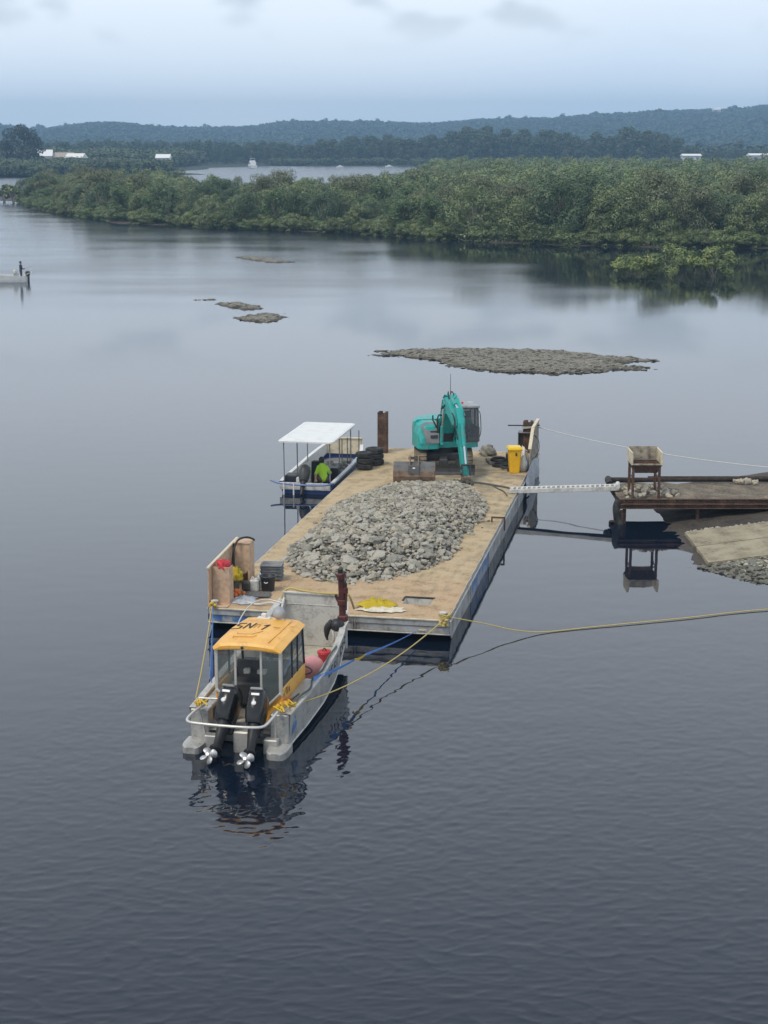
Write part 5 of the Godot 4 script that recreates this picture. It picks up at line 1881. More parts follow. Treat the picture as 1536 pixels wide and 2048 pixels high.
func body_mesh(bones: Array, cell: float) -> ArrayMesh:
	var lo := Vector3.ONE * 99.0
	var hi := Vector3.ONE * -99.0
	for q in bones:
		for e in 2:
			lo = lo.min(q[e] - Vector3.ONE * (q[2 + e] + 0.06))
			hi = hi.max(q[e] + Vector3.ONE * (q[2 + e] + 0.06))
	var nx := int((hi.x - lo.x) / cell) + 2
	var ny := int((hi.y - lo.y) / cell) + 2
	var nz := int((hi.z - lo.z) / cell) + 2
	var sum := PackedFloat32Array()
	sum.resize(nx * ny * nz)
	var best := PackedFloat32Array()
	best.resize(nx * ny * nz)
	best.fill(9.0)
	var who := PackedInt32Array()
	who.resize(nx * ny * nz)
	var sharp := 75.0
	for w in bones.size():
		var q: Array = bones[w]
		var a: Vector3 = q[0]
		var ab: Vector3 = q[1] - a
		var ll := maxf(ab.length_squared(), 0.000001)
		var rr := maxf(q[2], q[3]) + 0.05
		var p0 := (a.min(q[1]) - Vector3.ONE * rr - lo) / cell
		var p1 := (a.max(q[1]) + Vector3.ONE * rr - lo) / cell
		for k in range(maxi(0, int(p0.z)), mini(nz, int(p1.z) + 1)):
			for j in range(maxi(0, int(p0.y)), mini(ny, int(p1.y) + 1)):
				for i in range(maxi(0, int(p0.x)), mini(nx, int(p1.x) + 1)):
					var p := lo + Vector3(i, j, k) * cell
					var u := clampf((p - a).dot(ab) / ll, 0.0, 1.0)
					var d := p.distance_to(a + ab * u) - lerpf(q[2], q[3], u)
					var n := (k * ny + j) * nx + i
					sum[n] += exp(-sharp * d)
					if d < best[n]:
						best[n] = d
						who[n] = w
	# surface nets
	var f := func(n: int) -> float: return -log(maxf(sum[n], 1e-9)) / sharp
	var verts := {}
	var off := [0, 1, nx, nx + 1, nx * ny, nx * ny + 1, nx * ny + nx, nx * ny + nx + 1]
	var v := PackedVector3Array()
	var cc := PackedColorArray()
	for k in nz - 1:
		for j in ny - 1:
			for i in nx - 1:
				var n := (k * ny + j) * nx + i
				var inside := 0
				for o in 8:
					if sum[n + off[o]] > 1.0:
						inside += 1
				if inside == 0 or inside == 8:
					continue
				var acc := Vector3.ZERO
				var m := 0
				for e in [[0, 1], [2, 3], [4, 5], [6, 7], [0, 2], [1, 3], [4, 6], [5, 7], [0, 4], [1, 5], [2, 6], [3, 7]]:
					var s0: float = sum[n + off[e[0]]]
					var s1: float = sum[n + off[e[1]]]
					if (s0 > 1.0) == (s1 > 1.0):
						continue
					var d0: float = f.call(n + off[e[0]])
					var d1: float = f.call(n + off[e[1]])
					var u := d0 / (d0 - d1)
					acc += Vector3(e[0] & 1, (e[0] >> 1) & 1, e[0] >> 2).lerp(Vector3(e[1] & 1, (e[1] >> 1) & 1, e[1] >> 2), u)
					m += 1
				verts[n] = v.size()
				v.append(lo + (Vector3(i, j, k) + acc / m) * cell)
				cc.append(bones[who[n]][4])
	var idx := PackedInt32Array()
	for k in range(1, nz - 1):
		for j in range(1, ny - 1):
			for i in range(1, nx - 1):
				var n := (k * ny + j) * nx + i
				var in0 := sum[n] > 1.0
				for ax in 3:
					var n1: int = n + [1, nx, nx * ny][ax]
					if in0 == (sum[n1] > 1.0):
						continue
					var o1: int = [nx, nx * ny, 1][ax]
					var o2: int = [nx * ny, 1, nx][ax]
					var q := [verts.get(n, -1), verts.get(n - o1, -1), verts.get(n - o1 - o2, -1), verts.get(n - o2, -1)]
					if q.has(-1):
						continue
					if in0:
						idx.append_array([q[0], q[2], q[1], q[0], q[3], q[2]])
					else:
						idx.append_array([q[0], q[1], q[2], q[0], q[2], q[3]])
	var nn := PackedVector3Array()
	nn.resize(v.size())
	for k in range(0, idx.size(), 3):
		var c := (v[idx[k + 2]] - v[idx[k]]).cross(v[idx[k + 1]] - v[idx[k]])
		for e in 3:
			nn[idx[k + e]] += c
	for k in nn.size():
		nn[k] = nn[k].normalized()
	var arr := []
	arr.resize(Mesh.ARRAY_MAX)
	arr[Mesh.ARRAY_VERTEX] = v
	arr[Mesh.ARRAY_NORMAL] = nn
	arr[Mesh.ARRAY_COLOR] = cc
	arr[Mesh.ARRAY_INDEX] = idx
	var mm := ArrayMesh.new()
	mm.add_surface_from_arrays(Mesh.PRIMITIVE_TRIANGLES, arr)
	return mm


func make_fishing_boat():
	var f := Transform3D(Basis(Vector3.UP, PI / 2 + 0.12), Vector3(-32.2, 0, -149.5))
	# bow points left, out of the frame; stern (with the angler) to the right
	var t := thing("fishing_boat", "small white runabout cut off by the left edge of the view", "boat", f)
	var b := B.new()
	var stn := [[0.0, 0.85, 0.55, 0.75, 0.0], [-1.5, 0.9, 0.58, 0.8, -0.05], [-3.0, 0.85, 0.68, 0.7, -0.02], [-4.2, 0.5, 0.82, 0.3, 0.15], [-4.8, 0.06, 0.92, 0.03, 0.4]]
	var rows := []
	for s in stn:
		rows.append([Vector3(-s[1], s[2], s[0]), Vector3(-s[3], s[4], s[0]), Vector3(0, s[4] - 0.2, s[0]), Vector3(s[3], s[4], s[0]), Vector3(s[1], s[2], s[0])])
	b.loft(rows, false, false, -1)
	b.quad(rows[0][0], rows[0][1], rows[0][3], rows[0][4])
	part(t, "hull", b, "white")
	b = B.new()
	for k in stn.size() - 1:
		b.quad(Vector3(-stn[k][1] + 0.05, 0.155, stn[k][0]), Vector3(-stn[k + 1][1] + 0.05, 0.155, stn[k + 1][0]), Vector3(stn[k + 1][1] - 0.05, 0.155, stn[k + 1][0]), Vector3(stn[k][1] - 0.05, 0.155, stn[k][0]))
	part(t, "floor", b, "grey_panel")
	b = B.new()
	b.loft([[Vector3(-0.8, 0.62, -2.4), Vector3(-0.55, 0.95, -2.5), Vector3(0.55, 0.95, -2.5), Vector3(0.8, 0.62, -2.4)], [Vector3(-0.78, 0.7, -3.2), Vector3(-0.5, 0.98, -3.1), Vector3(0.5, 0.98, -3.1), Vector3(0.78, 0.7, -3.2)], [Vector3(-0.3, 0.88, -4.4), Vector3(-0.2, 0.92, -4.3), Vector3(0.2, 0.92, -4.3), Vector3(0.3, 0.88, -4.4)]], false, false, -1)
	part(t, "foredeck", b, "white")
	b = B.new()
	b.quad(Vector3(-0.5, 0.95, -2.6), Vector3(0.5, 0.95, -2.6), Vector3(0.45, 1.2, -2.4), Vector3(-0.45, 1.2, -2.4))
	part(t, "windscreen", b, "glass_dark")
	b = B.new()
	b.box(Vector3(0, 0.55, -0.9), Vector3(0.5, 0.45, 0.45), 0.05)
	b.ball(Vector3(-0.2, 0.85, -0.95), Vector3(0.2, 0.25, 0.2), 10)
	part(t, "seat", b, "white_worn")
	b = B.new()
	b.box(Vector3(0, 0.72, 0.15), Vector3(0.32, 0.45, 0.4), 0.08)
	b.box(Vector3(0, 0.25, 0.2), Vector3(0.14, 0.7, 0.2), 0.04)
	part(t, "outboard_motor", b, "dark_grey")
	b = B.new()
	b.tube(curve([Vector3(-0.8, 0.6, 0.0), Vector3(-0.75, 0.8, 0.35), Vector3(0.0, 0.8, 0.5), Vector3(0.75, 0.8, 0.35), Vector3(0.8, 0.6, 0.0)], 4), 0.025, 6)
	part(t, "stern_rail", b, "tube_alloy")
	var navy := Color(0.025, 0.035, 0.075)
	var skin := Color(0.40, 0.24, 0.17)
	var grey := Color(0.05, 0.055, 0.075)
	var hair := Color(0.015, 0.012, 0.012)
	var bones := [
		[Vector3(-0.10, 0.06, 0), Vector3(-0.10, 0.46, 0.02), 0.05, 0.065, grey], [Vector3(-0.10, 0.46, 0.02), Vector3(-0.09, 0.88, 0), 0.07, 0.095, grey], [Vector3(-0.10, 0.04, -0.04), Vector3(-0.11, 0.04, 0.14), 0.045, 0.04, hair],
		[Vector3(0.10, 0.06, 0.05), Vector3(0.11, 0.46, 0.05), 0.05, 0.065, grey], [Vector3(0.11, 0.46, 0.05), Vector3(0.09, 0.88, 0), 0.07, 0.095, grey], [Vector3(0.10, 0.04, 0.0), Vector3(0.12, 0.04, 0.18), 0.045, 0.04, hair],
		[Vector3(0, 0.92, 0), Vector3(0, 1.14, 0.02), 0.135, 0.13, navy], [Vector3(0, 1.14, 0.02), Vector3(0, 1.36, 0.0), 0.145, 0.13, navy], [Vector3(-0.13, 1.38, 0), Vector3(0.13, 1.38, 0), 0.075, 0.075, navy],
		[Vector3(0, 1.42, 0), Vector3(0, 1.53, 0.02), 0.055, 0.052, skin], [Vector3(0, 1.60, 0.03), Vector3(0, 1.68, 0.02), 0.085, 0.095, skin], [Vector3(0, 1.67, -0.02), Vector3(0, 1.70, 0.0), 0.095, 0.092, hair], [Vector3(0, 1.61, 0.11), Vector3(0, 1.59, 0.125), 0.014, 0.016, skin],
		[Vector3(-0.20, 1.37, 0), Vector3(-0.25, 1.10, 0.05), 0.06, 0.05, navy], [Vector3(-0.25, 1.10, 0.05), Vector3(-0.12, 1.06, 0.27), 0.045, 0.032, skin],
		[Vector3(0.20, 1.37, 0), Vector3(0.25, 1.10, 0.03), 0.06, 0.05, navy], [Vector3(0.25, 1.10, 0.03), Vector3(0.10, 1.02, 0.25), 0.045, 0.032, skin]]
	add_hand(bones, Vector3(-0.12, 1.06, 0.27), Vector3(0.6, 0, 0.8).normalized(), Vector3(0, 1, 0), skin)
	add_hand(bones, Vector3(0.10, 1.02, 0.25), Vector3(-0.5, 0, 0.85).normalized(), Vector3(0, 1, 0), skin)
	var pf := f * at(Vector3(0.0, 0.16, -0.45), 0.5) * Transform3D(Basis.from_scale(Vector3.ONE * 0.93), Vector3.ZERO)
	var pp := thing("person", "person in dark clothes standing at the stern of the white fishing boat", "person", pf)
	part(pp, "body", body_mesh(bones, 0.018), "person")
	b = B.new()
	b.tube([Vector3(-0.02, 1.02, 0.2), Vector3(0.1, 1.35, 1.6)], [0.014, 0.004], 5)
	single("fishing_rod", b, "black", "thin fishing rod held by the person in the white boat", "fishing rod", pf)


# ------------------------------------------------------------------ wharf, bank and gangway at the right
func bank_height(x: float, z: float) -> float:
	var zw := lerpf(-47.5, -45.75, smoothstep(9.0, 10.9, x)) + maxf(0.0, x - 10.9) * 0.22
	var front := 0.17 * (zw - z)
	var left := 0.13 * (x - 9.3)
	return minf(minf(front, left), 1.15)


func make_wharf():
	var n := FastNoiseLite.new()
	n.seed = 51
	n.frequency = 0.8
	n.fractal_octaves = 3
	var b := B.new()
	var hill := func(x: float, z: float) -> float:
		return bank_height(x, z) + 0.05 * n.get_noise_2d(x, z) + 0.025 * n.get_noise_2d(x * 4.0, z * 4.0)
	for j in 76:
		for i in 60:
			var q := []
			for c in [[0, 0], [0, 1], [1, 1], [1, 0]]:
				var x: float = 8.2 + (i + c[0]) * 0.2
				var z: float = -43.5 - (j + c[1]) * 0.2
				q.append(Vector3(x, hill.call(x, z), z))
			b.quad(q[0], q[1], q[2], q[3], 2)
	structure("river_bank", b, "mud")
	# shingle along the waterline
	b = B.new()
	for j in 44:
		for i in 90:
			var q := []
			var ok := false
			for c in [[0, 0], [0, 1], [1, 1], [1, 0]]:
				var x: float = 8.9 + (i + c[0]) * 0.1
				var z: float = -43.6 - (j + c[1]) * 0.1
				ok = ok or (z > -47.25 and bank_height(x, z) < 0.5)
				q.append(Vector3(x, hill.call(x, z) + 0.03 + 0.03 * n.get_noise_2d(x * 12.0, z * 12.0), z))
			if ok:
				b.quad(q[0], q[1], q[2], q[3])
	var beach := structure("shingle_beach", b, "shingle")
	var pebbles := []
	for k in 4:
		pebbles.append(rock_mesh(340 + k, 0.6))
	var pv := PackedVector3Array()
	var pn := PackedVector3Array()
	var pc := PackedColorArray()
	for k in 1500:
		var x := rng.randf_range(9.3, 16.0)
		var z := rng.randf_range(-47.4, -44.2)
		var h := bank_height(x, z)
		if h < -0.08:
			continue
		var s := rng.randf_range(0.05, 0.17)
		var f := Transform3D(Basis.from_euler(Vector3(0.3, rng.randf() * 6.0, 0.2)) * Basis.from_scale(Vector3(s, s * 0.6, s)), Vector3(x, h + 0.05, z))
		var src: Array = pebbles[k % 4].surface_get_arrays(0)
		pv.append_array(f * (src[Mesh.ARRAY_VERTEX] as PackedVector3Array))
		var few := PackedColorArray()
		few.resize(src[Mesh.ARRAY_VERTEX].size())
		# weedy and dark in the wash, bleached shell higher up
		var tone := rng.randf_range(0.12, 0.45) if h < 0.10 + 0.08 * n.get_noise_2d(x * 2.0, z * 2.0) else rng.randf_range(0.4, 1.0)
		few.fill(Color(tone, tone, tone * 0.93))
		pc.append_array(few)
	for k in pv.size() / 3:
		var fn := (pv[k * 3 + 2] - pv[k * 3]).cross(pv[k * 3 + 1] - pv[k * 3]).normalized()
		pn.append_array([fn, fn, fn])
	var sp := part(beach, "pebbles", plain_mesh(pv, pn, pc), "rock")
	sp.set_meta("kind", "stuff")
	# two strips of concrete with a joint between them
	for strip in [[-47.35, -49.3], [-49.36, -51.25]]:
		b = B.new()
		var rows := []
		for i in 30:
			var x := 9.6 + i * 0.28
			var r := []
			for e in [[strip[0], -0.25], [strip[0], 0.1], [lerpf(strip[0], strip[1], 0.5), 0.1], [strip[1], 0.1], [strip[1], -0.25]]:
				r.append(Vector3(x + (0.25 if e[0] > -48.0 else 0.0) * 0.0, bank_height(x, e[0]) + e[1] + 0.012 * n.get_noise_2d(x * 2.0, e[0]), e[0]))
			rows.append(r)
		b.loft(rows, false, true, -1)
		structure("concrete_strip", b, "concrete")
	# stones scattered where concrete meets mud
	var shapes := []
	for k in 5:
		shapes.append(rock_mesh(300 + k, 0.7))
	var heap := thing("bank_stones", "line of small pale stones along the top of the concrete strips", "stones", at(Vector3(10.5, 0.3, -51.4)))
	for k in 34:
		var x := rng.randf_range(9.6, 12.6)
		var z := -51.4 + rng.randf_range(-0.15, 0.12)
		var s := rng.randf_range(0.05, 0.14)
		part(heap, "stone", shapes[k % 5], "rock_warm", Transform3D(Basis.from_euler(Vector3(rng.randf(), rng.randf() * 6, 0)) * Basis.from_scale(Vector3.ONE * s), Vector3(x, bank_height(x, z) + 0.04, z) - Vector3(10.5, 0.3, -51.4)))

	var t := thing("wharf", "low rusty steel wharf with a muddy earth top reaching out from the bank", "wharf", at(Vector3(0.43, -0.65, -3.0)))
	b = B.new()
	for j in 14:
		for i in 60:
			var q := []
			for c in [[0, 0], [0, 1], [1, 1], [1, 0]]:
				var x: float = 7.32 + (i + c[0]) * 0.17
				var z: float = -50.02 - (j + c[1]) * 0.195
				q.append(Vector3(x, 1.45 + 0.07 * n.get_noise_2d(x * 1.3, z * 1.3) + 0.03 * n.get_noise_2d(x * 5.0, z * 5.0), z))
			b.quad(q[0], q[1], q[2], q[3], 2)
	part(t, "earth_top", b, "wharf_dirt")
	b = B.new()
	b.box(Vector3(12.4, 1.32, -49.98), Vector3(10.2, 0.03, 0.16), 0.006)
	b.box(Vector3(12.4, 1.33, -50.03), Vector3(10.2, 0.26, 0.03), 0.006)
	b.box(Vector3(12.4, 1.185, -49.98), Vector3(10.2, 0.03, 0.16), 0.006)
	b.box(Vector3(12.4, 1.475, -50.0), Vector3(10.2, 0.03, 0.1), 0.006)
	part(t, "front_beam", b, "rust")
	part(t, "deck_slab", box_of(Vector3(12.4, 1.27, -51.4), Vector3(10.1, 0.18, 2.6), 0.02), "dark_log")
	b = B.new()
	b.tube([Vector3(7.35, 1.56, -52.75), Vector3(9.5, 1.56, -52.8), Vector3(13.0, 1.58, -52.9), Vector3(17.5, 1.58, -52.95)], [0.10, 0.07, 0.06, 0.06], 10)
	part(t, "back_log", b, "dark_log")
	b = B.new()
	b.box(Vector3(13.2, 1.55, -52.98), Vector3(9.0, 0.2, 0.04), 0.006)
	part(t, "back_board", b, "rust")
	for p in [[7.5, -50.12, 0.11], [9.92, -50.15, 0.10], [12.6, -50.15, 0.1], [7.6, -52.6, 0.1], [10.0, -52.6, 0.1], [15.0, -50.15, 0.1]]:
		b = B.new()
		b.box(Vector3(p[0], 0.35, p[1]), Vector3(p[2], 1.7, p[2]), 0.01)
		part(t, "post", b, "rust")
	b = B.new()
	b.bar(Vector3(7.42, 1.1, -50.05), Vector3(7.22, -0.2, -49.9), 0.12, 0.1)
	b.bar(Vector3(7.0, 0.74, -50.0), Vector3(7.4, 0.76, -50.0), 0.06, 0.06)
	part(t, "brace", b, "rust")
	# black rubber fender bundle hanging off the end
	b = B.new()
	b.tube(curve([Vector3(7.28, 1.45, -50.0), Vector3(7.2, 1.2, -49.96), Vector3(7.26, 0.85, -49.98), Vector3(7.4, 0.5, -49.95), Vector3(7.28, 0.2, -49.95), Vector3(7.16, -0.2, -49.95)], 4), 0.12, 9)
	b.tube(curve([Vector3(7.35, 1.3, -50.2), Vector3(7.25, 0.9, -50.3), Vector3(7.36, 0.3, -50.2), Vector3(7.3, -0.2, -50.2)], 4), 0.10, 9)
	part(t, "end_fender", b, "rubber")
	b = B.new()
	b.tube([Vector3(7.30, 1.6, -52.8), Vector3(7.26, 1.6, -52.55), Vector3(7.30, 1.52, -52.3)], 0.11, 10)
	part(t, "end_bumper", b, "rubber")

	# spilled rock on the wharf
	var rub := thing("rubble_heap", "pale rubble spilled on the wharf under the hopper stand", "rubble", at(Vector3(8.75, 0.80, -53.9)))
	for k in 62:
		var x := rng.randf_range(-0.85, 1.0)
		var z := rng.randf_range(-0.6, 0.75)
		if Vector2(x, z).length() > 1.05:
			continue
		var s := rng.randf_range(0.10, 0.24)
		var y := maxf(0.02, 0.26 * (1.0 - Vector2(x - 0.1, z).length())) + rng.randf_range(-0.02, 0.05)
		part(rub, "stone", shapes[k % 5], "rock_warm" if k % 3 else "rock", Transform3D(Basis.from_euler(Vector3(rng.randf(), rng.randf() * 6, rng.randf())) * Basis.from_scale(Vector3.ONE * s), Vector3(x, y, z)))
	rub = thing("rubble_heap", "small white stones against the wharf back board at the right edge", "rubble", at(Vector3(12.5, 0.85, -55.5)))
	for k in 12:
		part(rub, "stone", shapes[k % 5], "rock_warm", Transform3D(Basis.from_euler(Vector3(rng.randf(), rng.randf() * 6, rng.randf())) * Basis.from_scale(Vector3.ONE * rng.randf_range(0.12, 0.24)), Vector3(rng.randf_range(-0.5, 1.2), 0.06, rng.randf_range(-0.15, 0.1))))

	# hopper stand
	var h := thing("hopper_stand", "open tan board hopper on tall rusty legs at the wharf end", "hopper", at(Vector3(8.62, 0.80, -53.6)))
	for p in [[-0.43, 0.42], [0.43, 0.42], [-0.43, -0.42], [0.43, -0.42]]:
		b = B.new()
		b.box(Vector3(p[0], 0.52, p[1]), Vector3(0.085, 1.12, 0.07), 0.008)
		part(h, "leg", b, "rust")
	b = B.new()
	b.bar(Vector3(-0.4, 0.70, 0.42), Vector3(0.4, 0.70, 0.42), 0.03, 0.035)
	b.bar(Vector3(-0.43, 0.70, 0.4), Vector3(-0.43, 0.70, -0.4), 0.03, 0.035)
	b.bar(Vector3(0.43, 0.70, 0.4), Vector3(0.43, 0.70, -0.4), 0.03, 0.035)
	part(h, "cross_bar", b, "rust")
	b = B.new()
	b.loft([[Vector3(-0.36, 0.86, 0.36), Vector3(0.36, 0.86, 0.36), Vector3(0.36, 0.86, -0.36), Vector3(-0.36, 0.86, -0.36)], [Vector3(-0.5, 1.14, 0.5), Vector3(0.5, 1.14, 0.5), Vector3(0.5, 1.14, -0.5), Vector3(-0.5, 1.14, -0.5)]], true, false, -1)
	part(h, "chute", b, "rust")
	b = B.new()
	for s in [-1, 1]:
		b = B.new()
		b.box(Vector3(s * 0.49, 1.36, 0.0), Vector3(0.05, 0.42, 1.0), 0.008)
		b.box(Vector3(s * 0.49, 1.36, 0.50), Vector3(0.07, 0.42, 0.05), 0.008)
		part(h, "side_board", b, "cream")
	part(h, "back_board", box_of(Vector3(0, 1.38, -0.49), Vector3(0.94, 0.46, 0.04), 0.008), "tan_board")
	b = B.new()
	b.box(Vector3(0, 1.17, 0.5), Vector3(0.92, 0.05, 0.04), 0.008)
	part(h, "front_rail", b, "tan_board")

	# gangway from the barge to the wharf
	var p0: Vector3 = on_barge(Vector3(2.75, 0.72, -15.6)).origin
	var p1 := Vector3(7.95, 0.93, -54.6)
	var dir := (p1 - p0)
	var z := dir.normalized()
	var x := Vector3.UP.cross(z).normalized()
	var f := Transform3D(Basis(x, z.cross(x), z), p0)
	var gw := thing("gangway", "narrow white ladder-like gangway plank from the barge to the wharf", "gangway", f)
	var len := dir.length()
	for s in [-1, 1]:
		b = B.new()
		b.box(Vector3(s * 0.2, -0.03, len * 0.5), Vector3(0.05, 0.15, len), 0.01)
		part(gw, "side_beam", b, "white_worn")
	var rung := B.new()
	rung.box(Vector3.ZERO, Vector3(0.36, 0.03, 0.075), 0.006)
	var rm := rung.mesh()
	var k := 0.1
	while k < len:
		part(gw, "rung", rm, "white_worn", at(Vector3(0, 0.02, k)))
		k += 0.165
	b = B.new()
	b.box(Vector3(0, -0.09, len * 0.5), Vector3(0.34, 0.02, len), 0.004)
	part(gw, "under_sheet", b, "black_steel")
	b = B.new()
	b.tube([Vector3(-0.28, 0.04, len - 0.05), Vector3(0.28, 0.04, len - 0.05)], 0.08, 10)
	part(gw, "end_roller", b, "white_worn")


# ------------------------------------------------------------------ things lying about on the barge
func blob(sd: int, r: Vector3, lumps := 0.25, freq := 2.0, n := 16) -> B:
	var ns := FastNoiseLite.new()
	ns.seed = sd
	ns.frequency = freq
	ns.fractal_octaves = 3
	var b := B.new()
	var rings := []
	for i in n / 2 + 1:
		var a := -PI / 2 + PI * i / (n / 2)
		var ring := []
		for k in n:
			var c := TAU * k / n
			var d := Vector3(cos(a) * cos(c), sin(a), cos(a) * sin(c))
			var p := d * r * (1.0 + lumps * ns.get_noise_3dv(d))
			p.y = maxf(p.y, -r.y * 0.35)
			ring.append(p)
		rings.append(ring)
	b.loft(rings, true, false, 1)
	return b


# a sheet thrown down: outline radius varies, surface crumpled
func sheet(sd: int, rx: float, rz: float, h: float, folds := 0.5) -> B:
	var ns := FastNoiseLite.new()
	ns.seed = sd
	ns.frequency = 1.6
	ns.fractal_octaves = 3
	var b := B.new()
	var rings := []
	for i in 9:
		var u := i / 8.0
		var ring := []
		for k in 28:
			var a := TAU * k / 28
			var w := 1.0 + 0.35 * ns.get_noise_2d(cos(a) * 1.4, sin(a) * 1.4)
			var x := cos(a) * u * rx * w
			var z := sin(a) * u * rz * w
			var y := h * (1.0 - u * u) * 0.4 + h * folds * (0.5 + 0.9 * ns.get_noise_2d(x * 3.0 + 7.0, z * 3.0)) * (1.0 - 0.7 * u)
			ring.append(Vector3(x, maxf(0.012, y), z))
		rings.append(ring)
	rings.reverse()
	b.loft(rings, true, false, 1)
	return b


func tyre_mesh(r: float, w: float) -> B:
	var b := B.new()
	var prof := []
	for i in 15:
		var a := TAU * i / 14.0
		var c := cos(a)
		var s := sin(a)
		prof.append(Vector2(r - 0.105 + 0.105 * signf(c) * pow(absf(c), 0.55), w * 0.5 + w * 0.5 * signf(s) * pow(absf(s), 0.6)))
	b.lathe(prof, 28)
	# tread blocks
	for k in 28:
		var a := TAU * k / 28
		b.box(Vector3(r - 0.004, w * 0.5, 0), Vector3(0.018, w * 0.62, 0.04), 0.004, Transform3D(Basis(Vector3.UP, a), Vector3.ZERO))
	return b


func make_barge_clutter():
	var b: B
	# tyres in two stacks
	var tm := tyre_mesh(0.31, 0.2).mesh()
	var words := ["at the bottom of", "in the middle of", "on top of"]
	for s in 2:
		for k in 3:
			var q := [Vector3(-2.93, DECK + 0.03, -18.75), Vector3(-2.72, DECK + 0.03, -19.6)]
			var p: Vector3 = q[s] + Vector3(0.02 * sin(k * 2.1 + s), 0.205 * k, 0.02 * cos(k * 1.7))
			var lab: String = "black rubber tyre %s the %s tyre stack beside the canopy punt" % [words[k], ["nearer", "farther"][s]]
			var o := thing("tyre", lab, "tyre", on_barge(p, k * 0.9 + s), "stacked tyres on the barge edge")
			part(o, "rubber_tyre", tm, "rubber", Transform3D(Basis.from_scale(Vector3.ONE * (1.0 + 0.06 * s)), Vector3.ZERO))
	# wheelie bin
	var t := thing("wheelie_bin", "yellow wheelie bin standing at the far right of the barge deck", "bin", on_barge(Vector3(2.52, DECK + 0.02, -19.1), 0.25))
	b = B.new()
	var rings := []
	for s in [[0.0, 0.17, 0.19], [0.04, 0.175, 0.2], [0.80, 0.225, 0.255], [0.83, 0.245, 0.275], [0.86, 0.245, 0.275]]:
		rings.append([Vector3(-s[1], s[0], -s[2] + 0.04), Vector3(-s[1] + 0.04, s[0], -s[2]), Vector3(s[1] - 0.04, s[0], -s[2]), Vector3(s[1], s[0], -s[2] + 0.04), Vector3(s[1], s[0], s[2] - 0.04), Vector3(s[1] - 0.04, s[0], s[2]), Vector3(-s[1] + 0.04, s[0], s[2]), Vector3(-s[1], s[0], s[2] - 0.04)])
	b.loft(rings, true, true, -1)
	part(t, "bin_body", b, "bin_yellow")
	b = B.new()
	b.box(Vector3(0, 0.885, 0.0), Vector3(0.53, 0.05, 0.58), 0.02)
	b.box(Vector3(0, 0.925, -0.02), Vector3(0.46, 0.06, 0.48), 0.028)
	part(t, "bin_lid", b, "bin_lid")
	b = B.new()
	b.tube([Vector3(-0.24, 0.90, -0.32), Vector3(0.24, 0.90, -0.32)], 0.02, 8)
	part(t, "bin_handle", b, "bin_yellow")
	for x in [-0.2, 0.23]:
		b = B.new()
		b.tube([Vector3(x - 0.025, 0.1, -0.2), Vector3(x + 0.03, 0.1, -0.2)], 0.10, 16)
		part(t, "wheel", b, "rubber")
	b = B.new()
	b.box(Vector3(0.03, 0.70, 0.262), Vector3(0.055, 0.12, 0.012), 0.0)
	part(t, "bin_mark", b, "print_black")
	# white sacks behind the bin
	single("white_sack", blob(5, Vector3(0.22, 0.48, 0.22), 0.8, 1.6, 20), "soft_white", "tall white plastic sack leaning behind the yellow bin", "sack", on_barge(Vector3(2.82, DECK + 0.19, -19.85), 0.3))
	single("grey_sack", blob(8, Vector3(0.17, 0.42, 0.2), 0.35), "jerry", "grey sack slumped between the yellow bin and the side sheet", "sack", on_barge(Vector3(2.80, DECK + 0.17, -19.42), 0.1))
	# hose coils, pallet boards and a black box behind the bin
	for k in 3:
		b = B.new()
		var pts := []
		for i in 60:
			var a := i * 0.36
			pts.append(Vector3(cos(a) * (0.30 + 0.02 * sin(a * 0.7)), 0.03 + i * 0.0012 + 0.01 * sin(a * 2.0), sin(a) * 0.27))
		b.tube(pts, 0.026, 6)
		single("hose_coil", b, "hose", ["flat coil of black hose left of the yellow bin", "black hose coil lying across another behind the bin", "black hose coil next to the grey lump at the far edge"][k], "hose", on_barge([Vector3(1.92, DECK + 0.02, -20.1), Vector3(2.25, DECK + 0.05, -19.7), Vector3(1.75, DECK + 0.1, -20.7)][k], k), "hose coils by the bin")
	b = B.new()
	for k in 5:
		b.box(Vector3(0, 0.09, -0.36 + k * 0.18), Vector3(0.9, 0.02, 0.1), 0.004)
	for x in [-0.4, 0, 0.4]:
		b.box(Vector3(x, 0.04, 0), Vector3(0.08, 0.08, 0.86), 0.004)
	single("pallet", b, "tan_board", "weathered pallet under the hose coils behind the yellow bin", "pallet", on_barge(Vector3(1.75, DECK + 0.02, -20.9), 0.3))
	single("black_box", box_of(Vector3(0, 0.2, 0), Vector3(0.34, 0.4, 0.34), 0.03), "tub_black", "black plastic box at the far edge behind the yellow bin", "box", on_barge(Vector3(2.2, DECK + 0.02, -20.75), 0.2))
	single("mud_lump", blob(31, Vector3(0.30, 0.26, 0.3), 1.1, 2.2, 22), "rock_dark", "round grey lump of muddy rubble at the far edge of the deck", "rubble", on_barge(Vector3(1.15, DECK + 0.1, -22.3)))
	# stones dropped near the arm of the excavator
	b = B.new()
	for k in 30:
		b.ball(Vector3(rng.randf_range(-0.35, 0.35), 0.03 + rng.randf() * 0.08, rng.randf_range(-0.25, 0.25)), Vector3.ONE * rng.randf_range(0.03, 0.08), 6)
	single("muddy_clump", b, "fines", "muddy clump of stones under the excavator arm", "rubble", on_barge(Vector3(0.98, DECK + 0.01, -16.75)))
	# hose along the deck towards the gangway
	b = B.new()
	b.tube(curve([Vector3(1.15, DECK + 0.05, -16.9), Vector3(1.6, DECK + 0.05, -16.85), Vector3(2.1, DECK + 0.05, -16.55), Vector3(2.6, DECK + 0.06, -16.2), Vector3(2.85, DECK + 0.06, -15.9)], 6), 0.03, 7)
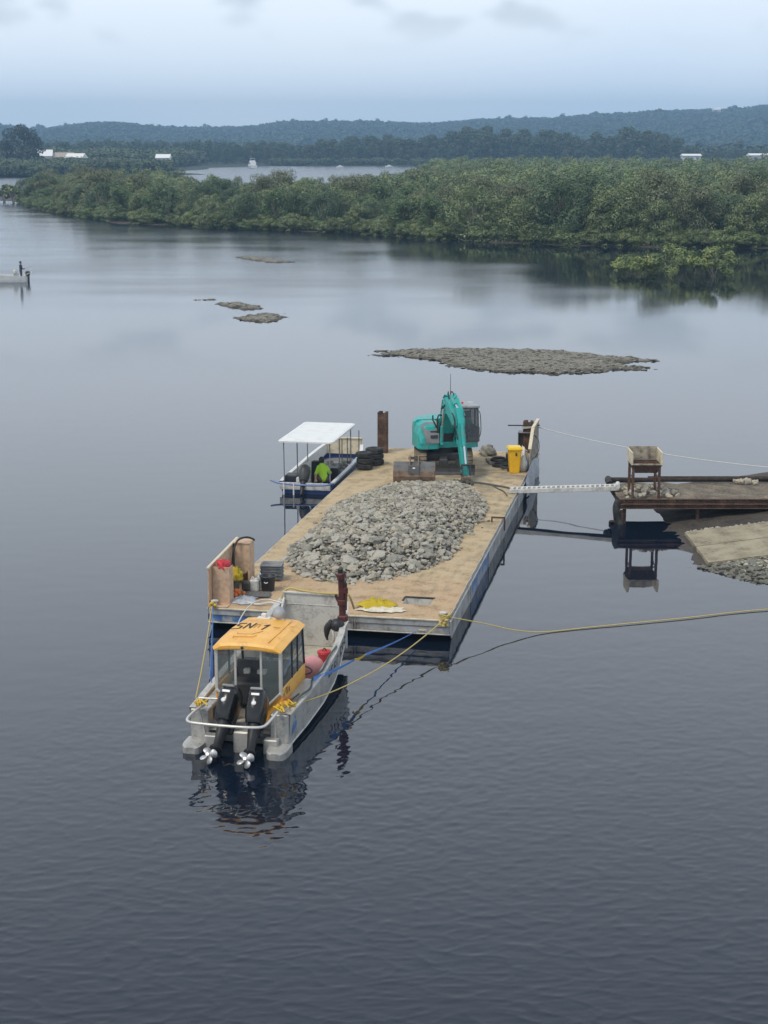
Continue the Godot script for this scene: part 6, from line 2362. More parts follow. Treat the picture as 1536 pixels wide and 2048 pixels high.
	b.tube(curve([Vector3(2.05, DECK + 0.05, -16.55), Vector3(2.3, DECK + 0.05, -16.0), Vector3(2.55, DECK + 0.05, -15.6), Vector3(2.75, DECK + 0.05, -14.9)], 6), 0.022, 7)
	single("deck_hose", b, "rope_dark", "forked dark hose lying on the deck towards the gangway", "hose", on_barge(Vector3.ZERO))

	# front left corner
	t = thing("builders_tub", "black flared plastic tub at the front left of the barge deck", "tub", on_barge(Vector3(-2.12, DECK + 0.02, -1.8)))
	b = B.new()
	b.lathe([Vector2(0, 0), Vector2(0.155, 0), Vector2(0.165, 0.02), Vector2(0.20, 0.36), Vector2(0.225, 0.39), Vector2(0.225, 0.42), Vector2(0.20, 0.42), Vector2(0.16, 0.05), Vector2(0, 0.05)], 22)
	part(t, "tub_shell", b, "tub_black")
	b = B.new()
	b.tube(curve([Vector3(-0.05, 0.28, 0.205), Vector3(0.0, 0.26, 0.225), Vector3(0.05, 0.28, 0.205)], 4), 0.012, 6)
	part(t, "tub_handle", b, "soft_white")
	for k in 2:
		t = thing("jerry_can", ["pale square drum next to the black tub", "smaller pale container behind the square drum at the locker"][k], "drum", on_barge([Vector3(-2.46, DECK + 0.02, -1.72), Vector3(-2.38, DECK + 0.02, -2.15)][k], 0.2 * k))
		b = B.new()
		b.box(Vector3(0, 0.16, 0), Vector3(0.26, 0.32, 0.24), 0.035)
		part(t, "can_body", b, "jerry")
		b = B.new()
		b.tube([Vector3(0.05, 0.31, 0.03), Vector3(0.05, 0.36, 0.03)], 0.035, 10)
		b.tube(curve([Vector3(-0.1, 0.31, 0), Vector3(-0.06, 0.38, 0), Vector3(0.0, 0.31, 0)], 4), 0.015, 6)
		part(t, "can_cap", b, "soft_white")
	t = thing("ribbed_crate", "dark grey ribbed crate behind the tub on the left of the deck", "crate", on_barge(Vector3(-2.32, DECK + 0.02, -3.0), 0.1))
	b = B.new()
	b.box(Vector3(0, 0.2, 0), Vector3(0.56, 0.40, 0.5), 0.03)
	for k in 4:
		b.box(Vector3(0, 0.06 + k * 0.1, 0), Vector3(0.59, 0.03, 0.53), 0.01)
	part(t, "crate_body", b, "crate_grey")
	b = B.new()
	b.box(Vector3(0, 0.42, 0), Vector3(0.6, 0.035, 0.54), 0.01)
	for k in 3:
		b.box(Vector3(0, 0.44, -0.16 + k * 0.16), Vector3(0.5, 0.02, 0.06), 0.006)
	part(t, "crate_lid", b, "grey_panel")
	b = B.new()
	b.box(Vector3(0, 0.06, 0), Vector3(0.22, 0.26, 0.20), 0.04)
	single("brown_drum", b, "fines", "small dark brown container beside the square drum at the locker", "container", on_barge(Vector3(-2.66, DECK + 0.12, -1.6)))
	single("yellow_net_bag", blob(14, Vector3(0.19, 0.2, 0.22), 0.9, 1.6, 22), "net_yellow", "yellow net bundle hanging in the plywood locker", "net", on_barge(Vector3(-2.86, DECK + 0.52, -1.25)))
	single("locker_shelf_box", box_of(Vector3(0, 0.2, 0), Vector3(0.36, 0.40, 0.36), 0.02), "fines", "dark box under the yellow net in the plywood locker", "box", on_barge(Vector3(-2.98, DECK + 0.02, -1.25)))
	b = B.new()
	for k in 9:
		b.ball(Vector3(rng.randf_range(-0.14, 0.14), 0.06 + rng.randf() * 0.14, rng.randf_range(-0.2, 0.2)), Vector3.ONE * rng.randf_range(0.05, 0.075), 9)
	single("orange_floats", b, "orange", "cluster of small orange net floats in front of the locker", "floats", on_barge(Vector3(-2.72, DECK + 0.02, -1.0)))
	single("red_bag", blob(40, Vector3(0.15, 0.17, 0.2), 0.9, 1.5, 20), "red_plastic", "red bag bulging from the top of the plywood locker", "bag", on_barge(Vector3(-2.97, DECK + 0.98, -0.55)))
	b = B.new()
	b.tube(curve([Vector3(-3.18, 0.75, -2.0), Vector3(-3.14, 1.5, -2.05), Vector3(-3.05, 1.85, -2.2), Vector3(-2.85, 1.92, -2.35), Vector3(-2.72, 1.85, -2.5), Vector3(-2.70, 1.79, -2.6)], 6), 0.028, 7)
	single("black_hose", b, "hose", "thick black hose arched over the plywood locker", "hose", on_barge(Vector3.ZERO))
	single("silver_tarp", sheet(21, 0.36, 0.42, 0.16), "tarp_silver", "crumpled silver tarpaulin at the foot of the plywood locker", "tarpaulin", on_barge(Vector3(-2.5, DECK + 0.02, -0.72)))
	single("white_hose", rope_b(curve([Vector3(-2.35, DECK + 0.05, -0.5), Vector3(-2.0, DECK + 0.05, -0.35), Vector3(-1.7, DECK + 0.07, -0.5), Vector3(-1.45, DECK + 0.06, -0.3)], 6), 0.03), "rope_white", "pale hose lying on the deck beside the silver tarpaulin", "hose", on_barge(Vector3.ZERO))
	b = B.new()
	b.box(Vector3(0, 0.03, 0), Vector3(0.66, 0.05, 0.42), 0.012)
	for k in 6:
		b.box(Vector3(-0.27 + k * 0.108, 0.06, 0), Vector3(0.02, 0.012, 0.4), 0.0)
	single("grey_grate", b, "mesh_grey", "flat dark grey grate lying below the black tub", "grate", on_barge(Vector3(-2.25, DECK + 0.03, -1.25), 0.12))
	# net and tarpaulin at the bow
	single("cream_tarp", sheet(61, 0.62, 0.3, 0.10), "tarp_cream", "cream tarpaulin spread under the yellow net at the barge bow", "tarpaulin", on_barge(Vector3(1.2, DECK + 0.03, -0.55), 0.05))
	single("yellow_net", sheet(64, 0.52, 0.34, 0.24, 0.8), "net_yellow", "bright yellow net piled on the cream tarpaulin at the bow", "net", on_barge(Vector3(1.02, DECK + 0.045, -0.8), 0.1))


# ------------------------------------------------------------------ ropes and straps
func rope_b(pts: Array, r: float) -> B:
	var b := B.new()
	b.tube(pts, r, 7)
	return b


func make_ropes():
	var bol: Vector3 = on_barge(Vector3(2.9, 0.69, -0.05)).origin
	var left: Vector3 = on_barge(Vector3(-3.1, 0.66, 0.02)).origin
	var stern: Vector3 = on_boat(Vector3(0.9, 0.90, -0.15)).origin
	# to the shore: sags to the water and floats off to the right
	single("shore_rope", rope_b(curve([bol, Vector3(2.6, 0.36, -40.2), Vector3(3.3, 0.16, -40.35), Vector3(4.1, 0.03, -40.6), Vector3(5.2, 0.022, -41.0), Vector3(6.3, 0.03, -41.35), Vector3(8.0, 0.03, -41.9), Vector3(9.9, 0.03, -42.6), Vector3(12.5, 0.05, -43.2), Vector3(14.0, 0.12, -44.2), Vector3(15.0, 0.34, -46.5)], 6), 0.015), "rope_yellow", "yellow rope running from the barge corner over the water to the right", "rope")
	single("stern_rope", rope_b(sag(bol + Vector3(-0.05, -0.1, 0.08), stern, 0.32), 0.015), "rope_yellow", "yellow rope sagging from barge corner to work boat stern", "rope")
	# blue ratchet straps: flat bands
	var s0: Vector3 = on_boat(Vector3(1.06, 0.93, -2.0)).origin
	var s1: Vector3 = on_barge(Vector3(2.2, 0.24, -0.15)).origin
	var st := thing("blue_strap", "blue ratchet strap from the work boat gunwale to under the barge bow", "strap")
	var m := s0.lerp(s1, 0.36)
	var m2 := s0.lerp(s1, 0.46)
	band(st, "webbing", s0, m, 0.085, 0.06, "strap_blue")
	band(st, "yellow_label", m, m2, 0.06, 0.055, "rope_bright")
	band(st, "webbing", m2, s1, 0.055, 0.02, "strap_blue")
	var l1: Vector3 = on_boat(Vector3(-1.10, 0.86, -1.5)).origin
	st = thing("blue_strap", "blue ratchet strap hanging from the barge left corner to the boat", "strap")
	band(st, "webbing", left, l1, 0.10, 0.18, "strap_blue")
	var knot := B.new()
	for k in 5:
		knot.ball(left + Vector3(rng.randf_range(-0.06, 0.06), 0.02 + rng.randf_range(-0.04, 0.08), 0.05 + rng.randf_range(-0.04, 0.04)), Vector3(0.055, 0.045, 0.05), 8)
	part(st, "strap_hook", knot, "rope_bright")
	single("left_rope", rope_b(sag(left + Vector3(-0.02, 0.0, 0.05), on_boat(Vector3(-1.06, 0.9, -0.35)).origin, 0.12), 0.017), "rope_yellow", "thin yellow rope beside the blue strap on the left of the boat", "rope")
	# knots at the corner bollard and on the stern rail
	var b := B.new()
	for k in 4:
		var ring := []
		for i in 13:
			var a := TAU * i / 12.0
			ring.append(bol + Vector3(cos(a) * (0.10 + 0.01 * k), -0.05 + k * 0.03 + 0.02 * sin(a * 2.0 + k), sin(a) * 0.10))
		b.tube(ring, 0.024, 6, false)
	for k in 6:
		b.ball(bol + Vector3(-0.02 + rng.randf_range(-0.1, 0.12), -0.14 + rng.randf_range(-0.08, 0.08), 0.12 + rng.randf_range(-0.04, 0.05)), Vector3(0.06, 0.04, 0.05), 8)
	single("corner_knot", b, "rope_yellow", "knotted yellow rope round the bollard on the barge right corner", "rope")
	for k in 3:
		b = B.new()
		var c: Vector3 = [Vector3(0.86, 0.93, 0.0), Vector3(-0.80, 0.92, 0.1), Vector3(1.0, 0.88, -0.35)][k]
		for i in 9:
			var a := rng.randf() * TAU
			var p := c + Vector3(cos(a) * 0.07, rng.randf_range(-0.04, 0.06), sin(a) * 0.09)
			b.tube(curve([p, p + Vector3(rng.randf_range(-0.1, 0.1), 0.06, rng.randf_range(-0.1, 0.1)), p + Vector3(rng.randf_range(-0.12, 0.12), -0.02, rng.randf_range(-0.12, 0.12))], 4), 0.018, 6)
		single("yellow_knot", b, "rope_bright", ["bright yellow knot on the right of the stern rail", "bright yellow knot on the left of the stern rail", "coiled yellow rope on the right stern corner of the boat"][k], "rope", on_boat(Vector3.ZERO), "yellow knots on the boat stern")
	single("ramp_rope", rope_b(curve([Vector3(-0.86, 1.2, -6.0), Vector3(-0.78, 1.62, -6.12), Vector3(-0.6, 1.76, -6.14), Vector3(-0.3, 1.72, -6.13), Vector3(0.2, 1.69, -6.12), Vector3(0.7, 1.70, -6.1), Vector3(0.86, 1.68, -6.12), Vector3(0.95, 1.3, -6.3)], 6), 0.028), "rope_yellow", "yellow rope laid along the top of the boat bow ramp", "rope", on_boat(Vector3.ZERO))
	single("gunwale_rope", rope_b(curve([Vector3(1.02, 0.84, -0.5), Vector3(1.04, 0.88, -1.0), Vector3(1.12, 0.89, -1.5), Vector3(1.02, 0.90, -2.1), Vector3(1.09, 0.93, -2.7), Vector3(1.05, 1.0, -3.4), Vector3(1.08, 1.06, -4.0)], 6), 0.022), "rope_dark", "grey green rope lying along the right gunwale of the work boat", "rope", on_boat(Vector3.ZERO))
	# long white line from the right pile to the shore
	var top: Vector3 = on_barge(Vector3(2.86, 1.80, -22.3)).origin
	single("white_line", rope_b(sag(top, Vector3(16.5, 2.45, -49.0), 0.45, 40), 0.016), "rope_white", "long white line from the far right pile towards the shore", "rope")
	var pb := B.new()
	pb.tube([Vector3(0, -0.4, 0), Vector3(0, 1.75, 0)], 0.12, 12)
	single("mooring_post", pb, "rust", "mooring post on the bank beyond the right edge of the view", "post", at(Vector3(16.5, 0.8, -49.0)))


func band(t: Node3D, called: String, a: Vector3, b: Vector3, w0: float, w1: float, m: String):
	var d := (b - a).normalized()
	var up := Vector3.UP if absf(d.y) < 0.8 else Vector3.RIGHT
	var side := d.cross(d.cross(up)).normalized()
	var th := d.cross(side) * 0.004
	var bb := B.new()
	var rows := []
	for i in 7:
		var u := i / 6.0
		var p := a.lerp(b, u) - Vector3(0, 0.03 * sin(u * PI), 0)
		var s := side.rotated(d, u * 0.4) * lerpf(w0, w1, u) * 0.5
		rows.append([p - s - th, p + s - th, p + s + th, p - s + th])
	bb.loft(rows, true, true, -1)
	part(t, called, bb, m)


# ------------------------------------------------------------------ oyster banks in the river
func make_banks():
	var n := FastNoiseLite.new()
	n.seed = 91
	n.frequency = 0.5
	n.fractal_octaves = 4
	var banks := [["oyster_bank", "M", [Vector2(-0.6, -97.2), Vector2(0.9, -97.6), Vector2(-0.2, -98.8), Vector2(1.8, -99.0), Vector2(4.5, -99.5), Vector2(8.0, -99.4), Vector2(11.0, -98.2), Vector2(13.8, -95.6), Vector2(16.0, -94.6), Vector2(13.4, -93.6), Vector2(12.8, -92.6), Vector2(15.0, -91.0), Vector2(12.6, -90.8), Vector2(11.4, -89.8), Vector2(9.2, -89.2), Vector2(6.4, -90.0), Vector2(4.4, -91.4), Vector2(2.9, -95.2), Vector2(1.0, -96.6)]],
		["oyster_bank", "S", [Vector2(-10.4, -117.6), Vector2(-9.4, -120.0), Vector2(-7.8, -120.6), Vector2(-7.1, -117.6), Vector2(-7.9, -115.6), Vector2(-9.3, -115.8)]],
		["oyster_bank", "S", [Vector2(-12.9, -129.4), Vector2(-11.6, -129.2), Vector2(-9.9, -126.6), Vector2(-9.1, -124.3), Vector2(-10.6, -124.4), Vector2(-12.4, -127.2)]],
		["oyster_bank", "S", [Vector2(-14.9, -131.6), Vector2(-13.6, -132.4), Vector2(-13.5, -131.9)]],
		["oyster_bank", "S", [Vector2(-16.2, -181.6), Vector2(-13.0, -180.4), Vector2(-9.5, -173.4), Vector2(-11.4, -173.0), Vector2(-14.0, -177.0)]]]
	var shapes := []
	for k in 4:
		shapes.append(rock_mesh(400 + k, 0.45))
	for a in banks:
		var poly := PackedVector2Array(a[2])
		var c := Vector2.ZERO
		for p in poly:
			c += p
		c /= poly.size()
		var lo := poly[0]
		var hi := poly[0]
		for p in poly:
			lo = lo.min(p)
			hi = hi.max(p)
		var st: float = 0.3 if a[1] == "M" else 0.22
		var b := B.new()
		var height := func(x: float, z: float) -> float:
			var p := Vector2(x, z) + Vector2(n.get_noise_2d(x * 1.5, z * 1.5), n.get_noise_2d(z * 1.5, x * 1.5)) * 0.9
			var d := 99.0
			for i in poly.size():
				d = minf(d, p.distance_to(Geometry2D.get_closest_point_to_segment(p, poly[i], poly[(i + 1) % poly.size()])))
			if not Geometry2D.is_point_in_polygon(p, poly):
				d = -d
			return clampf(d * 0.25, -0.25, 0.15) + 0.06 * n.get_noise_2d(x * 3.0, z * 3.0) + 0.035 * n.get_noise_2d(x * 9.0, z * 9.0) + 0.02
		var gx := int((hi.x - lo.x + 3.0) / st)
		var gz := int((hi.y - lo.y + 3.0) / st)
		var hs := []
		for j in gz + 1:
			var row := []
			for i in gx + 1:
				row.append(height.call(lo.x - 1.5 + i * st, lo.y - 1.5 + j * st))
			hs.append(row)
		for j in gz:
			for i in gx:
				if maxf(maxf(hs[j][i], hs[j + 1][i]), maxf(hs[j][i + 1], hs[j + 1][i + 1])) < -0.02:
					continue
				var x := lo.x - 1.5 + i * st
				var z := lo.y - 1.5 + j * st
				var q := [Vector3(x, hs[j][i], z), Vector3(x, hs[j + 1][i], z + st), Vector3(x + st, hs[j + 1][i + 1], z + st), Vector3(x + st, hs[j][i + 1], z)]
				for e in [0, 1, 2, 0, 2, 3]:
					# the tide line: weed and wet mud below, dry shell above
					var dry := smoothstep(0.03, 0.10, q[e].y + 0.03 * n.get_noise_2d(q[e].x * 5.0, q[e].z * 5.0))
					b.st.set_color(Color(0.30, 0.28, 0.24).lerp(Color.WHITE, dry))
					b.st.set_smooth_group(-1)
					b.st.add_vertex(q[e])
		var o := structure(a[0], b, "oyster")
		# clumps of oyster rock all over it, too small to pick apart
		var v := PackedVector3Array()
		var nn := PackedVector3Array()
		var cc := PackedColorArray()
		for k in (4600 if a[1] == "M" else 420):
			var p := Vector2(rng.randf_range(lo.x - 0.6, hi.x + 0.6), rng.randf_range(lo.y - 0.6, hi.y + 0.6))
			var h: float = height.call(p.x, p.y)
			if h < 0.0:
				continue
			var s := rng.randf_range(0.07, 0.26)
			var f := Transform3D(Basis(Vector3.UP, rng.randf() * TAU) * Basis.from_scale(Vector3(s, s * rng.randf_range(0.35, 0.7), s)), Vector3(p.x, h, p.y))
			var src: Array = shapes[k % 4].surface_get_arrays(0)
			v.append_array(f * (src[Mesh.ARRAY_VERTEX] as PackedVector3Array))
			nn.append_array(f * (src[Mesh.ARRAY_NORMAL] as PackedVector3Array))
			var few := PackedColorArray()
			few.resize(src[Mesh.ARRAY_VERTEX].size())
			var tone := rng.randf_range(0.16, 0.72)
			few.fill(Color(tone, tone * 0.97, tone * 0.92))
			cc.append_array(few)
		if v.size() > 0:
			var q := v.size() / 3
			for k in q:
				var fn := (v[k * 3 + 2] - v[k * 3]).cross(v[k * 3 + 1] - v[k * 3]).normalized()
				nn[k * 3] = fn
				nn[k * 3 + 1] = fn
				nn[k * 3 + 2] = fn
			var sp := part(o, "oyster_clumps", plain_mesh(v, nn, cc), "rock")
			sp.set_meta("kind", "stuff")


# ------------------------------------------------------------------ trees
# lobes: [centre, radius]; leaf sprays lie on and just inside each lobe
func crown_mesh(sd: int, lobes: Array, count: int, size: float, base: Color, tip: Color) -> ArrayMesh:
	var r := RandomNumberGenerator.new()
	r.seed = sd
	var n := FastNoiseLite.new()
	n.seed = sd
	n.frequency = 0.6
	var v := PackedVector3Array()
	var nn := PackedVector3Array()
	var cc := PackedColorArray()
	var total := 0.0
	for l in lobes:
		total += l[1].x * l[1].z
	for l in lobes:
		var m := int(count * l[1].x * l[1].z / total)
		for k in m:
			var d := Vector3(r.randfn(), r.randfn() + 0.25, r.randfn()).normalized()
			var p: Vector3 = l[0] + d * l[1] * (1.0 - 0.4 * pow(r.randf(), 2.0) + 0.10 * r.randf())
			p += Vector3.ONE * 0.3 * n.get_noise_3dv(p * 2.0)
			var up := (d * 0.7 + Vector3(0, 0.55, 0) + Vector3(r.randfn(), r.randfn(), r.randfn()) * 0.42).normalized()
			var a := up.cross(Vector3(r.randfn(), r.randfn(), r.randfn())).normalized()
			var b := up.cross(a)
			var s := size * r.randf_range(0.6, 1.3)
			var c := base.lerp(tip, clampf(0.5 + 1.4 * n.get_noise_3dv(p + Vector3(40, 0, 0)) + r.randf_range(-0.25, 0.25), 0, 1))
			# a spray of leaves: two bent blades
			var q := [p - a * s, p + b * s * 0.5 + up * s * 0.12, p + a * s, p - b * s * 0.5 + up * s * 0.12]
			for t in [[0, 1, 2], [0, 2, 3]]:
				var fn: Vector3 = (q[t[2]] - q[t[0]]).cross(q[t[1]] - q[t[0]]).normalized()
				if fn.dot(up) < 0:
					fn = -fn
				# leaves of a spray face many ways: shade them with the spread of the whole tuft
				fn = (fn * 0.45 + d * 0.75 + Vector3(0, 0.25, 0)).normalized()
				for e in t:
					v.append(q[e])
					nn.append(fn)
					cc.append(c)
	return plain_mesh(v, nn, cc)


func dome_lobes(sd: int, rx: float, y0: float, y1: float, many: int) -> Array:
	var r := RandomNumberGenerator.new()
	r.seed = sd
	var out := []
	for k in many:
		var a := r.randf() * TAU
		var u := sqrt(r.randf())
		var h := lerpf(y0, y1, sqrt(maxf(0.0, 1.0 - 0.9 * u * u)) * r.randf_range(0.8, 1.0))
		if k % 5 < 2:
			u = r.randf_range(0.65, 1.0)
			h = lerpf(y0, y1, r.randf_range(-0.05, 0.5))
		var s := rx * r.randf_range(0.2, 0.34)
		out.append([Vector3(cos(a) * u * rx * 0.72, h, sin(a) * u * rx * 0.72), Vector3(s, s * r.randf_range(0.6, 0.8), s)])
	return out


func trunk_mesh(sd: int, stems: int, height: float, spread: float, r0: float) -> ArrayMesh:
	var r := RandomNumberGenerator.new()
	r.seed = sd
	var b := B.new()
	for k in stems:
		var a := TAU * k / stems + r.randf() * 0.8
		var d := Vector3(cos(a), 0, sin(a))
		var pts := [d * 0.15 - Vector3(0, 0.5, 0), d * spread * 0.15 + Vector3(0, height * 0.15, 0), d * spread * r.randf_range(0.35, 0.6) + Vector3(r.randf_range(-0.3, 0.3), height * 0.5, r.randf_range(-0.3, 0.3)), d * spread + Vector3(r.randf_range(-0.4, 0.4), height, r.randf_range(-0.4, 0.4))]
		var c := curve(pts, 3)
		var rad := []
		for i in c.size():
			rad.append(lerpf(r0, r0 * 0.3, float(i) / c.size()))
		b.tube(c, rad, 6, false)
		# two limbs off each stem
		for e in 2:
			var p: Vector3 = c[5 + e * 2]
			var q := p + Vector3(r.randf_range(-1, 1) * spread * 0.6, height * 0.3, r.randf_range(-1, 1) * spread * 0.6)
			b.tube([p, p.lerp(q, 0.5) + Vector3(0, 0.15, 0), q], [r0 * 0.5, r0 * 0.35, r0 * 0.15], 5, false)
	return b.mesh()


func shore_z(x: float) -> float:
	for k in mangrove_shore.size() - 1:
		var p: Vector2 = mangrove_shore[k]
		var q: Vector2 = mangrove_shore[k + 1]
		if x >= p.x and x <= q.x:
			return lerpf(p.y, q.y, (x - p.x) / (q.x - p.x))
	return -352.0 if x < 0 else -184.0


func make_mangroves():
	var base := Color(0.115, 0.158, 0.068)
	var tip := Color(0.245, 0.290, 0.122)
	var kinds := []
	for k in 6:
		var hgt: float = [7.4, 8.2, 6.6, 8.8, 7.0, 7.8][k]
		var low: float = [0.6, 0.9, 0.5, 1.2, 0.4, 0.7][k]
		var rx: float = [3.9, 4.4, 3.6, 4.4, 3.8, 4.2][k]
		kinds.append([crown_mesh(500 + k, dome_lobes(520 + k, rx, low, hgt - 0.9, 40), 9000, 0.13, [base, base.lerp(Color(0.05, 0.085, 0.04), 0.8), base, base.lerp(Color(0.1, 0.11, 0.06), 0.7), base.lerp(Color(0.05, 0.1, 0.035), 0.7), base][k], [tip, tip.lerp(Color(0.10, 0.16, 0.07), 0.8), tip.lerp(Color(0.22, 0.25, 0.1), 0.6), tip.lerp(Color(0.2, 0.2, 0.11), 0.7), tip.lerp(Color(0.12, 0.2, 0.06), 0.7), tip][k]), trunk_mesh(540 + k, 3 + k % 3, hgt * 0.6, 1.9, 0.16), hgt])
	var r := RandomNumberGenerator.new()
	r.seed = 901
	var n := FastNoiseLite.new()
	n.seed = 33
	n.frequency = 0.02
	var inside := PackedVector2Array(mangrove_shore + [Vector2(190, -560), Vector2(16, -560), Vector2(10, -470), Vector2(4, -350), Vector2(-8, -318), Vector2(-30, -328), Vector2(-38, -345), Vector2(-54, -400), Vector2(-105, -410), Vector2(-90, -366)])
	var made := 0
	var rest := []
	var words := ["grey green mangrove tree in the dense front row along the far bank", "mangrove tree just behind the front row on the far bank"]
	# rows parallel to the shore, nearest first
	for row in 60:
		var back := -1.2 + row * (3.8 + row * 0.04)
		var x := -78.0
		while x < 140.0:
			x += r.randf_range(3.6, 6.4) + row * 0.03
			var sx := x
			var p := Vector2(sx, shore_z(sx) - back - r.randf_range(-1.4, 1.4))
			if not Geometry2D.is_point_in_polygon(p, inside):
				continue
			var px := p.x / -p.y
			if absf(px) > 0.30:
				continue
			var big := 0.80 + 0.3 * n.get_noise_2d(p.x, p.y) + r.randf_range(-0.2, 0.2)
			if row == 0:
				big *= r.randf_range(0.6, 0.95)
			if p.x < -60:
				big *= 0.85
			# the growth is a little taller towards the right
			big *= lerpf(0.92, 1.08, smoothstep(-40.0, 40.0, p.x))
			var f := Transform3D(Basis(Vector3.UP, r.randf() * TAU) * Basis.from_scale(Vector3(big * r.randf_range(0.85, 1.15), big, big * r.randf_range(0.85, 1.15))), Vector3(p.x, 0.1, p.y))
			if made < 300 and absf(px) < 0.26:
				var k := r.randi() % 6
				var t := thing("mangrove_tree", words[0 if row < 2 else 1], "tree", f, "front row mangroves on the far bank" if row < 2 else "second rank mangroves on the far bank")
				part(t, "crown", kinds[k][0], "leaf")
				part(t, "trunk", kinds[k][1], "bark" if r.randf() < 0.3 else "bark_dark")
				made += 1
			else:
				rest.append(f)
	# a fringe of seedlings and low growth hanging over the mud
	for k in 420:
		var x := r.randf_range(-74.0, 130.0)
		var z := shore_z(x) + r.randf_range(-3.0, 1.0)
		if absf(x / z) > 0.30:
			continue
		var s := r.randf_range(0.22, 0.42)
		rest.append(Transform3D(Basis(Vector3.UP, r.randf() * TAU) * Basis.from_scale(Vector3(s * 1.3, s, s * 1.3)), Vector3(x, -0.25, z)))
	# everything farther back reads as one canopy
	var mid := crown_mesh(560, dome_lobes(561, 4.4, 1.2, 6.8, 36), 5200, 0.19, base, tip)
	multi("mangrove_forest", mid, rest, "leaf", r, "grey green mangrove canopy stretching behind the front row", "forest", 0.34)

	# the three bushes standing in the water
	var spots := [[Vector3(23.6, 0, -157.5), 1.05, 0.78, 2.6, "low bright green mangrove bush at the left of the islet"], [Vector3(26.9, 0, -156.0), 1.0, 1.0, 3.3, "broad mangrove bush in the middle of the islet"], [Vector3(30.6, 0, -154.5), 1.0, 1.0, 2.6, "rounded mangrove bush at the right of the islet"]]
	for k in 3:
		var a: Array = spots[k]
		var hgt: float = [1.9, 3.3, 3.0][k]
		var lobes := dome_lobes(600 + k, a[3], 0.5, hgt - 0.5, 16)
		for l in lobes:
			l[1] *= 0.82
		var t := thing("mangrove_bush", a[4], "bush", at(a[0], k), "mangrove bushes standing in the river")
		part(t, "crown", crown_mesh(610 + k, lobes, 4200, 0.125, Color(0.12, 0.17, 0.06), Color(0.30, 0.35, 0.12)), "leaf")
		part(t, "trunk", trunk_mesh(620 + k, 4, hgt * 0.6, 1.4, 0.07), "bark")
	# stragglers off the left point
	for p in [Vector3(-79, 0, -349), Vector3(-76, 0, -344)]:
		var lobes := dome_lobes(int(-p.x), 2.6, 1.4, 3.4, 8)
		var t := thing("mangrove_tree", "thin leaning mangrove at the left tip of the bank" if p.x < -77 else "small mangrove next to the left tip of the bank", "tree", at(p))
		part(t, "crown", crown_mesh(630 + int(p.x), lobes, 600, 0.3, base, tip), "leaf")
		part(t, "trunk", trunk_mesh(640, 3, 2.6, 1.4, 0.12), "bark")


func multi(called: String, m: Mesh, places: Array, material: String, r: RandomNumberGenerator, label := "", category := "", tone := 0.22):
	var mm := MultiMesh.new()
	mm.transform_format = MultiMesh.TRANSFORM_3D
	mm.use_colors = true
	mm.mesh = m
	mm.instance_count = places.size()
	for k in places.size():
		mm.set_instance_transform(k, places[k])
		var v := 1.0 + r.randf_range(-tone, tone)
		mm.set_instance_color(k, Color(v * r.randf_range(0.9, 1.1), v, v * r.randf_range(0.85, 1.1)))
	var o := MultiMeshInstance3D.new()
	o.name = numbered(called)
	o.multimesh = mm
	o.material_override = M[material]
	add_child(o)
	o.set_meta("kind", "stuff")
	if label != "":
		tag(o, label, category)


func house(p: Vector3, turn: float, w: float, d: float, wall: float, rise: float, wm: String, rm: String, label: String):
	var t := thing("house", label, "house", at(p, turn), "houses on the far shore")
	var b := B.new()
	b.box(Vector3(0, wall * 0.5, 0), Vector3(w, wall, d), 0.05)
	part(t, "wall", b, wm)
	b = B.new()
	b.prism([Vector2(-d * 0.58, wall - 0.1), Vector2(0, wall + rise), Vector2(d * 0.58, wall - 0.1), Vector2(d * 0.56, wall - 0.35), Vector2(-d * 0.56, wall - 0.35)], -w * 0.54, w * 0.54, Transform3D(Basis(Vector3(0, 0, 1), Vector3.UP, Vector3(-1, 0, 0)), Vector3.ZERO))
	part(t, "roof", b, rm)
	for k in 3:
		b = B.new()
		b.box(Vector3(-w * 0.3 + k * w * 0.3, wall * 0.72, d * 0.5 + 0.03), Vector3(w * 0.14, wall * 0.2, 0.08), 0.01)
		part(t, "window", b, "glass_dark")


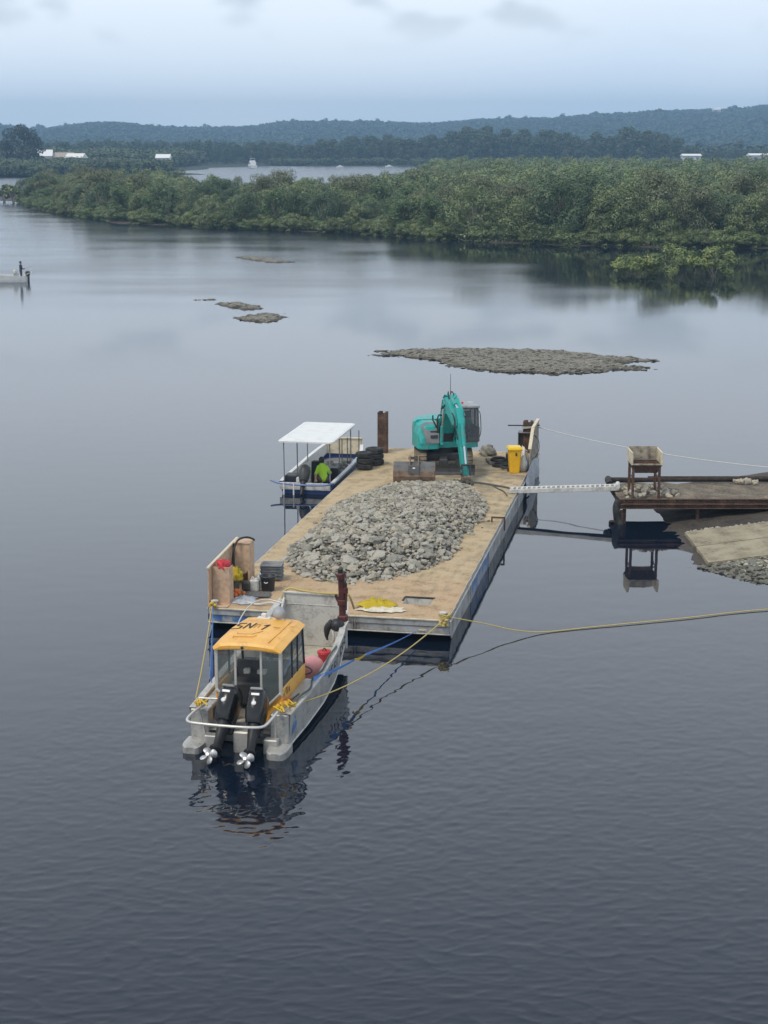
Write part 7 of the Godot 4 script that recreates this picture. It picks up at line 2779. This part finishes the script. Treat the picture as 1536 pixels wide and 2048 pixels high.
# ------------------------------------------------------------------ far shore
func make_far_shore():
	var r := RandomNumberGenerator.new()
	r.seed = 321
	var n := FastNoiseLite.new()
	n.seed = 44
	n.frequency = 0.012
	# she-oaks: taller, darker, feathery; in a belt behind the inlet
	var dark := Color(0.05, 0.075, 0.042)
	var dark2 := Color(0.105, 0.138, 0.07)
	var oaks := []
	for k in 4:
		var lobes := []
		var q := RandomNumberGenerator.new()
		q.seed = 700 + k
		for i in 24:
			var u := q.randf()
			var w: float = [3.4, 4.0, 3.0, 4.6][k] * (1.0 - 0.55 * u * u) * 0.6
			lobes.append([Vector3(q.randf_range(-1, 1) * w, 1.6 + u * 9.6, q.randf_range(-1, 1) * w), Vector3(1.5, 1.15, 1.5) * q.randf_range(0.7, 1.2)])
		oaks.append([crown_mesh(710 + k, lobes, 2200, 0.36, dark, dark2), trunk_mesh(720 + k, 1, 8.0, 0.6, 0.3)])
	var count := 0
	for k in 240:
		var x := lerpf(-190.0, 250.0, (k + r.randf()) / 240.0)
		var rank := k % 3
		var z := -905.0 - rank * 26.0 + (x + 60) * 0.12 + r.randf_range(-9, 9)
		var s := 1.0 + 0.35 * n.get_noise_2d(x * 2.0, 5.0) + r.randf_range(-0.2, 0.25) + 0.08 * rank
		var near_end := smoothstep(-40.0, 60.0, x)
		s *= lerpf(0.8, 1.18, near_end)
		if x > 150:
			s *= lerpf(1.0, 0.45, smoothstep(150.0, 170.0, x))
		var f := Transform3D(Basis(Vector3.UP, r.randf() * TAU) * Basis.from_scale(Vector3(s * r.randf_range(0.8, 1.3), s, s * 1.1)), Vector3(x, 0.2, z))
		var t := thing("she_oak", "tall dark she-oak in the hazy tree belt behind the inlet", "tree", f, "tree belt behind the inlet")
		var o: Array = oaks[r.randi() % 4]
		part(t, "crown", o[0], "leaf_far")
		part(t, "trunk", o[1], "bark_dark")
		count += 1
	# big round figs on the left
	for a in [[Vector3(-152, 0, -705), 1.2, "huge dark round tree rising above the far left shore"], [Vector3(-166, 0, -690), 0.9, "dark spreading tree at the left edge below the tallest crown"], [Vector3(-139, 0, -668), 0.62, "low dark tree in front of the white houses at far left"]]:
		var lobes := dome_lobes(int(-a[0].x), 8.2 * a[1], 4.0 * a[1], 15.5 * a[1], 26)
		var t := thing("fig_tree", a[2], "tree", at(a[0]))
		part(t, "crown", crown_mesh(int(-a[0].x), lobes, 4500, 0.5, Color(0.018, 0.032, 0.022), Color(0.035, 0.055, 0.034)), "leaf_far")
		part(t, "trunk", trunk_mesh(750, 3, 8.0 * a[1], 3.0, 0.6), "bark_dark")
	# houses and sheds
	house(Vector3(-151.5, 0, -742), 0.1, 11, 8, 6.2, 2.6, "house_white", "roof_white", "long white house beside the dark round tree at far left")
	house(Vector3(-141, 0, -745), 0.0, 8, 7, 5.6, 2.0, "house_tan", "house_tan", "tan house between the two white houses at far left")
	house(Vector3(-134, 0, -735), -0.2, 7.5, 6, 5.6, 1.7, "house_white", "roof_white", "small white house right of the tan house at far left")
	house(Vector3(-97, 0, -742), 0.0, 6, 6, 5.4, 1.5, "house_white", "roof_white", "white roof showing above the bush left of the inlet")
	house(Vector3(156, 0, -858), 0.0, 9, 8, 5.4, 0.8, "house_white", "roof_white", "flat white shed at the right behind the mangroves")
	house(Vector3(192, 0, -858), 0.0, 13, 8, 5.6, 0.8, "house_white", "roof_white", "long white shed at the right edge behind the mangroves")
	# undergrowth and lower woods round and behind all that
	var low := crown_mesh(760, dome_lobes(761, 4.6, 0.9, 4.8, 20), 900, 0.5, Color(0.062, 0.092, 0.044), Color(0.13, 0.16, 0.075))
	var spots := []
	for k in 1500:
		var x := r.randf_range(-230, -86)
		var z := r.randf_range(-690, -592)
		if x > -108 and z > -612:
			continue
		var s := 0.85 + 0.35 * n.get_noise_2d(x * 2.0, z * 2.0) + r.randf_range(-0.15, 0.2)
		spots.append(Transform3D(Basis(Vector3.UP, r.randf() * TAU).scaled(Vector3(s, s, s)), Vector3(x, 0.2, z)))
	for k in 900:
		var x := r.randf_range(-230, -98)
		var z := r.randf_range(-900, -770)
		var s := 1.25 + 0.5 * n.get_noise_2d(x * 2.0, z * 2.0) + r.randf_range(-0.25, 0.3)
		spots.append(Transform3D(Basis(Vector3.UP, r.randf() * TAU).scaled(Vector3(s, s, s)), Vector3(x, 0.2, z)))
	for k in 420:
		var x := r.randf_range(-60, 260)
		var z := -886.0 + (x + 60) * 0.12 + r.randf_range(-4, 10)
		var s := 0.55 + r.randf_range(-0.15, 0.25)
		spots.append(Transform3D(Basis(Vector3.UP, r.randf() * TAU).scaled(Vector3(s, s, s)), Vector3(x, 0.2, z)))
	multi("shore_bushland", low, spots, "leaf_far", r, "rough green bushland along the far shore under the tall trees", "bushland")
	# boats in the inlet
	var t := thing("motor_cruiser", "white cabin cruiser with a flybridge moored in the distant inlet", "boat", at(Vector3(-62.5, 0, -800), 0.25))
	var b := B.new()
	var rows := []
	for s in [[4.5, 1.7, 1.2], [0.0, 1.9, 1.3], [-3.5, 1.4, 1.6], [-5.2, 0.1, 1.9]]:
		rows.append([Vector3(-s[1], s[2], s[0]), Vector3(-s[1] * 0.8, -0.2, s[0]), Vector3(s[1] * 0.8, -0.2, s[0]), Vector3(s[1], s[2], s[0])])
	b.loft(rows, true, true, -1)
	part(t, "hull", b, "white")
	b = B.new()
	b.box(Vector3(0, 2.1, 0.5), Vector3(2.9, 1.7, 4.4), 0.2)
	part(t, "cabin", b, "white")
	b = B.new()
	b.box(Vector3(0, 2.35, 0.5), Vector3(2.94, 0.6, 4.0), 0.02)
	part(t, "cabin_windows", b, "glass_dark")
	b = B.new()
	b.box(Vector3(0, 3.25, 0.8), Vector3(2.4, 0.6, 2.4), 0.15)
	b.box(Vector3(0, 4.5, 0.8), Vector3(2.3, 0.1, 2.2), 0.04)
	for x in [-1.0, 1.0]:
		for z in [-0.1, 1.7]:
			b.bar(Vector3(x, 3.4, z), Vector3(x, 4.5, z), 0.08, 0.08)
	part(t, "flybridge", b, "white")
	for a in [[Vector3(-21.0, 0, -812), "white launch with a pointed awning moored in the middle of the inlet"], [Vector3(2.6, 0, -830), "small white launch at the right end of the inlet"]]:
		t = thing("moored_launch", a[1], "boat", Transform3D(Basis(Vector3.UP, PI / 2 + 0.2) * Basis.from_scale(Vector3.ONE * 0.62), a[0]))
		b = B.new()
		rows = []
		for s in [[3.0, 1.0, 0.8], [0.0, 1.1, 0.85], [-2.2, 0.7, 1.0], [-3.2, 0.05, 1.2]]:
			rows.append([Vector3(-s[1], s[2], s[0]), Vector3(-s[1] * 0.8, -0.2, s[0]), Vector3(s[1] * 0.8, -0.2, s[0]), Vector3(s[1], s[2], s[0])])
		b.loft(rows, true, true, -1)
		part(t, "hull", b, "white")
		b = B.new()
		b.prism([Vector2(-2.0, 0.8), Vector2(-1.3, 1.5), Vector2(-0.2, 2.0), Vector2(0.6, 1.5), Vector2(2.2, 0.8)], -0.8, 0.8, Transform3D(Basis(Vector3(0, 0, 1), Vector3.UP, Vector3(-1, 0, 0)), Vector3.ZERO))
		part(t, "cabin", b, "white")


# ------------------------------------------------------------------ hills
func make_hills():
	# ridge line: x at 2600 m, height of the ground
	var ridge := [[-1500, 20], [-900, 24], [-605, 30], [-540, 24], [-425, 33], [-315, 25], [-228, 26], [-132, 34], [-20, 34], [68, 31], [155, 37], [250, 39], [346, 45], [426, 50], [506, 51], [615, 59], [800, 68], [1500, 60]]
	var top := func(x: float) -> float:
		for k in ridge.size() - 1:
			if x >= ridge[k][0] and x <= ridge[k + 1][0]:
				var u: float = (x - ridge[k][0]) / float(ridge[k + 1][0] - ridge[k][0])
				return lerpf(ridge[k][1], ridge[k + 1][1], u * u * (3.0 - 2.0 * u))
		return 20.0
	var n := FastNoiseLite.new()
	n.seed = 71
	n.frequency = 0.004
	n.fractal_octaves = 4
	var ground := func(x: float, z: float) -> float:
		var u := smoothstep(-1500.0, -2600.0, z)
		var f: float = top.call(x * 2600.0 / -z)
		return f * u * (1.0 + 0.22 * n.get_noise_2d(x, z) * (1.0 - u)) + 5.0 * n.get_noise_2d(x + 700.0, z) * u * (1.0 - u) * 4.0
	var b := B.new()
	var st := 45.0
	for j in 38:
		for i in 56:
			var q := []
			for c in [[0, 0], [0, 1], [1, 1], [1, 0]]:
				var x: float = -1260 + (i + c[0]) * st
				var z: float = -1300 - (j + c[1]) * st
				q.append(Vector3(x, ground.call(x, z), z))
			b.quad(q[0], q[1], q[2], q[3], 2)
	structure("hills", b, "forest_floor")
	var r := RandomNumberGenerator.new()
	r.seed = 4321
	var clump := crown_mesh(800, dome_lobes(801, 6.0, 1.5, 7.5, 9), 90, 2.0, Color(0.045, 0.068, 0.036), Color(0.085, 0.11, 0.058))
	var spots := []
	for k in 26000:
		var z := -r.randf_range(1000, 2660)
		var half := -z * 0.30
		var x := r.randf_range(-half, half)
		var s := r.randf_range(0.75, 1.25) + 0.15 * n.get_noise_2d(x * 6.0, z * 6.0)
		if r.randf() < 0.015:
			s *= 1.4
		spots.append(Transform3D(Basis(Vector3.UP, r.randf() * TAU).scaled(Vector3(s, s, s)), Vector3(x, ground.call(x, z) - 0.5, z)))
	multi("hill_forest", clump, spots, "leaf_far", r, "hazy blue forest covering the low hills on the horizon", "forest", 0.15)
	for a in [[Vector3(512, 0, -2585), "largest white house high on the right-hand ridge"], [Vector3(470, 0, -2400), "white speck of a house below the ridge at right"], [Vector3(398, 0, -2450), "white house on the hillside left of the larger one"]]:
		var p: Vector3 = a[0]
		p.y = ground.call(p.x, p.z) + 2.0
		house(p, 0.1, 10, 8, 8.0, 2.0, "house_white", "roof_white", a[1])
